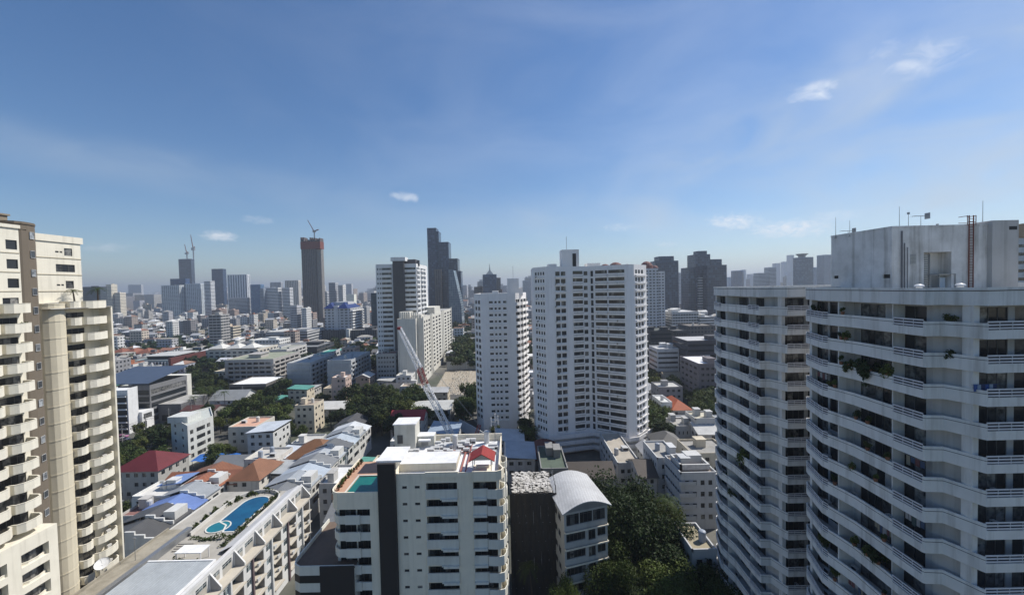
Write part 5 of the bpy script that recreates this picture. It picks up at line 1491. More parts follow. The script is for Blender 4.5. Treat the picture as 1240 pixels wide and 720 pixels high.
block('narrow_house', 'narrow white house with a long tan roof behind the big dark tree', 'house', 748, 776, 562, 124, 26, (.55, .55, .54), 3.0, 3, 6, 'win', (.42, .38, .32), land='narrow white house', extra=3)
block('dark_box_building', 'dark-fronted flat building with a low green roof beside the broad white tower', 'building', 655, 688, 569, 117, 17, (.26, .26, .255), 3.2, 2, 4, 'ribbon', (.10, .13, .10), sill=.3, head=2.9, land='dark-fronted building', extra=3)
house_px(690, 745, 578, 9, 10, 'gable', (.085, .07, .06), (.4, .39, .37), 'long low house with a dark brown roof left of the narrow white house', axis='x', rh=2.6)
house_px(775, 796, 577, 9.5, 12, 'gable', (.095, .08, .07), (.5, .5, .49), 'short brown-roofed row house right of the narrow white house', axis='x', rh=2.4)
mr = empty('vaulted_hall', atZ(661, 556, 6)); mr.location.z = 0
m = MB(); 
for k in range(12):
    t0, t1 = math.pi * k / 12, math.pi * (k + 1) / 12; f = lambda t, y: (-5.4 * math.cos(t), y, 5.5 + 3.6 * math.sin(t))
    m.quad(f(t0, 0), f(t1, 0), f(t1, 11), f(t0, 11)); m.poly([f(t0, 0), (0, 0, 5.5), f(t1, 0)][::-1])
m.build('roof', roofing((.13, .035, .03), .5, .7, 'metal', 'maroon_vault'), mr); m = MB(); m.box(-5.3, .1, 0, 5.3, 10.9, 5.6); m.build('wall', paint((.4, .4, .39)), mr)
tag(mr, 'low hall with a dark maroon vaulted roof at the foot of the broad white tower', 'hall'); p = mr.location; reserve(p.x - 6, p.y, p.x + 6, p.y + 11)

# big dark trees lower right
tree(24.0, 88, 22.0, 11.5, 'huge dark tree right of the arched-roof building', 'big trees lower right', 'near', 0)
tree(33.5, 80, 15.0, 9.0, 'broad dark tree crown at the foot of the far wavy tower', 'big trees lower right', 'near', 3)
tree(18.0, 77, 15.5, 7.0, 'dark tree standing close against the front of the arched-roof building', 'big trees lower right', 'near', 1)
tree(27.5, 73, 13.0, 8.0, 'olive-green tree low in the shade at the bottom edge', 'big trees lower right', 'near', 2)
tree(32.0, 93, 15.5, 8.0, 'dark tree in front of the dark-panelled white house', 'big trees lower right', 'near', 4)
tree(21.0, 71, 11.5, 6.0, 'small dark tree at the bottom edge between two larger trees', 'big trees lower right', 'near', 0)
tree(38.0, 72, 12.0, 6.0, 'dark tree pressed against the base of the far wavy tower', 'big trees lower right', 'near', 1)
tree(8.6, 71, 13.0, 3.4, 'bright yellow-green small tree below the arched-roof building', 'big trees lower right', 'near', 5)
reserve(10, 66, 40, 100, 0)
palm(33.0, 88, 17.5, 3.4, 'palm standing in front of the balconied modern house')
palm(2.8, 74, 13.0, 2.4, 'palm in the shade below the netted building')
palm(6, 165, 13, 3.2, 'tall palm between the two white towers, nearer', 'palms between the white towers'); palm(9.5, 172, 12, 3.0, 'palm between the two white towers, farther back', 'palms between the white towers')

# ---------------------------------------------------------------- left middle ground
q = [Vector(((px - 620) / F * Y, Y)) for px, Y in ((141, 196), (213, 214))]
L = empty('white_school_building', (-170, 187, 0)); w = MB()
L_X = -184.0
w.facade((-200, 187.5), (L_X, 187.5), 0, 21, [], .1, 0); w.facade((L_X, 187.5), (L_X, 192.6), 0, 21.8, [], .1, 0); w.facade((L_X, 192.6), (-200, 192.6), 0, 21, [], .1, 0); w.facade((-200, 192.6), (-200, 187.5), 0, 21, [], .1, 0); w.poly([(-200, 187.5, 21), (L_X, 187.5, 21), (L_X, 192.6, 21), (-200, 192.6, 21)], 0)
w.box(-199, 187.2, 0.5, L_X - .6, 187.48, 18.5, 1)
for k in range(6): w.box(-199, 186.9, 2.2 + 3.1 * k, L_X - .5, 187.19, 2.8 + 3.1 * k, 0)
w.box(L_X - 6, 192.62, 0, L_X + 1.5, 199, 8.8, 0); w.box(L_X + 1.5, 193.5, 1, L_X + 1.52, 195, 4, 2); w.box(L_X + 1.5, 193.5, 5.2, L_X + 1.52, 198, 7.6, 2)
bp(w, 'front_wing', [paint((.76, .76, .75), .75), M_DARK, PANE], L)
w = MB(); w.facade((-200, 199), (-184, 199), 0, 20.5, [(.4, 15.6, 2 + 3.4 * k, 4.4 + 3.4 * k) for k in range(5)], .3, 0, 1); w.facade((-184, 199), (-184, 222), 0, 20.5, [(.6, 22, 2 + 3.4 * k, 4.4 + 3.4 * k) for k in range(5)], .3, 0, 1); w.facade((-184, 222), (-215, 222), 0, 20.5, [], .1, 0)
bp(w, 'glazed_wing', [paint((.20, .20, .205), .7), PANE], L)
w = MB(); X_ = -193.0; w.facade((-205, 222.05), (X_, 222.05), 0, 18.5, [], .1, 0); w.facade((X_, 222.05), (X_, 236), 0, 18.5, [(2.0, 5.0, 13.6, 15.6), (2.0, 5.0, 9.6, 11.6)], .2, 0, 1); w.facade((X_, 236), (-215, 236), 0, 18.5, [], .1, 0); w.poly([(-215, 222.05, 18.5), (X_, 222.05, 18.5), (X_, 236, 18.5), (-215, 236, 18.5)], 0)
bp(w, 'side_wing', [paint((.70, .685, .62), .75), PANE], L)
w = MB(); z0, z1 = 21.6, 25.0; pts = [(-214, 197, z0), (-183, 197, z0), (-186, 226, z1), (-217, 226, z1)]
w.poly([(x, y, z + .25) for x, y, z in pts]); w.poly(pts[::-1])
for k in range(4): l = (k + 1) % 4; w.poly([pts[k], pts[l], (pts[l][0], pts[l][1], pts[l][2] + .25), (pts[k][0], pts[k][1], pts[k][2] + .25)])
bp(w, 'roof', roofing((.075, .10, .15), .8, .45, 'metal', 'slate_blue_roof'), L)
w = MB(); w.box(-183.8, 203, 0, -172, 221, 9.6, 0, 1); w.box(-182, 202.9, 1, -174, 202.99, 4, 2); bp(w, 'annex', [paint((.15, .15, .155), .8), M_ROOFC, M_DARK], L)
tag(L, 'white and dark building with a large slate-blue sloping roof and blank white panel', 'building'); reserve(-217, 186, -171, 237); LAND.append((-165, 200, 'slate-blue roofed building'))
to = block('teal_office', 'long office with teal glazed bays between white fins', 'office building', 160, 205, 437, 320, 45, (.32, .40, .40), 3.4, 11, 4, 'win', (.40, .40, .38), frac=.72, sill=.3, head=3.0, land='teal-glazed office', gl=(.03, .12, .12))
rl = to.location; a, b = atY(160, 437, 320), atY(205, 437, 320)
for k in range(12):
    x = a.x + (b.x - a.x) * k / 11 - rl.x; m = MB(); m.box(x - .35, -.9, 0, x + .35, -.02, 11.6); m.build('fin', paint((.7, .7, .69)), to)
m = MB(); m.box(b.x - rl.x + .05, -1, 0, b.x - rl.x + 2, 44, 14.6); m.build('end_wall', paint((.12, .04, .035), .8), to)
m = MB(); m.box(a.x - rl.x + 5, 8, 12.9, b.x - rl.x - 3, 30, 15.2, 1); m.box(a.x - rl.x + 3, 6, 15.2, b.x - rl.x - 1, 32, 15.6, 0); m.build('roof_hall', [paint((.5, .5, .48)), M_DARK], to)
block('brick_block', 'orange brick block beside the teal-glazed office', 'building', 139, 154, 442, 296, 14, (.34, .13, .07), 3.1, 2, 2, 'blank', extra=1); block('small_block', 'small white block between the orange brick block and the teal-glazed office', 'building', 154.3, 161, 442, 297, 12, (.6, .6, .58), 3.1, 1, 2, 'win', extra=0)
for i, (pl, pr, lab) in enumerate(((131, 147, 'terracotta hipped house, left of three in a row'), (148, 162, 'terracotta hipped house, middle of three in a row'), (163, 179, 'terracotta hipped house, right of three in a row'))):
    house_px(pl, pr, 428, 8.5, 16, 'hip', (.28, .11, .07), (.6, .56, .48), lab, group='terracotta houses in a row', rh=4.5)
Wh = Tower('white_villa', 'angular white four-storey villa standing among dark trees', 'house', [(200, 163), (220, 151), (252, 163)], 15.0, 3.1, 11.2, 4, [paint((.60, .61, .58), .75)], back=[(-136, 176)])
Wh.face(0, wins=[(204, 206), (213, 215)]); Wh.face(1, wins=[(223, 227), (231, 241.5), (244, 248)], sill=.5); Whr = Wh.finish(roofm=paint((.5, .52, .48)))
m = MB(); p = Wh.P[1]; m.box(p.x - 12, p.y + 5, 15, p.x - 4, p.y + 12, 17.4); bp(m, 'stair_hut', [paint((.6, .61, .58))], Whr); LAND.append((-127, 155, 'angular white villa'))
m = MB(); a = atZ(256, 557, 3.5)
tp = empty('blue_tarpaulin', (a.x, a.y, 0)); 
for k in range(8): m.quad((-8 + 2 * k, 0, 3.2 + .25 * math.sin(k * 2)), (-6 + 2 * k, 0, 3.2 + .25 * math.sin(k * 2 + 2)), (-6 + 2 * k, 5, 3.9 + .25 * math.sin(k * 2 + 2)), (-8 + 2 * k, 5, 3.9 + .25 * math.sin(k * 2)))
m.build('sheet', plain((.03, .14, .45), .6, key='blue_tarp'), tp)
for x in (-7.5, 7.5):
    for y in (.3, 4.7): m = MB(); m.box(x - .06, y - .06, 0, x + .06, y + .06, 3.2); m.build('post', M_STEEL, tp)
tag(tp, 'bright blue tarpaulin stretched beside the angular white villa', 'tarpaulin')
block('pale_house', 'pale flat-roofed house with a peach terrace right of the angular white villa', 'house', 276, 310, 518, 163, 13, (.60, .57, .50), 3.2, 3, 3, 'win', (.60, .36, .26), frac=.4, land='peach-terraced house')
house_px(300, 330, 524, 10.5, 12, 'shed', (.62, .66, .70), (.62, .62, .6), 'white house with a pale sloping sheet roof behind the peach-terraced house')
house_px(255, 293, 484, 7, 13, 'gable', (.33, .34, .34), (.62, .62, .61), 'grey gabled wooden house with white gable among trees', axis='x', rh=4)
house_px(220, 258, 497, 6, 9, 'gable', (.13, .06, .055), (.35, .34, .32), 'long shed with a maroon roof left of the grey gabled house', axis='x', rh=1.6)
block('open_pavilion', 'dark open building under a flat bright white roof', 'building', 277, 322, 466, 238, 22, (.16, .15, .14), 3.6, 5, 3, 'ribbon', (.85, .85, .84), sill=.4, head=3.2, extra=0, land='bright white flat roof')
house_px(139, 190, 570, 10, 12, 'hip', RR, (.42, .41, .38), 'house with a bright red hipped roof beside the cream tower', rh=4.2); LAND.append((-128, 135, 'red hipped house'))
block('balcony_block', 'mid-rise flats with bright stacked balconies and a planted roof', 'apartment building', 272, 331, 436, 268, 34, (.42, .40, .38), 3.0, 7, 5, 'bal', (.30, .32, .24), land='planted-roof flats')
bb = block('balcony_block', 'flats with white balconies rising behind the planted-roof flats', 'apartment building', 326, 347, 424, 325, 32, (.56, .55, .53), 3.0, 3, 5, 'bal', (.35, .35, .3))
for i, (pl, pr, yt, lab) in enumerate(((347, 376, 440, 'blank grey end wall block with side balconies, left of the pair'), (396, 425, 437, 'blank grey end wall block with side balconies, right of the pair'))):
    o = block('slab_flats', lab, 'apartment building', pl, pr, yt, 262, 36, (.46, .475, .49), 3.0, 0, 6, 'bal', (.42, .42, .41), group='pair of grey-ended flats', extra=2, land='grey-ended flats' if i else None)
    for k in range(4):
        m = MB(); W = (pr - pl) / F * 262; m.box(-W / 2, -.06, 4.5 + 4.2 * k, W / 2, -.004, 4.62 + 4.2 * k); m.build('panel_joint', M_CONC, o)
block('teal_roof_flats', 'grey flats with a sloped teal roof between the two grey-ended blocks', 'apartment building', 379, 393, 430, 290, 26, (.52, .53, .54), 3.0, 2, 5, 'bal', RTEAL, extra=0)
block('teal_roof_flats', 'white stair block with a small teal roof behind the right grey-ended block', 'apartment building', 404, 418, 425, 318, 22, (.58, .58, .58), 3.0, 2, 4, 'win', RTEAL, extra=0)
pg = block('cupola_block', 'pale block topped by white pyramid roofs and small cupolas', 'building', 249, 312, 424, 345, 30, (.60, .56, .48), 3.1, 9, 4, 'win', (.6, .6, .56), extra=0, land='white cupola roofs')
for k, t in enumerate((-16, -1, 12)):
    m = MB(); m.hip(t - 6, 3, t + 6, 15, 17.3, 4.6, .8, 0); m.tube((t, 9, 20.5), (t, 9, 23.5), 2.0, 10); m.dome((t, 9, 23.5), 2.3, 1.2, 12, 3); m.build('cupola_roof', paint((.62, .61, .57), .7), pg)
block('dark_louvred_block', 'dark low block with vertical louvres left of the banded tower', 'building', 386, 419, 400, 473, 30, (.10, .10, .105), 3.2, 12, 4, 'vert', (.16, .16, .16), extra=2); block('dark_louvred_block', 'dark low block with vertical louvres, right of a white stair wall', 'building', 422, 456, 400, 470, 30, (.085, .09, .10), 3.2, 12, 4, 'vert', (.18, .18, .18), extra=2); block('stair_wall', 'narrow white stair wall between two dark louvred blocks', 'building', 418.6, 422.4, 399, 466, 10, (.6, .6, .58), extra=0, style='blank')
block('wide_low_block', 'wide low white block with a dark lower storey', 'building', 322, 372, 402, 440, 40, (.50, .50, .50), 3.2, 14, 6, 'ribbon', (.5, .5, .48)); block('dark_low_block', 'long dark flat-roofed block in front of the wide low white block', 'building', 318, 384, 421, 372, 36, (.07, .07, .075), 3.4, 16, 6, 'ribbon', (.24, .25, .26))
block('white_low_flats', 'low white flats with arched windows left of the long dark block', 'apartment building', 302, 338, 412, 395, 20, (.70, .69, .66), 3.0, 9, 4, 'win', (.6, .6, .58))
br_ = block('blue_roof_tower', 'white mid-rise with a dark blue mansard roof', 'apartment building', 393, 424, 374, 480, 40, (.52, .53, .55), 3.4, 6, 6, 'win', (.5, .5, .5), extra=0, land='blue mansard tower', gl=(.07, .08, .09))
m = MB(); W = 31.5 / F * 480
for t in (-10.5, 6):
    m.hip(t - 5.5, -1, t + 6.5, 38, 44.5, 7, .6, 0)
m.build('roof', plain((.018, .04, .16), .5, key='blue_tiles'), br_); m = MB(); m.box(-4.4, -.6, 0, 1.0, 3, 47.8); m.box(-8, 10, 44, 9, 30, 52); m.build('core', paint((.55, .56, .58)), br_)
for k in range(12):
    m = MB(); m.box(W / 2 - .01, 1, 3 + 3.4 * k, W / 2 + 2.4, 38, 4.5 + 3.4 * k); m.build('balcony', paint((.74, .74, .73)), br_)
block('annex_block', 'grey annex with square windows left of the beige slab block', 'building', 455.5, 479, 429, 274, 13, (.40, .40, .385), 3.1, 6, 3, 'win', (.35, .2, .17), frac=.65, extra=3)

# ---------------------------------------------------------------- towers on the skyline
def sky_tower(lab, pl, pr, yt, Y, depth, c, style, gl=(.03, .04, .05), fh=3.4, fc=8, ex=1, name='high_rise', raw=False, **k):
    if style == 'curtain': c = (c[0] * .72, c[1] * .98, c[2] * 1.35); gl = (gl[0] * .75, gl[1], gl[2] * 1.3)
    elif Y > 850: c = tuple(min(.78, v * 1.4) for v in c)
    if raw: return block(name, lab, 'high-rise', pl, pr, yt, Y, depth, c, fh, fc, fc, style, None, extra=ex, gl=gl, par=1.5, **k)
    depth = min(depth, 14 if pr < 450 else 22 if pr < 516 or pl > 880 else depth)
    wpx = max(1.5, depth / Y * abs((pl + pr) / 2 - 620) / 1.0); wpx = min(wpx, (pr - pl) * .45)
    if pr < 450: pr -= wpx * .8
    elif pl > 880: pl += wpx * .8
    return block(name, lab, 'high-rise', pl, pr, yt, Y, depth, c, fh, fc, fc, style, None, extra=ex, gl=gl, par=1.5, **k)
GLS = (.03, .05, .07)
sky_tower('glassy pale tower, left of the pair under the unfinished twin-crane tower', 195, 222, 346, 950, 50, (.42, .45, .46), 'win', GLS, 3.2, 9, land='glassy pale towers'); sky_tower('glassy pale tower, right of the pair under the unfinished twin-crane tower', 224, 247, 344, 960, 50, (.40, .44, .47), 'win', GLS, 3.2, 8)
sky_tower('dark blue slab rising between the two glassy pale towers', 206, 229, 338, 1010, 40, (.06, .08, .12), 'curtain', (.03, .05, .09)); sky_tower('white tower with a bright right side beside the glassy pale towers', 247, 259, 341, 955, 90, (.66, .66, .65), 'ribbon', GLS)
ut = sky_tower('unfinished dark tower with two thin cranes on top', 216, 234.5, 314, 1300, 50, (.10, .10, .12), 'curtain', (.035, .04, .05), ex=0, land='twin-crane tower')
def tcrane(px, ybase, ytop, lean, Y, lab):
    a, b = atY(px, ybase, Y), atY(px, ytop, Y); r0 = empty('tower_crane', (a.x, Y + 20, a.z)); h = b.z - a.z; t = Y / 600
    m = MB(); m.tube((0, 0, -4), (0, 0, h * .45), .9 * t, 5); m.build('mast', M_STEEL, r0); m = MB(); m.tube((0, 0, h * .4), (lean * h, 0, h), .7 * t, 5, 0, .4 * t); m.tube((0, 0, h * .42), (-lean * h * .7, 0, h * .5), .9 * t, 5); m.build('jib', M_RUST, r0)
    m = MB(); m.box(-2 * t, -1.5 * t, h * .36, 2 * t, 1.5 * t, h * .46); m.build('cab', M_STEEL, r0); tag(r0, lab, 'crane', 'tower cranes on unfinished towers')
tcrane(228.5, 313, 283, -.08, 1300, 'taller thin crane on the twin-crane tower'); tcrane(220.5, 314, 295, -.12, 1300, 'shorter thin crane on the twin-crane tower')
sky_tower('dark blue tower with a flat top, left of the pale rounded tower', 256, 273, 326, 1200, 50, (.045, .06, .09), 'curtain', (.03, .045, .07)); sky_tower('pale rounded tower with a stepped top', 275, 302, 333, 1150, 50, (.52, .53, .54), 'vert', (.12, .15, .19)); sky_tower('low banded block before the pale rounded tower', 277, 303, 361, 1000, 50, (.36, .37, .39), 'ribbon', GLS, ex=1)
sky_tower('stepped cream high-rise just right of the cream tower terrace', 128, 138, 345, 900, 50, (.56, .51, .41), 'win'); sky_tower('lower step of cream high-rise, right of its taller neighbour', 138.3, 149, 355, 905, 50, (.56, .51, .42), 'win'); sky_tower('dark flat office block behind the cream tower terrace', 94, 128, 348, 800, 40, (.06, .07, .08), 'ribbon', GLS)
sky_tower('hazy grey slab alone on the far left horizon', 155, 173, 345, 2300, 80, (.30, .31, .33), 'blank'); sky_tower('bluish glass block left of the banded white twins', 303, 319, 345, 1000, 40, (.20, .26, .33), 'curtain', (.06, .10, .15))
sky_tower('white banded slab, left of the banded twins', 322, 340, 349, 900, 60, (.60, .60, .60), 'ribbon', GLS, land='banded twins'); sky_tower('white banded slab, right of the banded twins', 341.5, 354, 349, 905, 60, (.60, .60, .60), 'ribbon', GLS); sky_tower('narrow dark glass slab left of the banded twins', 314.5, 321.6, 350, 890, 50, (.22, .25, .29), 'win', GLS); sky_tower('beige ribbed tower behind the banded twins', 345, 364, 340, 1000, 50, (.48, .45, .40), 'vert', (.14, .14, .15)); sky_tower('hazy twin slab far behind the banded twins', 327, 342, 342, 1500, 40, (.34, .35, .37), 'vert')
sky_tower('small white gabled block before the tall brown unfinished tower', 351, 364, 371, 560, 25, (.48, .48, .50), 'win'); sky_tower('narrow white grid block before the tall brown unfinished tower', 365, 374, 374, 560, 30, (.70, .70, .68), 'win', (.10, .10, .11), 3.2, 3)
ub = sky_tower('tall brown unfinished tower with a crane, left of centre', 364.5, 382, 296, 700, 9, (.135, .115, .105), 'vert', (.045, .05, .06), ex=0, land='brown unfinished tower', raw=True)
sky_side = sky_tower('lighter right flank of the brown unfinished tower', 382.2, 388.5, 303, 702, 10, (.26, .24, .22), 'vert', (.10, .10, .10), ex=0, raw=True)
for o in list(sky_side.children): o.parent = ub; o.location = Vector(sky_side.location) - Vector(ub.location)
for o in [o for o in ub.children if o.name.startswith('roof')]: pass
bpy.data.objects.remove(sky_side)
a, b = atY(364, 296, 698), atY(387, 288, 698); m = MB(); l = ub.location
m.box(a.x - l.x - .5, -2, a.z - 8, b.x - l.x + .5, 12, b.z - 6); m.build('red_screen', paint((.20, .065, .05), .8, .4, .3), ub)
r_ = random.Random(2); m = MB()
for k in range(9): x = a.x - l.x + k * 4.0; m.box(x, -2, b.z - 6, x + 2.2, 11, b.z - 3 + r_.random() * 5)
m.build('formwork', paint((.12, .10, .10)), ub)
tcrane(374, 288, 264, -.32, 698, 'red and grey crane leaning left on the brown unfinished tower')
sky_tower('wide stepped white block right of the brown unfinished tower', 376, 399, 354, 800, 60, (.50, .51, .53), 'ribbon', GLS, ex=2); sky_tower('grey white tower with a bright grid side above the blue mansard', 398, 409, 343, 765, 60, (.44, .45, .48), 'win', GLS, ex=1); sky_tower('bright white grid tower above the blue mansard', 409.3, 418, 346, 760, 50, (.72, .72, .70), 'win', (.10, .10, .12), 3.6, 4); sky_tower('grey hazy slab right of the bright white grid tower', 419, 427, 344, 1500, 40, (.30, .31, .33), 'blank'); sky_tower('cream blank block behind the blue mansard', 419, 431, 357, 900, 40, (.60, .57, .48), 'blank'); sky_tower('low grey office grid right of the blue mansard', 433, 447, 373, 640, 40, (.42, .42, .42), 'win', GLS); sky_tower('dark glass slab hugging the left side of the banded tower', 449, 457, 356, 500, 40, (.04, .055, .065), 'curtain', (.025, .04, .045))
# the tall dark stepped tower
st = sky_tower('tallest dark stepped glass tower on the skyline', 517, 528, 277, 650, 22, (.075, .085, .105), 'curtain', (.035, .045, .065), ex=0, fc=5, land='tallest dark tower')
def addbox(root, pl, pr, yt, Y, d, c, style, gl, fc=6, fh=3.6, nm='shaft'):
    o = sky_tower('x', pl, pr, yt, Y, d, c, style, gl, fh, fc, 0)
    for q in list(o.children): q.parent = root; q.location = Vector(o.location) - Vector(root.location); q.name = nm if q.name.startswith('wall') else 'parapet'
    bpy.data.objects.remove(o)
addbox(st, 528.2, 531, 281, 652, 22, (.07, .08, .10), 'curtain', GLS); addbox(st, 531.2, 543, 294, 650, 26, (.065, .075, .095), 'curtain', (.03, .042, .06)); addbox(st, 543.2, 554, 314, 655, 26, (.085, .08, .085), 'curtain', (.04, .045, .055)); addbox(st, 554.2, 558, 329, 660, 22, (.05, .055, .065), 'curtain', GLS); addbox(st, 526, 534, 327, 640, 9, (.13, .115, .11), 'vert', (.06, .06, .07), 3)
wg = empty('faceted_glass_building', (-95, 600, 0)); a, b, c, d = atY(543, 326, 610), atY(549, 327, 610), atY(558.5, 366, 610), atY(544, 368, 610)
m = MB(); pts = [(a.x, a.z), (b.x, b.z), (c.x, 38), (c.x + 1, 0), (a.x - 1, 0)]; i0 = len(m.v)
m.poly([(x, 610, z) for x, z in pts][::-1]); m.poly([(x, 640, z) for x, z in pts])
for k in range(5): l = (k + 1) % 5; m.poly([(pts[k][0], 610, pts[k][1]), (pts[l][0], 610, pts[l][1]), (pts[l][0], 640, pts[l][1]), (pts[k][0], 640, pts[k][1])])
bp(m, 'wall', gridwall((.20, .24, .28), (.10, .14, .18), 3.6, 3.2, (.1, .9), (.1, .9)), wg); tag(wg, 'slanted grey glass building leaning against the tallest dark tower', 'high-rise')
sp = sky_tower('blue glass tower with a pointed pyramid spire', 584.5, 601, 333, 750, 24, (.085, .11, .14), 'curtain', (.04, .06, .085), ex=0, land='pyramid-spire tower'); addbox(sp, 601.2, 606, 337, 752, 22, (.15, .15, .16), 'vert', GLS, 3); addbox(sp, 604, 608, 351, 748, 20, (.16, .11, .09), 'win', GLS, 3)
m = MB(); a = atY(592.5, 333, 762); l = sp.location
m.poly([(-8 + 0, 4, a.z), (8, 4, a.z), (0, 12, a.z + 11)]); m.poly([(8, 4, a.z), (8, 20, a.z), (0, 12, a.z + 11)]); m.poly([(8, 20, a.z), (-8, 20, a.z), (0, 12, a.z + 11)]); m.poly([(-8, 20, a.z), (-8, 4, a.z), (0, 12, a.z + 11)])
m.tube((0, 12, a.z + 9), (0, 12, a.z + 22), 1.3, 6, 0, .2); m.build('spire', plain((.25, .29, .31), .4, key='spire_metal'), sp)
sky_tower('low brown block left of the pyramid-spire tower', 574, 584, 348, 760, 30, (.16, .14, .13), 'win'); sky_tower('hazy slender tower between the two white towers', 633, 643, 340, 1150, 30, (.34, .36, .38), 'win', GLS, ex=1)
sky_tower('pale hazy tower behind the slim white tower', 606, 614, 346, 1300, 30, (.42, .43, .45), 'win', GLS)
G = sky_tower('white flats tower with maroon domes, right behind the broad white tower', 733, 797, 327, 420, 40, (.60, .605, .61), 'win', (.06, .065, .07), 3.1, 15, 0, land='maroon-domed tower'); addbox(G, 797.2, 805, 330, 424, 34, (.68, .68, .68), 'win', (.09, .09, .1), 2, 3.1)
l = G.location
for px, r, h in ((748, 8, 7), (735, 6, 5), (762, 6, 5), (786, 7, 8), (796, 4, 3.5)):
    a = atY(px, 327, 424); m = MB(); m.tube((a.x - l.x, 12, a.z - 3), (a.x - l.x, 12, a.z + 2), r * .9, 14, 1); m.dome((a.x - l.x, 12, a.z + 2), r, h, 14, 4, 0); m.build('dome', [plain((.16, .055, .045), .7, key='maroon_tiles'), paint((.5, .5, .5))], G)
sky_tower('dark grey tower with a rounded top right of the maroon-domed tower', 793.5, 821.5, 317, 520, 30, (.10, .105, .115), 'curtain', (.05, .055, .065), 3.2, 12, 0, land='dark rounded tower')
o = sky_tower('crown', 798, 816, 311.5, 526, 18, (.095, .10, .11), 'curtain', (.05, .055, .065), 3.2, 8, 0)
tag(o, 'rounded upper crown of the dark grey tower', 'high-rise')
DR = [x for x in bpy.data.objects if x.get('label', '').startswith('dark grey tower with a rounded top')][0]
for q in list(o.children): q.parent = DR; q.location = Vector(o.location) - Vector(DR.location); q.name = 'crown_storeys'
bpy.data.objects.remove(o)
sky_tower('pale hazy slab right of the dark rounded tower', 822, 831, 331, 950, 30, (.42, .43, .45), 'win', GLS)
cl = sky_tower('cluster of dark stepped towers with one tall centre', 842, 860, 309, 560, 26, (.075, .082, .10), 'curtain', (.04, .05, .065), 3.3, 7, 0, land='dark tower cluster'); addbox(cl, 845, 856, 305, 566, 14, (.07, .08, .095), 'curtain', GLS, 4); addbox(cl, 834, 841.8, 325, 562, 26, (.07, .078, .09), 'curtain', GLS, 3); addbox(cl, 856, 880, 322, 545, 14, (.06, .068, .082), 'curtain', (.032, .042, .055), 9); addbox(cl, 860.4, 874, 315, 562, 22, (.075, .08, .09), 'curtain', GLS, 5)
addbox(cl, 846, 851, 337, 556, 3.5, (.42, .43, .44), 'ribbon', GLS, 2)
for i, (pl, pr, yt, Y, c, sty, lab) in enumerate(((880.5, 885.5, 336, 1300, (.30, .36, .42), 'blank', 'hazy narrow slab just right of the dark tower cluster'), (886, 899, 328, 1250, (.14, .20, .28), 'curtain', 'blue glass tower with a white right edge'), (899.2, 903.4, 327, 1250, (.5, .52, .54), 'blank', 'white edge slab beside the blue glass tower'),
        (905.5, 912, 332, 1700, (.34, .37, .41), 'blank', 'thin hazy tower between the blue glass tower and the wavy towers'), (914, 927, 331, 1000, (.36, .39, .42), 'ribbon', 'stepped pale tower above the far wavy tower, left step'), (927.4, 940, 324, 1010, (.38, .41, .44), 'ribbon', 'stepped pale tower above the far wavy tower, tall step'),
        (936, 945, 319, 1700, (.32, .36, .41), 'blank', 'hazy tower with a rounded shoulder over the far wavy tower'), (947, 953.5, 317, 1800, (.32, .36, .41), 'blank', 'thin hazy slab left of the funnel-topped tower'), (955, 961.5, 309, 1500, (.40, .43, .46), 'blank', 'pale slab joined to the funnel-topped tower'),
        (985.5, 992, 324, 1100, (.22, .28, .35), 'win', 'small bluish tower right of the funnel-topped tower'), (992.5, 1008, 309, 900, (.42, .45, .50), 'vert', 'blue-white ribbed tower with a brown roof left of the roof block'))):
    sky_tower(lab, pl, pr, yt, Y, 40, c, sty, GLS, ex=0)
fu = sky_tower('grey glass tower with a funnel-shaped top', 961.8, 985, 312, 900, 40, (.15, .18, .20), 'curtain', (.07, .09, .10), ex=0); a = atY(973, 312, 915)
m = MB(); m.tube((0, 15, a.z - 1), (0, 15, a.z + 4), 7, 12, 0, 7); m.tube((0, 15, a.z + 4), (0, 15, a.z + 9), 7, 12, 0, 13); m.build('funnel', plain((.16, .18, .19), .5), fu)
H_ = block('banded_tower', 'white banded tower with a beige curved roof behind the right end of the roof block', 'apartment tower', 1224, 1262, 290, 139, 20, (.60, .61, .62), 2.9, 6, 5, 'ribbon', (.5, .5, .5), sill=.9, head=2.0, extra=0, limit=40)
a = atY(1240, 290, 139); m = MB()
for k in range(10):
    t0, t1 = math.pi * k / 10, math.pi * (k + 1) / 10; f = lambda t, y: (-9 * math.cos(t), y, a.z + .9 + 4.8 * math.sin(t)); m.quad(f(t0, -.5), f(t1, -.5), f(t1, 18), f(t0, 18)); m.poly([f(t0, -.5), (0, -.5, a.z + .9), f(t1, -.5)][::-1])
m.build('curved_roof', roofing((.44, .30, .18), .6, .6, 'metal', 'beige_vault'), H_)

# ---------------------------------------------------------------- right middle ground
block('white_complex', 'sprawling white complex of low flats between the dark towers', 'building', 814, 846, 378, 420, 40, (.62, .62, .61), 3.0, 10, 6, 'bal', (.6, .6, .6), extra=3); block('white_complex', 'white low flats right of the sprawling white complex', 'building', 848, 866, 384, 415, 40, (.60, .60, .59), 3.0, 6, 6, 'ribbon', (.6, .6, .6), extra=2)
block('dark_wide_block', 'wide dark glazed block at the foot of the maroon-domed tower', 'building', 787, 814, 401, 306, 24, (.06, .062, .065), 3.2, 8, 4, 'ribbon', (.10, .11, .10), extra=2); block('dark_wide_block', 'dark glazed block right of the wide dark glazed block', 'building', 815, 832, 401, 312, 22, (.075, .08, .085), 3.2, 5, 4, 'win', (.12, .12, .12), extra=1); block('brown_block', 'dark brown block behind the white-panelled dark block', 'building', 834, 866, 395, 335, 22, (.13, .12, .115), 3.2, 8, 4, 'win', (.2, .18, .16), extra=2)
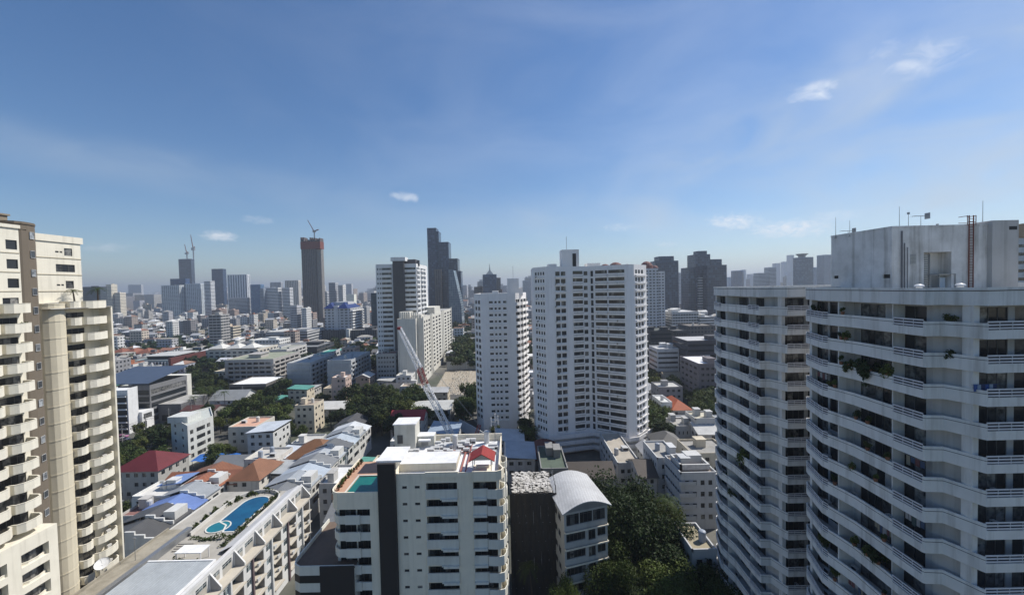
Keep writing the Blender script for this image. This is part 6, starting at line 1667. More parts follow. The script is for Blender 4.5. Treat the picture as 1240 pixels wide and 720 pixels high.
o = block('dark_panel_block', 'dark block with one large white front panel', 'building', 832, 880, 413, 250, 24, (.075, .075, .085), 3.4, 5, 4, 'ribbon', (.5, .5, .5), extra=1, land='white-panelled dark block'); m = MB(); m.box(-4.5, -.25, .5, 1.8, -.004, 20); m.build('front_panel', paint((.62, .62, .62)), o)
block('purple_block', 'purple-grey block with a bright white roof below the white-panelled dark block', 'building', 846, 880, 441, 212, 24, (.17, .155, .165), 3.2, 5, 4, 'win', (.84, .84, .84), extra=3)
block('white_villa', 'white villa with a dark window band left of the white-panelled dark block', 'house', 796, 822, 423, 262, 16, (.62, .62, .62), 3.2, 4, 3, 'ribbon', (.5, .5, .5))
house_px(806, 842, 457, 7, 14, 'gable', (.27, .22, .15), (.35, .32, .28), 'long house with a tan ridged roof among trees, right', axis='x', rh=2.2)
house_px(783, 802, 474, 7, 10, 'gable', (.6, .6, .59), (.6, .6, .6), 'white-roofed house right beside the broad white tower', axis='y', rh=2.6); block('slim_white_house', 'slim white house with tall dark windows beside the orange-red roof', 'house', 801, 814, 488, 178, 12, (.66, .66, .65), 3.2, 2, 4, 'win', (.6, .6, .58), sill=.4, head=2.7, extra=1)
house_px(814, 838, 496, 9, 16, 'hip', (.42, .11, .045), (.4, .38, .36), 'house with an orange-red hipped roof, right', rh=3.4); LAND.append((70, 165, 'orange-red roof'))
block('grey_house', 'tall pale grey house with stained walls right of the broad white tower', 'house', 818, 842, 517, 152, 10, (.42, .42, .41), 3.0, 4, 3, 'win', (.35, .34, .32), frac=.25); block('grey_house', 'white house with a pale ridged roof against the far wavy tower', 'house', 842, 868, 508, 150, 9, (.50, .50, .49), 3.0, 4, 3, 'win', (.5, .47, .38))
house_px(798, 832, 541, 9.5, 12, 'hip', (.17, .165, .155), (.48, .48, .47), 'house with a grey hipped roof carrying a red patch', rh=3.2)
house_px(846, 872, 525, 10, 13, 'gable', (.55, .55, .54), (.5, .5, .49), 'small white gabled house against the far wavy tower', axis='x', rh=2.4)
house_px(782, 800, 552, 7, 10, 'gable', (.6, .6, .6), (.55, .55, .54), 'small white gabled roof at the right foot of the broad white tower', axis='y', rh=2)

# ---------------------------------------------------------------- rows of townhouses and small houses, centre left
TR = [((.20, .21, .22), 'dark grey'), ((.36, .39, .42), 'grey'), ((.44, .50, .57), 'pale blue-grey'), ((.24, .25, .26), 'charcoal'), ((.40, .43, .46), 'silver'), ((.16, .165, .17), 'sooty'), ((.46, .52, .58), 'light blue'), ((.30, .32, .34), 'mid grey'), ((.68, .70, .72), 'nearly white')]
ordn = ['nearest', 'second', 'third', 'fourth', 'fifth', 'sixth', 'seventh', 'eighth', 'farthest']
def townrow(xr, xl, y0, y1, n, z, pal, what, grp, slope=1, tilt=0):
    st = (y1 - y0) / n
    for k in range(n):
        y = y0 + st * k; c, cn = pal[k % len(pal)]; dx = tilt * k
        root = empty('townhouse', ((xl + xr) / 2 + dx, y, 0)); X0, X1 = (xl - xr) / 2, (xr - xl) / 2
        zz = z + [0, .35, -.2, .2][k % 4]
        m = MB(); fr = m.facade((X1, 0), (X1, st), 0, zz, [(1.0, 2.4, z - 2.2, z - .9), (3.2, st - .8, z - 2.4, z - .7), (1.0, st - 1, z - 5.4, z - 3.8)], .15, 0)
        m.facade((X0, 0), (X1, 0), 0, zz, [], .1, 0); m.facade((X1, st), (X0, st), 0, zz, [], .1, 0); m.facade((X0, st), (X0, 0), 0, zz, [(1.5, 4.5, z - 2.4, z - .8)], .1, 0)
        m.build('wall', paint((.6, .59, .56), .8, .3, .3), root); add_windows(root, fr, 10, 'far')
        m = MB(); mid = X0 + (X1 - X0) * .5; rz0, rz1 = zz + .1, zz + 2.3; t = .12
        for (xa, za, xb, zb) in ((X0 - .6, rz0, mid, rz1), (mid, rz1, X1 + .4, rz0)):
            q = [(xa, .02, za), (xb, .02, zb), (xb, st - .02, zb), (xa, st - .02, za)]; up = [(a, b, cc + t) for a, b, cc in q]; m.poly(up); m.poly(q[::-1])
            for j in range(4): l = (j + 1) % 4; m.poly([q[j], q[l], up[l], up[j]])
        m.build('roof', roofing(c, .5, .5, 'metal' if c[0] < c[2] * 1.5 else 'tile'), root)
        m = MB(); s = 3
        for j in range(s):                # stepped white party wall on the right slope
            xa = mid + (X1 + .3 - mid) * j / s; xb = mid + (X1 + .3 - mid) * (j + 1) / s; m.box(xa, -.18, zz - 1.5, xb, .2, rz1 + .5 - (rz1 - rz0) * (j + .3) / s)
        m.build('party_wall', paint((.68, .68, .66), .75), root)
        if k % 3 == 1:
            m = MB(); m.box(X1 - 3.2, 1.2, zz, X1 - .4, st - 1, zz + 2.6); m.build('roof_room', paint((.6, .6, .58)), root)
        tag(root, f'{ordn[min(k, 8)] if k < n - 1 else "farthest"} townhouse of the row {what}, {cn} roof', 'townhouse', grp); reserve(xl + dx, y, xr + dx, y + st, .5)
townrow(-59, -72, 106, 163, 9, 9.5, TR, 'leading from the condominium pool', 'townhouses leading from the condominium pool', tilt=-.1)
TR2 = [((.10, .10, .10), 'sooty black'), ((.10, .10, .102), 'black'), ((.16, .24, .50), 'blue'), ((.34, .36, .38), 'grey'), ((.30, .12, .07), 'terracotta'), ((.25, .11, .06), 'brown tile')]
townrow(-84, -97, 90, 127, 6, 9.0, TR2, 'left of the long blue pool', 'townhouses left of the long blue pool', tilt=-.9)
house_px(345, 400, 556, 8.5, 14, 'hip', (.23, .115, .06), (.55, .5, .42), 'large house with a brown tiled hipped roof left of the grey townhouse row', rh=4.5); LAND.append((-72, 145, 'brown hipped house'))
house_px(278, 313, 581, 9.5, 12, 'hip', (.25, .12, .07), (.66, .63, .57), 'white house with a brown tiled roof above the long blue pool', rh=3.6)
house_px(255, 285, 585, 8.5, 8, 'gable', (.31, .135, .085), (.68, .66, .62), 'house with a peach terrace and terracotta roof above the long blue pool', axis='x', rh=2.4)
house_px(330, 352, 556, 8.5, 10, 'shed', (.60, .64, .69), (.5, .5, .48), 'house with a pale blue sheet roof beside the brown hipped house')
house_px(322, 371, 575, 8, 9, 'shed', (.42, .44, .45), (.42, .4, .37), 'wide grey sheet roof before the brown hipped house')
house_px(296, 334, 558, 10, 10, 'flat', (.52, .5, .46), (.62, .6, .56), 'cream house with a flat stained roof, left of the pale blue sheet roof', ex=2)
house_px(196, 250, 588, 8.5, 9, 'gable', (.27, .11, .06), (.6, .57, .52), 'long terracotta roofed house right of the red hipped house', axis='x', rh=2.2)
house_px(160, 205, 603, 9.5, 9, 'flat', (.66, .64, .60), (.66, .66, .64), 'white roof terrace with a dark shelter below the red hipped house', ex=2); house_px(143, 186, 627, 8, 9, 'flat', (.25, .13, .115), (.5, .48, .45), 'flat roof painted red-brown beside the cream tower', ex=1)
house_px(194, 218, 588, 10.5, 6, 'shed', (.22, .33, .60), (.6, .6, .58), 'house with a small blue sheet roof below the red hipped house')
house_px(473, 512, 508, 8.5, 9, 'gable', (.36, .05, .055), (.62, .6, .57), 'house with a pinkish red roof behind the condominium', axis='x', rh=3); LAND.append((-50, 185, 'pinkish red roof'))
house_px(497, 545, 496, 7, 16, 'gable', (.58, .58, .55), (.5, .5, .48), 'long shed with a pale metal roof behind the pinkish red roof', axis='x', rh=1.8)
house_px(367, 418, 495, 6, 14, 'gable', (.66, .65, .61), (.5, .5, .48), 'low hall with a white metal roof among dark trees, centre left', axis='x', rh=2); house_px(405, 436, 516, 6.5, 11, 'gable', (.085, .085, .09), (.5, .5, .49), 'dark-roofed house among the dark trees, centre left', axis='y', rh=2.4)
house_px(519, 553, 526, 9, 13, 'shed', (.30, .37, .46), (.5, .5, .5), 'shed with a blue-grey metal roof behind the crane boom')
house_px(612, 648, 556, 8, 14, 'shed', (.44, .50, .56), (.55, .55, .55), 'pale blue metal roof right behind the condominium'); house_px(600, 634, 535, 7, 12, 'shed', (.56, .6, .64), (.55, .55, .55), 'white metal roof below the slim white tower')
# white boundary wall stepping down behind the condominium
bw = empty('boundary_wall', (-9, 160, 0)); p, q = atZ(556, 510, 4), atZ(650, 560, 4)
for k in range(9):
    a, b = Vector(p.lerp(q, k / 9)), Vector(p.lerp(q, (k + 1) / 9)); m = MB(); m.strip([(a.x, a.y), (b.x, b.y)], .3, 0, 5.2 - .12 * k)
    bp(m, 'panel', [paint((.62, .63, .64), .75)], bw); 
tag(bw, 'long white stepped boundary wall behind the grey condominium', 'wall')
# demolition site beside the beige slab
rg = MB(); c4 = [atZ(523, 477, .004), atZ(578, 478, .004), atZ(577, 449, .004), atZ(540, 449, .004)]; rg.poly([(v.x, v.y, .02) for v in c4])
tag(rg.build('cleared_ground', paint((.36, .31, .24), .95, .4, 0)), kind='structure'); xs = [v.x for v in c4]; ys = [v.y for v in c4]; reserve(min(xs), min(ys), max(xs), max(ys))
m = MB(); r_ = random.Random(9)
for k in range(900):
    t, s = r_.random(), r_.random(); b_ = c4[0].lerp(c4[1], t); e_ = c4[3].lerp(c4[2], t); p = b_.lerp(e_, s ** 1.3); z = r_.uniform(.15, .9) * (1 if .3 < t < .8 else .35); sz = r_.uniform(.2, .9)
    m.poly([(p.x - sz, p.y, 0), (p.x + sz * .3, p.y - sz, 0), (p.x + .1, p.y, z)]); m.poly([(p.x + sz * .3, p.y - sz, 0), (p.x + sz, p.y + sz * .4, 0), (p.x + .1, p.y, z)]); m.poly([(p.x + sz, p.y + sz * .4, 0), (p.x - sz, p.y, 0), (p.x + .1, p.y, z)])
tag(m.build('rubble', paint((.5, .46, .39), .95, .5, 0)), kind='stuff')
fw = empty('site_fence', (c4[3].x, c4[3].y + 4, 0)); 
for k in range(14):
    m = MB(); m.box(k * 2.2, 0, 0, k * 2.2 + 2.05, .15, 6.5); m.build('panel', paint((.40, .41, .41), .7), fw)
tag(fw, 'grey panel fence along the far side of the cleared rubble site', 'fence')

# ---------------------------------------------------------------- road with kerb, bottom left
rp = [atZ(px, py, 0) for px, py in ((128, 560), (205, 520), (268, 494), (320, 478))]
m = MB(); m.strip([(v.x, v.y) for v in rp], 7, .002, .012); tag(m.build('road', paint((.21, .205, .19), .9, .4, 0)), kind='structure')
m = MB(); m.strip([(v.x, v.y) for v in rp], -.4, 0, .14); tag(m.build('kerb', M_CONC), kind='structure')
for a, b in zip(rp[:-1], rp[1:]): reserve(min(a.x, b.x), min(a.y, b.y), max(a.x, b.x), max(a.y, b.y), 3)

# ---------------------------------------------------------------- trees by cluster
def overlap(x, y): return not free(x - .6, y - .6, x + .6, y + .6)
TC = [((140, 532, 205, 572), 22, 9, 'dark tree left of the angular white villa'), ((205, 488, 330, 516), 34, 9, 'tree behind the angular white villa'), ((254, 530, 280, 560), 8, 7, 'tree beside the blue tarpaulin'),
      ((165, 500, 222, 530), 14, 9, 'tree along the road behind the red hipped house'), ((296, 462, 350, 500), 16, 12, 'tree before the planted-roof flats'), ((310, 497, 350, 520), 8, 8, 'tree before the low white metal hall'),
      ((385, 482, 440, 508), 12, 9, 'tree round the low white metal hall'), ((420, 474, 515, 512), 46, 12, 'dark tree in the thicket behind the condominium'), ((390, 412, 455, 432), 34, 11, 'tree before the dark louvred blocks'),
      ((548, 380, 576, 440), 52, 13, 'tree in the park right of the beige slab block'), ((556, 470, 582, 500), 12, 12, 'dark tree at the left foot of the slim white tower'), ((636, 380, 650, 440), 14, 12, 'tree glimpsed between the two white towers'),
      ((634, 505, 652, 530), 7, 10, 'dark tree at the left foot of the broad white tower'), ((783, 420, 840, 462), 34, 10, 'tree right of the broad white tower'), ((796, 438, 870, 472), 44, 9, 'tree round the tan ridged house'), ((783, 492, 806, 535), 16, 11, 'tall tree against the right side of the broad white tower'),
      ((834, 466, 870, 500), 22, 10, 'dark tree beside the far wavy tower'), ((140, 415, 200, 432), 14, 10, 'tree behind the terracotta houses'), ((255, 392, 318, 402), 16, 11, 'tree behind the white cupola roofs'), ((230, 436, 270, 462), 16, 10, 'tree right of the teal-glazed office'),
      ((190, 408, 250, 425), 14, 10, 'tree between the terracotta houses and white cupola roofs'), ((240, 462, 280, 482), 10, 9, 'tree before the bright white flat roof'), ((316, 436, 345, 470), 8, 10, 'tree between the planted-roof flats and grey-ended flats')]
for (x0, y0, x1, y1), n, h, lab in TC:
    k = t = 0
    while k < n and t < n * 25:
        t += 1; px, py = rnd.uniform(x0, x1), rnd.uniform(y0, y1); hh = h * rnd.uniform(.75, 1.25); p = atZ(px, py, hh * .6)
        if overlap(p.x, p.y): continue
        rr_ = hh * rnd.uniform(.36, .55)
        sz = 'small' if hh < h * .9 else 'tall' if hh > h * 1.1 else 'middling'
        tree(p.x, p.y, hh, rr_, f'{sz} {lab}', lab.replace('tree', 'trees', 1), 'mid' if p.y < 300 else 'far'); RES.append((p.x - rr_ * .35, p.y - rr_ * .35, p.x + rr_ * .35, p.y + rr_ * .35)); k += 1
for k, (px, py, h) in enumerate(((240, 470, 12), (246, 474, 12), (252, 468, 13), (258, 473, 11), (266, 469, 12), (272, 474, 12), (236, 480, 11))):
    p = atZ(px, py, h); palm(p.x, p.y, h, 3.2, 'palm in the clump before the bright white flat roof', 'palms before the bright white flat roof')

# ================================================================ the rest of the city
WC = [((.64, .63, .60), 'white'), ((.44, .43, .41), 'grey'), ((.62, .55, .43), 'cream'), ((.52, .46, .38), 'tan'), ((.28, .28, .29), 'dark grey'), ((.58, .60, .62), 'pale'), ((.40, .30, .25), 'brown'), ((.55, .42, .36), 'pinkish')]
RC = {'gable': [((.27, .105, .06), 'terracotta gabled'), ((.20, .105, .065), 'brown gabled'), ((.22, .23, .24), 'grey gabled'), ((.55, .55, .54), 'pale gabled'), ((.11, .11, .115), 'dark gabled')],
      'hip': [((.27, .10, .058), 'terracotta hipped'), ((.19, .10, .06), 'brown hipped'), ((.2, .21, .22), 'grey hipped')],
      'flat': [((.52, .51, .48), 'light flat'), ((.33, .32, .30), 'grey flat'), ((.72, .72, .71), 'white flat'), ((.40, .33, .26), 'stained flat')],
      'shed': [((.60, .62, .64), 'pale sheet'), ((.36, .39, .42), 'grey sheet'), ((.22, .34, .58), 'blue sheet'), ((.12, .34, .28), 'green sheet'), ((.5, .5, .48), 'rusty pale sheet')]}
WORD = {1: 'one', 2: 'two', 3: 'three', 4: 'four', 5: 'five', 6: 'six', 7: 'seven', 8: 'eight', 9: 'nine', 10: 'ten', 11: 'eleven', 12: 'twelve', 13: 'thirteen', 14: 'fourteen'}
rc = random.Random(21)
PEND = []                                 # (object, base label) to be told apart at the end
def relation(x, y):
    best = None
    for (lx, ly, ph) in LAND:
        d = math.hypot((x - lx) / max(60, y) * 300, (y - ly) / max(60, y) * 300)
        if best is None or d < best[0]: best = (d, lx, ly, ph)
    _, lx, ly, ph = best
    bx, by = x / y, lx / ly
    if abs(bx - by) * F < 18: r = 'behind' if y > ly else 'before'
    else: r = 'left of' if bx < by else 'right of'
    return r, ph
def visible(x, y, z):
    px, py = proj((x, y, z)); return -10 < px < 1250 and py < 722
cand = []
yy = 96.0
while yy < 420:
    row = 10.5 + rc.random() * 3; xx = -1.3 * yy - 30
    while xx < 1.3 * yy + 30:
        w_ = rc.uniform(7, 13); d_ = row - rc.uniform(1.2, 2.5)
        if rc.random() < .90: cand.append((xx + w_ / 2, yy, w_, d_))
        xx += w_ + rc.choice((.8, 1.2, 2.5, 5.5))
    yy += row + rc.choice((.5, 1, 6))
n_ind = 0; later = []
for (x, y, w_, d_) in cand:
    if not free(x - w_ / 2, y, x + w_ / 2, y + d_): 
        if free(x - 3, y + 1, x + 3, y + 7) and visible(x, y, 6) and rc.random() < .6:
            h = rc.uniform(6, 10); r, ph = relation(x, y); t = tree(x, y + 4, h, h * rc.uniform(.34, .5), f'tree between rooftops {r} the {ph}', 'street and garden trees', 'mid' if y < 260 else 'far'); RES.append((x - 3, y + 1, x + 3, y + 7))
        continue
    if not visible(x, y, 8): continue
    if rc.random() < .24:
        h = rc.uniform(7, 12); r, ph = relation(x, y); tree(x, y + 4, h, h * rc.uniform(.38, .55), f'garden tree {r} the {ph}', 'street and garden trees', 'mid' if y < 260 else 'far'); continue
    if n_ind >= 245: later.append((x, y, w_, d_)); continue
    kind = rc.choices(('gable', 'hip', 'flat', 'shed'), (22, 14, 44, 20))[0]
    ns = rc.choice((2, 2, 3, 3, 4) if kind == 'flat' else (1, 2, 2, 2, 3)); z = ns * 3.0 + .5
    if y > 220 and kind == 'flat' and rc.random() < .3: ns = rc.choice((5, 6, 7)); z = ns * 3.0 + .5
    if 20 < x < 60 and y < 130: ns = min(ns, 2); z = ns * 3 + .5
    (wcol, wn_), (rcol, rn) = rc.choice(WC), rc.choice(RC[kind])
    o = house(x, y, w_, d_, z, kind, rcol, wcol, '', 'house' if ns < 5 else 'apartment block', 'rooftops of the surrounding neighbourhood', near=False, name='house' if ns < 5 else 'apartment_block')
    r, ph = relation(x, y); PEND.append((o, f'{WORD[ns]}-storey {wn_} {"house" if ns < 5 else "block"} with {rn} roof {r} the {ph}')); n_ind += 1
# mid-rise blocks farther out, each its own thing
rm_ = random.Random(33); n = t = 0
while n < 95 and t < 6000:
    t += 1; Y = 430 + 900 * rm_.random() ** 1.4; px = rm_.uniform(120, 930); x = (px - 620) / F * Y; w_ = rm_.uniform(12, 24); d_ = rm_.uniform(10, 16)
    if not free(x - w_ / 2 - 3, Y - 3, x + w_ / 2 + 3, Y + d_ + 3): continue
    if 560 < px < 660 and Y < 700: continue
    ns = rm_.choice((5, 6, 7, 7, 8, 8, 9, 10, 13)); fh = 3.2; z = ns * fh; c, cn = rm_.choice(WC); sty = rm_.choice(('win', 'win', 'ribbon', 'bal'))
    root = empty('apartment_block', (x, Y, 0)); reserve(x - w_ / 2, Y, x + w_ / 2, Y + d_)
    m = MB(); m.box(-w_ / 2, 0, 0, w_ / 2, d_, z, 0, 1); st_ = {'win': dict(v=(.3, .78), u=(.2, .8)), 'ribbon': dict(v=(.38, .85), u=(-.1, 1.1)), 'bal': dict(v=(.4, .95), u=(.06, .94))}[sty]
    rcol = rm_.choice(((.5, .49, .46), (.36, .35, .33), (.66, .66, .65), (.4, .2, .13)))
    m.build('wall', [gridwall(c, (.035, .04, .048), fh, rm_.choice((3.0, 3.6, 4.2)), **st_), paint(rcol, .85, .3, 0)], root)
    m = MB(); m.strip([(-w_ / 2, 0), (w_ / 2, 0), (w_ / 2, d_), (-w_ / 2, d_), (-w_ / 2, 0)], .4, z, z + 1.0); m.box(-w_ * .2, d_ * .3, z + .01, w_ * .15, d_ * .7, z + 3.4); m.build('roof', paint(c), root)
    tag(root, None, 'apartment block', 'mid-rise blocks in the middle distance'); r, ph = relation(x, Y); PEND.append((root, f'{WORD[ns]}-storey {cn} block {dict(win="with square windows", ribbon="with window bands", bal="with balcony rows")[sty]} {r} the {ph}')); n += 1
# slim hazy towers in the distance
HZ = [(.36, .38, .41), (.46, .46, .46), (.24, .27, .31), (.54, .54, .53), (.18, .20, .23), (.44, .40, .36)]
hcn = ['grey', 'pale grey', 'blue-grey', 'white', 'dark', 'tan']
hz = random.Random(77); n = t = 0
while n < 58 and t < 3000:
    t += 1; Y = hz.uniform(1100, 2600); px = hz.choice((hz.uniform(128, 520), hz.uniform(555, 650), hz.uniform(780, 1000))); x = (px - 620) / F * Y; w_ = hz.uniform(16, 32); d_ = hz.uniform(12, 18)
    if not free(x - w_, Y - 5, x + w_, Y + d_ + 5): continue
    h = 66 + hz.choice((-8, -2, 4, 8, 14, 22, 32)) * Y / 1500; i = hz.randrange(6); sty = hz.choice(('ribbon', 'win', 'vert'))
    root = empty('high_rise', (x, Y, 0)); reserve(x - w_ / 2, Y, x + w_ / 2, Y + d_)
    st_ = {'win': dict(v=(.3, .78), u=(.2, .8)), 'ribbon': dict(v=(.38, .85), u=(-.1, 1.1)), 'vert': dict(v=(-.1, .93), u=(.3, .8))}[sty]
    m = MB(); m.box(-w_ / 2, 0, 0, w_ / 2, d_, h, 0); m.build('wall', gridwall(HZ[i], (.05, .06, .075), 3.5, hz.choice((3.4, 4.4)), **st_), root)
    m = MB(); m.box(-w_ * hz.uniform(.2, .35), d_ * .2, h, w_ * hz.uniform(.1, .35), d_ * .8, h + hz.uniform(4, 9)); m.build('roof_hut', paint(HZ[i]), root)
    if hz.random() < .4: m = MB(); m.tube((0, d_ / 2, h), (0, d_ / 2, h + hz.uniform(12, 22)), .5, 5); m.build('mast', M_STEEL, root)
    tag(root, None, 'high-rise', 'slim distant towers on the skyline'); r, ph = relation(x, Y); PEND.append((root, f'slim {hcn[i]} tower {dict(win="with window grid", ribbon="with window bands", vert="with upright ribs")[sty]} far {r} the {ph}')); n += 1
# everything smaller and farther reads as one mass
rs = random.Random(5); m = MB(); roofs = MB(); n = 0
def city_box(x, y, w_, d_, z):
    m.box(x - w_ / 2, y, 0, x + w_ / 2, y + d_, z)
    k = rs.random(); t = .35
    if k < .55: roofs.box(x - w_ / 2 - .2, y - .2, z + .003, x + w_ / 2 + .2, y + d_ + .2, z + t)
    elif k < .8: roofs.hip(x - w_ / 2, y, x + w_ / 2, y + d_, z + .01, min(w_, d_) * .25, .5)
    else: roofs.gable(x - w_ / 2, y, x + w_ / 2, y + d_, z + .02, min(w_, d_) * .22, .4, 0, 'x')
    if k < .4: roofs.box(x - w_ * .15, y + d_ * .3, z + t, x + w_ * .2, y + d_ * .6, z + t + 2.4)
for (x, y, w_, d_) in later: city_box(x, y, w_, d_, rs.choice((6, 7, 9, 10, 12)))
y = 420
while y < 1500:
    row = 11.5 + (y - 420) * .010; x = -1.35 * y
    while x < .85 * y:
        w_ = rs.uniform(7, 17); d_ = row * rs.uniform(.65, .9)
        if rs.random() < .64 and free(x, y, x + w_, y + d_): city_box(x + w_ / 2, y, w_, d_, rs.choice((6, 7, 9, 10, 12, 13)) if rs.random() < .9 else rs.uniform(16, 30))
        x += w_ + rs.choice((1, 2, 4, 9))
    y += row + rs.choice((1, 3, 8))
tag(m.build('city_rooftops', gridwall((.5, .5, .5), (.04, .045, .05), 3.1, 3.3, island=1)), kind='stuff')
rmat, rnt, rb = newmat('mixed_roofs'); g = rnt.nodes.new('ShaderNodeNewGeometry'); crp = rnt.nodes.new('ShaderNodeValToRGB'); crp.color_ramp.interpolation = 'CONSTANT'
pal = [(.55, .54, .51), (.36, .35, .33), (.70, .70, .69), (.30, .13, .08), (.22, .22, .23), (.46, .43, .37), (.62, .63, .65), (.26, .14, .09), (.40, .41, .43), (.14, .14, .145), (.75, .74, .70)]
els = crp.color_ramp.elements
while len(els) < len(pal): els.new(.5)
for i, p in enumerate(pal): els[i].position = i / len(pal); els[i].color = (*p, 1)
lk(rnt, g.outputs['Random Per Island'], crp.inputs[0]); lk(rnt, mixcol(rnt, mth(rnt, 'MULTIPLY', ramp(rnt, noise(rnt, .2, g.outputs['Position'], 4), .4, .7), .5), crp.outputs[0], (.18, .17, .16)), rb.inputs['Base Color']); rb.inputs['Roughness'].default_value = .8
tag(roofs.build('city_roof_mass', rmat), kind='stuff')
# far skyline beyond
m = MB()
for k in range(3600):
    Y = 1500 + 5500 * rs.random() ** 1.5; px = rs.uniform(60, 1240); x = (px - 620) / F * Y; w_ = rs.uniform(14, 42); h = rs.choice((10, 12, 15, 20, 28, 36)) if rs.random() < .72 else rs.uniform(35, 78 if Y < 3500 else 115)
    if px > 640 and rs.random() < .3: h *= 1.3
    m.box(x - w_ / 2, Y, 0, x + w_ / 2, Y + rs.uniform(20, 50), h)
tag(m.build('far_skyline', gridwall((.5, .5, .5), (.05, .055, .06), 3.4, 4.0, island=1)), kind='stuff')
# greenery too far to count
m = MB(); n = 0
def clump(x, y, r, h):
    for k in range(26 if y < 700 else 12):
        d = Vector((rs.gauss(0, 1), rs.gauss(0, 1), abs(rs.gauss(0, 1)))).normalized(); p = Vector((x, y, h * .45)) + Vector((d.x * r, d.y * r, d.z * h * .55)) * rs.uniform(.55, 1.05); s = r * rs.uniform(.22, .45)
        nn = (d + Vector((rs.gauss(0, .5), rs.gauss(0, .5), rs.gauss(0, .5)))).normalized(); a = nn.orthogonal().normalized(); b = nn.cross(a); m.quad(p - a * s, p - b * s, p + a * s, p + b * s)
for k in range(4400):
    Y = 330 + 1300 * rs.random() ** 1.4; px = rs.uniform(110, 900); x = (px - 620) / F * Y
    if not free(x - 4, Y - 4, x + 4, Y + 4): continue
    h = rs.uniform(7, 13)
    for q in range(rs.choice((1, 2, 3))): clump(x + rs.uniform(-6, 6), Y + rs.uniform(-4, 4), rs.uniform(3, 6), h)
for k in range(420):
    Y = rs.uniform(300, 620); px = rs.uniform(548, 576); x = (px - 620) / F * Y
    if free(x - 2, Y - 2, x + 2, Y + 2): clump(x, Y, rs.uniform(3, 6), rs.uniform(8, 13))
tag(m.build('distant_foliage', LEAF1), kind='stuff')

# ---------------------------------------------------------------- cars, poles and wires in the streets one can see into
CARC = [((.62, .62, .62), 'white'), ((.05, .05, .055), 'black'), ((.30, .31, .32), 'silver'), ((.32, .03, .03), 'red'), ((.40, .16, .30), 'pink'), ((.42, .30, .03), 'yellow'), ((.04, .08, .25), 'blue')]
_car = {}
def car(x, y, rz, k, lab):
    c, cn = CARC[k]; root = empty('parked_car', (x, y, 0.02), rz)
    if k not in _car:
        b = MB(); prof = [(-2.15, .35), (2.15, .35), (2.2, .75), (1.25, .92), (-2.1, .98), (-2.2, .7)]
        def side(mb, pr, hw, m=0):
            L_ = [(a, -hw, z) for a, z in pr]; R_ = [(a, hw, z) for a, z in pr]; mb.poly(L_, m); mb.poly(R_[::-1], m)
            for i in range(len(pr)): j = (i + 1) % len(pr); mb.poly([L_[j], L_[i], R_[i], R_[j]], m)
        side(b, prof, .86); side(b, [(-1.25, 1.36), (.35, 1.36), (.3, 1.42), (-1.2, 1.42)], .70)
        g = MB(); side(g, [(-1.9, .97), (1.1, .93), (.4, 1.36), (-1.3, 1.36)], .76)
        o1 = b.build('body', plain(c, .3, key='car_paint')); o2 = g.build('window', M_GLASS); wh = MB(); wh.tube((0, -.09, 0), (0, .09, 0), .32, 12); o3 = wh.build('wheel', M_DARK)
        _car[k] = (o1.data, o2.data, o3.data); [bpy.data.objects.remove(o) for o in (o1, o2, o3)]
    bd, gd, whd = _car[k]
    for nm, dat in (('body', bd), ('window', gd)): o = bpy.data.objects.new(nm, dat); col.objects.link(o); o.parent = root
    for sx in (-1.35, 1.35):
        for sy in (-.8, .8): o = bpy.data.objects.new('wheel', whd); col.objects.link(o); o.parent = root; o.location = (sx, sy, .32)
    tag(root, None, 'car', 'cars in the streets'); PEND.append((root, f'{cn} car {lab}'))
rcx = random.Random(4)
for (x0, y0, x1, y1, n, lab) in ((420, 448, 478, 472, 14, 'parked in the street left of the beige slab block'), (140, 528, 210, 542, 6, 'on the road left of the angular white villa'), (346, 600, 372, 660, 4, 'in the alley behind the long blue pool building'),
                                 (470, 470, 520, 480, 5, 'beside the foot of the beige slab block'), (786, 505, 870, 545, 6, 'between houses right of the broad white tower'), (500, 505, 600, 525, 5, 'near the crane behind the condominium')):
    k = t = 0
    while k < n and t < 80:
        t += 1; p = atZ(rcx.uniform(x0, x1), rcx.uniform(y0, y1), 0)
        if not free(p.x - 2.4, p.y - 1.2, p.x + 2.4, p.y + 1.2): continue
        car(p.x, p.y, rcx.choice((0, R(90), R(8))), rcx.randrange(7), lab); RES.append((p.x - 2.4, p.y - 1.5, p.x + 2.4, p.y + 1.5)); k += 1
prev = None
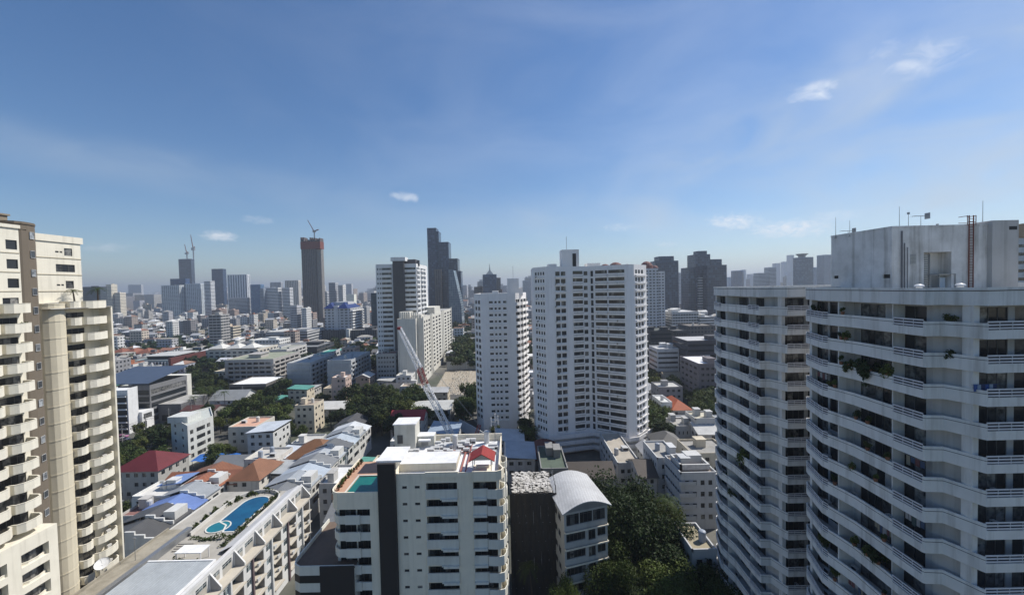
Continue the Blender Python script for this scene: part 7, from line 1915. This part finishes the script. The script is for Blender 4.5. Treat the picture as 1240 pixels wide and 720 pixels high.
for i, (px, py) in enumerate(((132, 552), (160, 538), (187, 526), (214, 516), (240, 507), (268, 497), (300, 486))):
    p = atZ(px, py, 0); p.y -= 4.2; root = empty('utility_pole', p)
    m = MB(); m.tube((0, 0, 0), (0, 0, 10.5), .16, 8, 0, .11); m.build('pole', M_CONC, root)
    m = MB(); m.box(-1.1, -.06, 9.6, 1.1, .06, 9.75); m.box(-.9, -.06, 8.7, .9, .06, 8.82); m.build('crossarm', M_STEEL, root)
    if prev:
        m = MB()
        for dx, z in ((-.9, 9.8), (0, 9.85), (.9, 9.8), (-.6, 8.9), (.6, 8.9)):
            a, b = Vector((prev.x + dx - p.x, prev.y - p.y, z)), Vector((dx, 0, z)); pts = [a.lerp(b, q / 5) - Vector((0, 0, .9 * math.sin(math.pi * q / 5))) for q in range(6)]
            for q in range(5): m.tube(pts[q], pts[q + 1], .035, 4)
        m.build('cable', M_DARK, root)
    prev = p.copy(); tag(root, f'{ordn[i]} concrete utility pole with cables along the road left of the angular white villa', 'utility pole', 'utility poles along the road')
# ---------------------------------------------------------------- labels that tell look-alikes apart
used = {}
for o, lab in PEND: used.setdefault(lab, []).append(o)
for lab, os_ in used.items():
    os_.sort(key=lambda o: o.location.y)
    for i, o in enumerate(os_):
        if len(os_) == 1: o['label'] = lab
        else: o['label'] = (('nearest ' if i == 0 else 'farthest ' if i == len(os_) - 1 else ordn[i] + '-nearest ') + lab)
TREES.sort(key=lambda o: -(o.children[1].scale.x if len(o.children) > 1 else 2) / max(20, o.location.y))
mass = MB()
for o in TREES[285:]:
    for c in list(o.children):
        if c.name.startswith('crown'):
            M_ = Matrix.Translation(o.location) @ Matrix.Rotation(o.rotation_euler.z, 4, 'Z') @ Matrix.Translation(c.location) @ Matrix.Diagonal((*c.scale, 1))
            i0 = len(mass.v); mass.v += [tuple(M_ @ v.co) for v in c.data.vertices]
            mass.f += [tuple(i0 + q for q in p.vertices) for p in c.data.polygons]; mass.m += [0] * len(c.data.polygons)
        bpy.data.objects.remove(c)
    bpy.data.objects.remove(o)
TREES = TREES[:285]
if mass.v: tag(mass.build('small_tree_foliage', LEAF2), kind='stuff')
tl = {}
for o in TREES: tl.setdefault(o['label'], []).append(o)
for lab, os_ in tl.items():
    if len(os_) < 2: continue
    os_.sort(key=lambda o: o.location.y)
    for i, o in enumerate(os_):
        e = 'nearest ' if i == 0 else 'farthest ' if i == len(os_) - 1 else (ordn[i] + '-nearest ' if i < 8 else f'{["ninth","tenth","eleventh","twelfth","thirteenth","fourteenth","fifteenth","sixteenth","seventeenth","eighteenth","nineteenth","twentieth"][min(i - 8, 11)]}-nearest ')
        o['label'] = e + lab
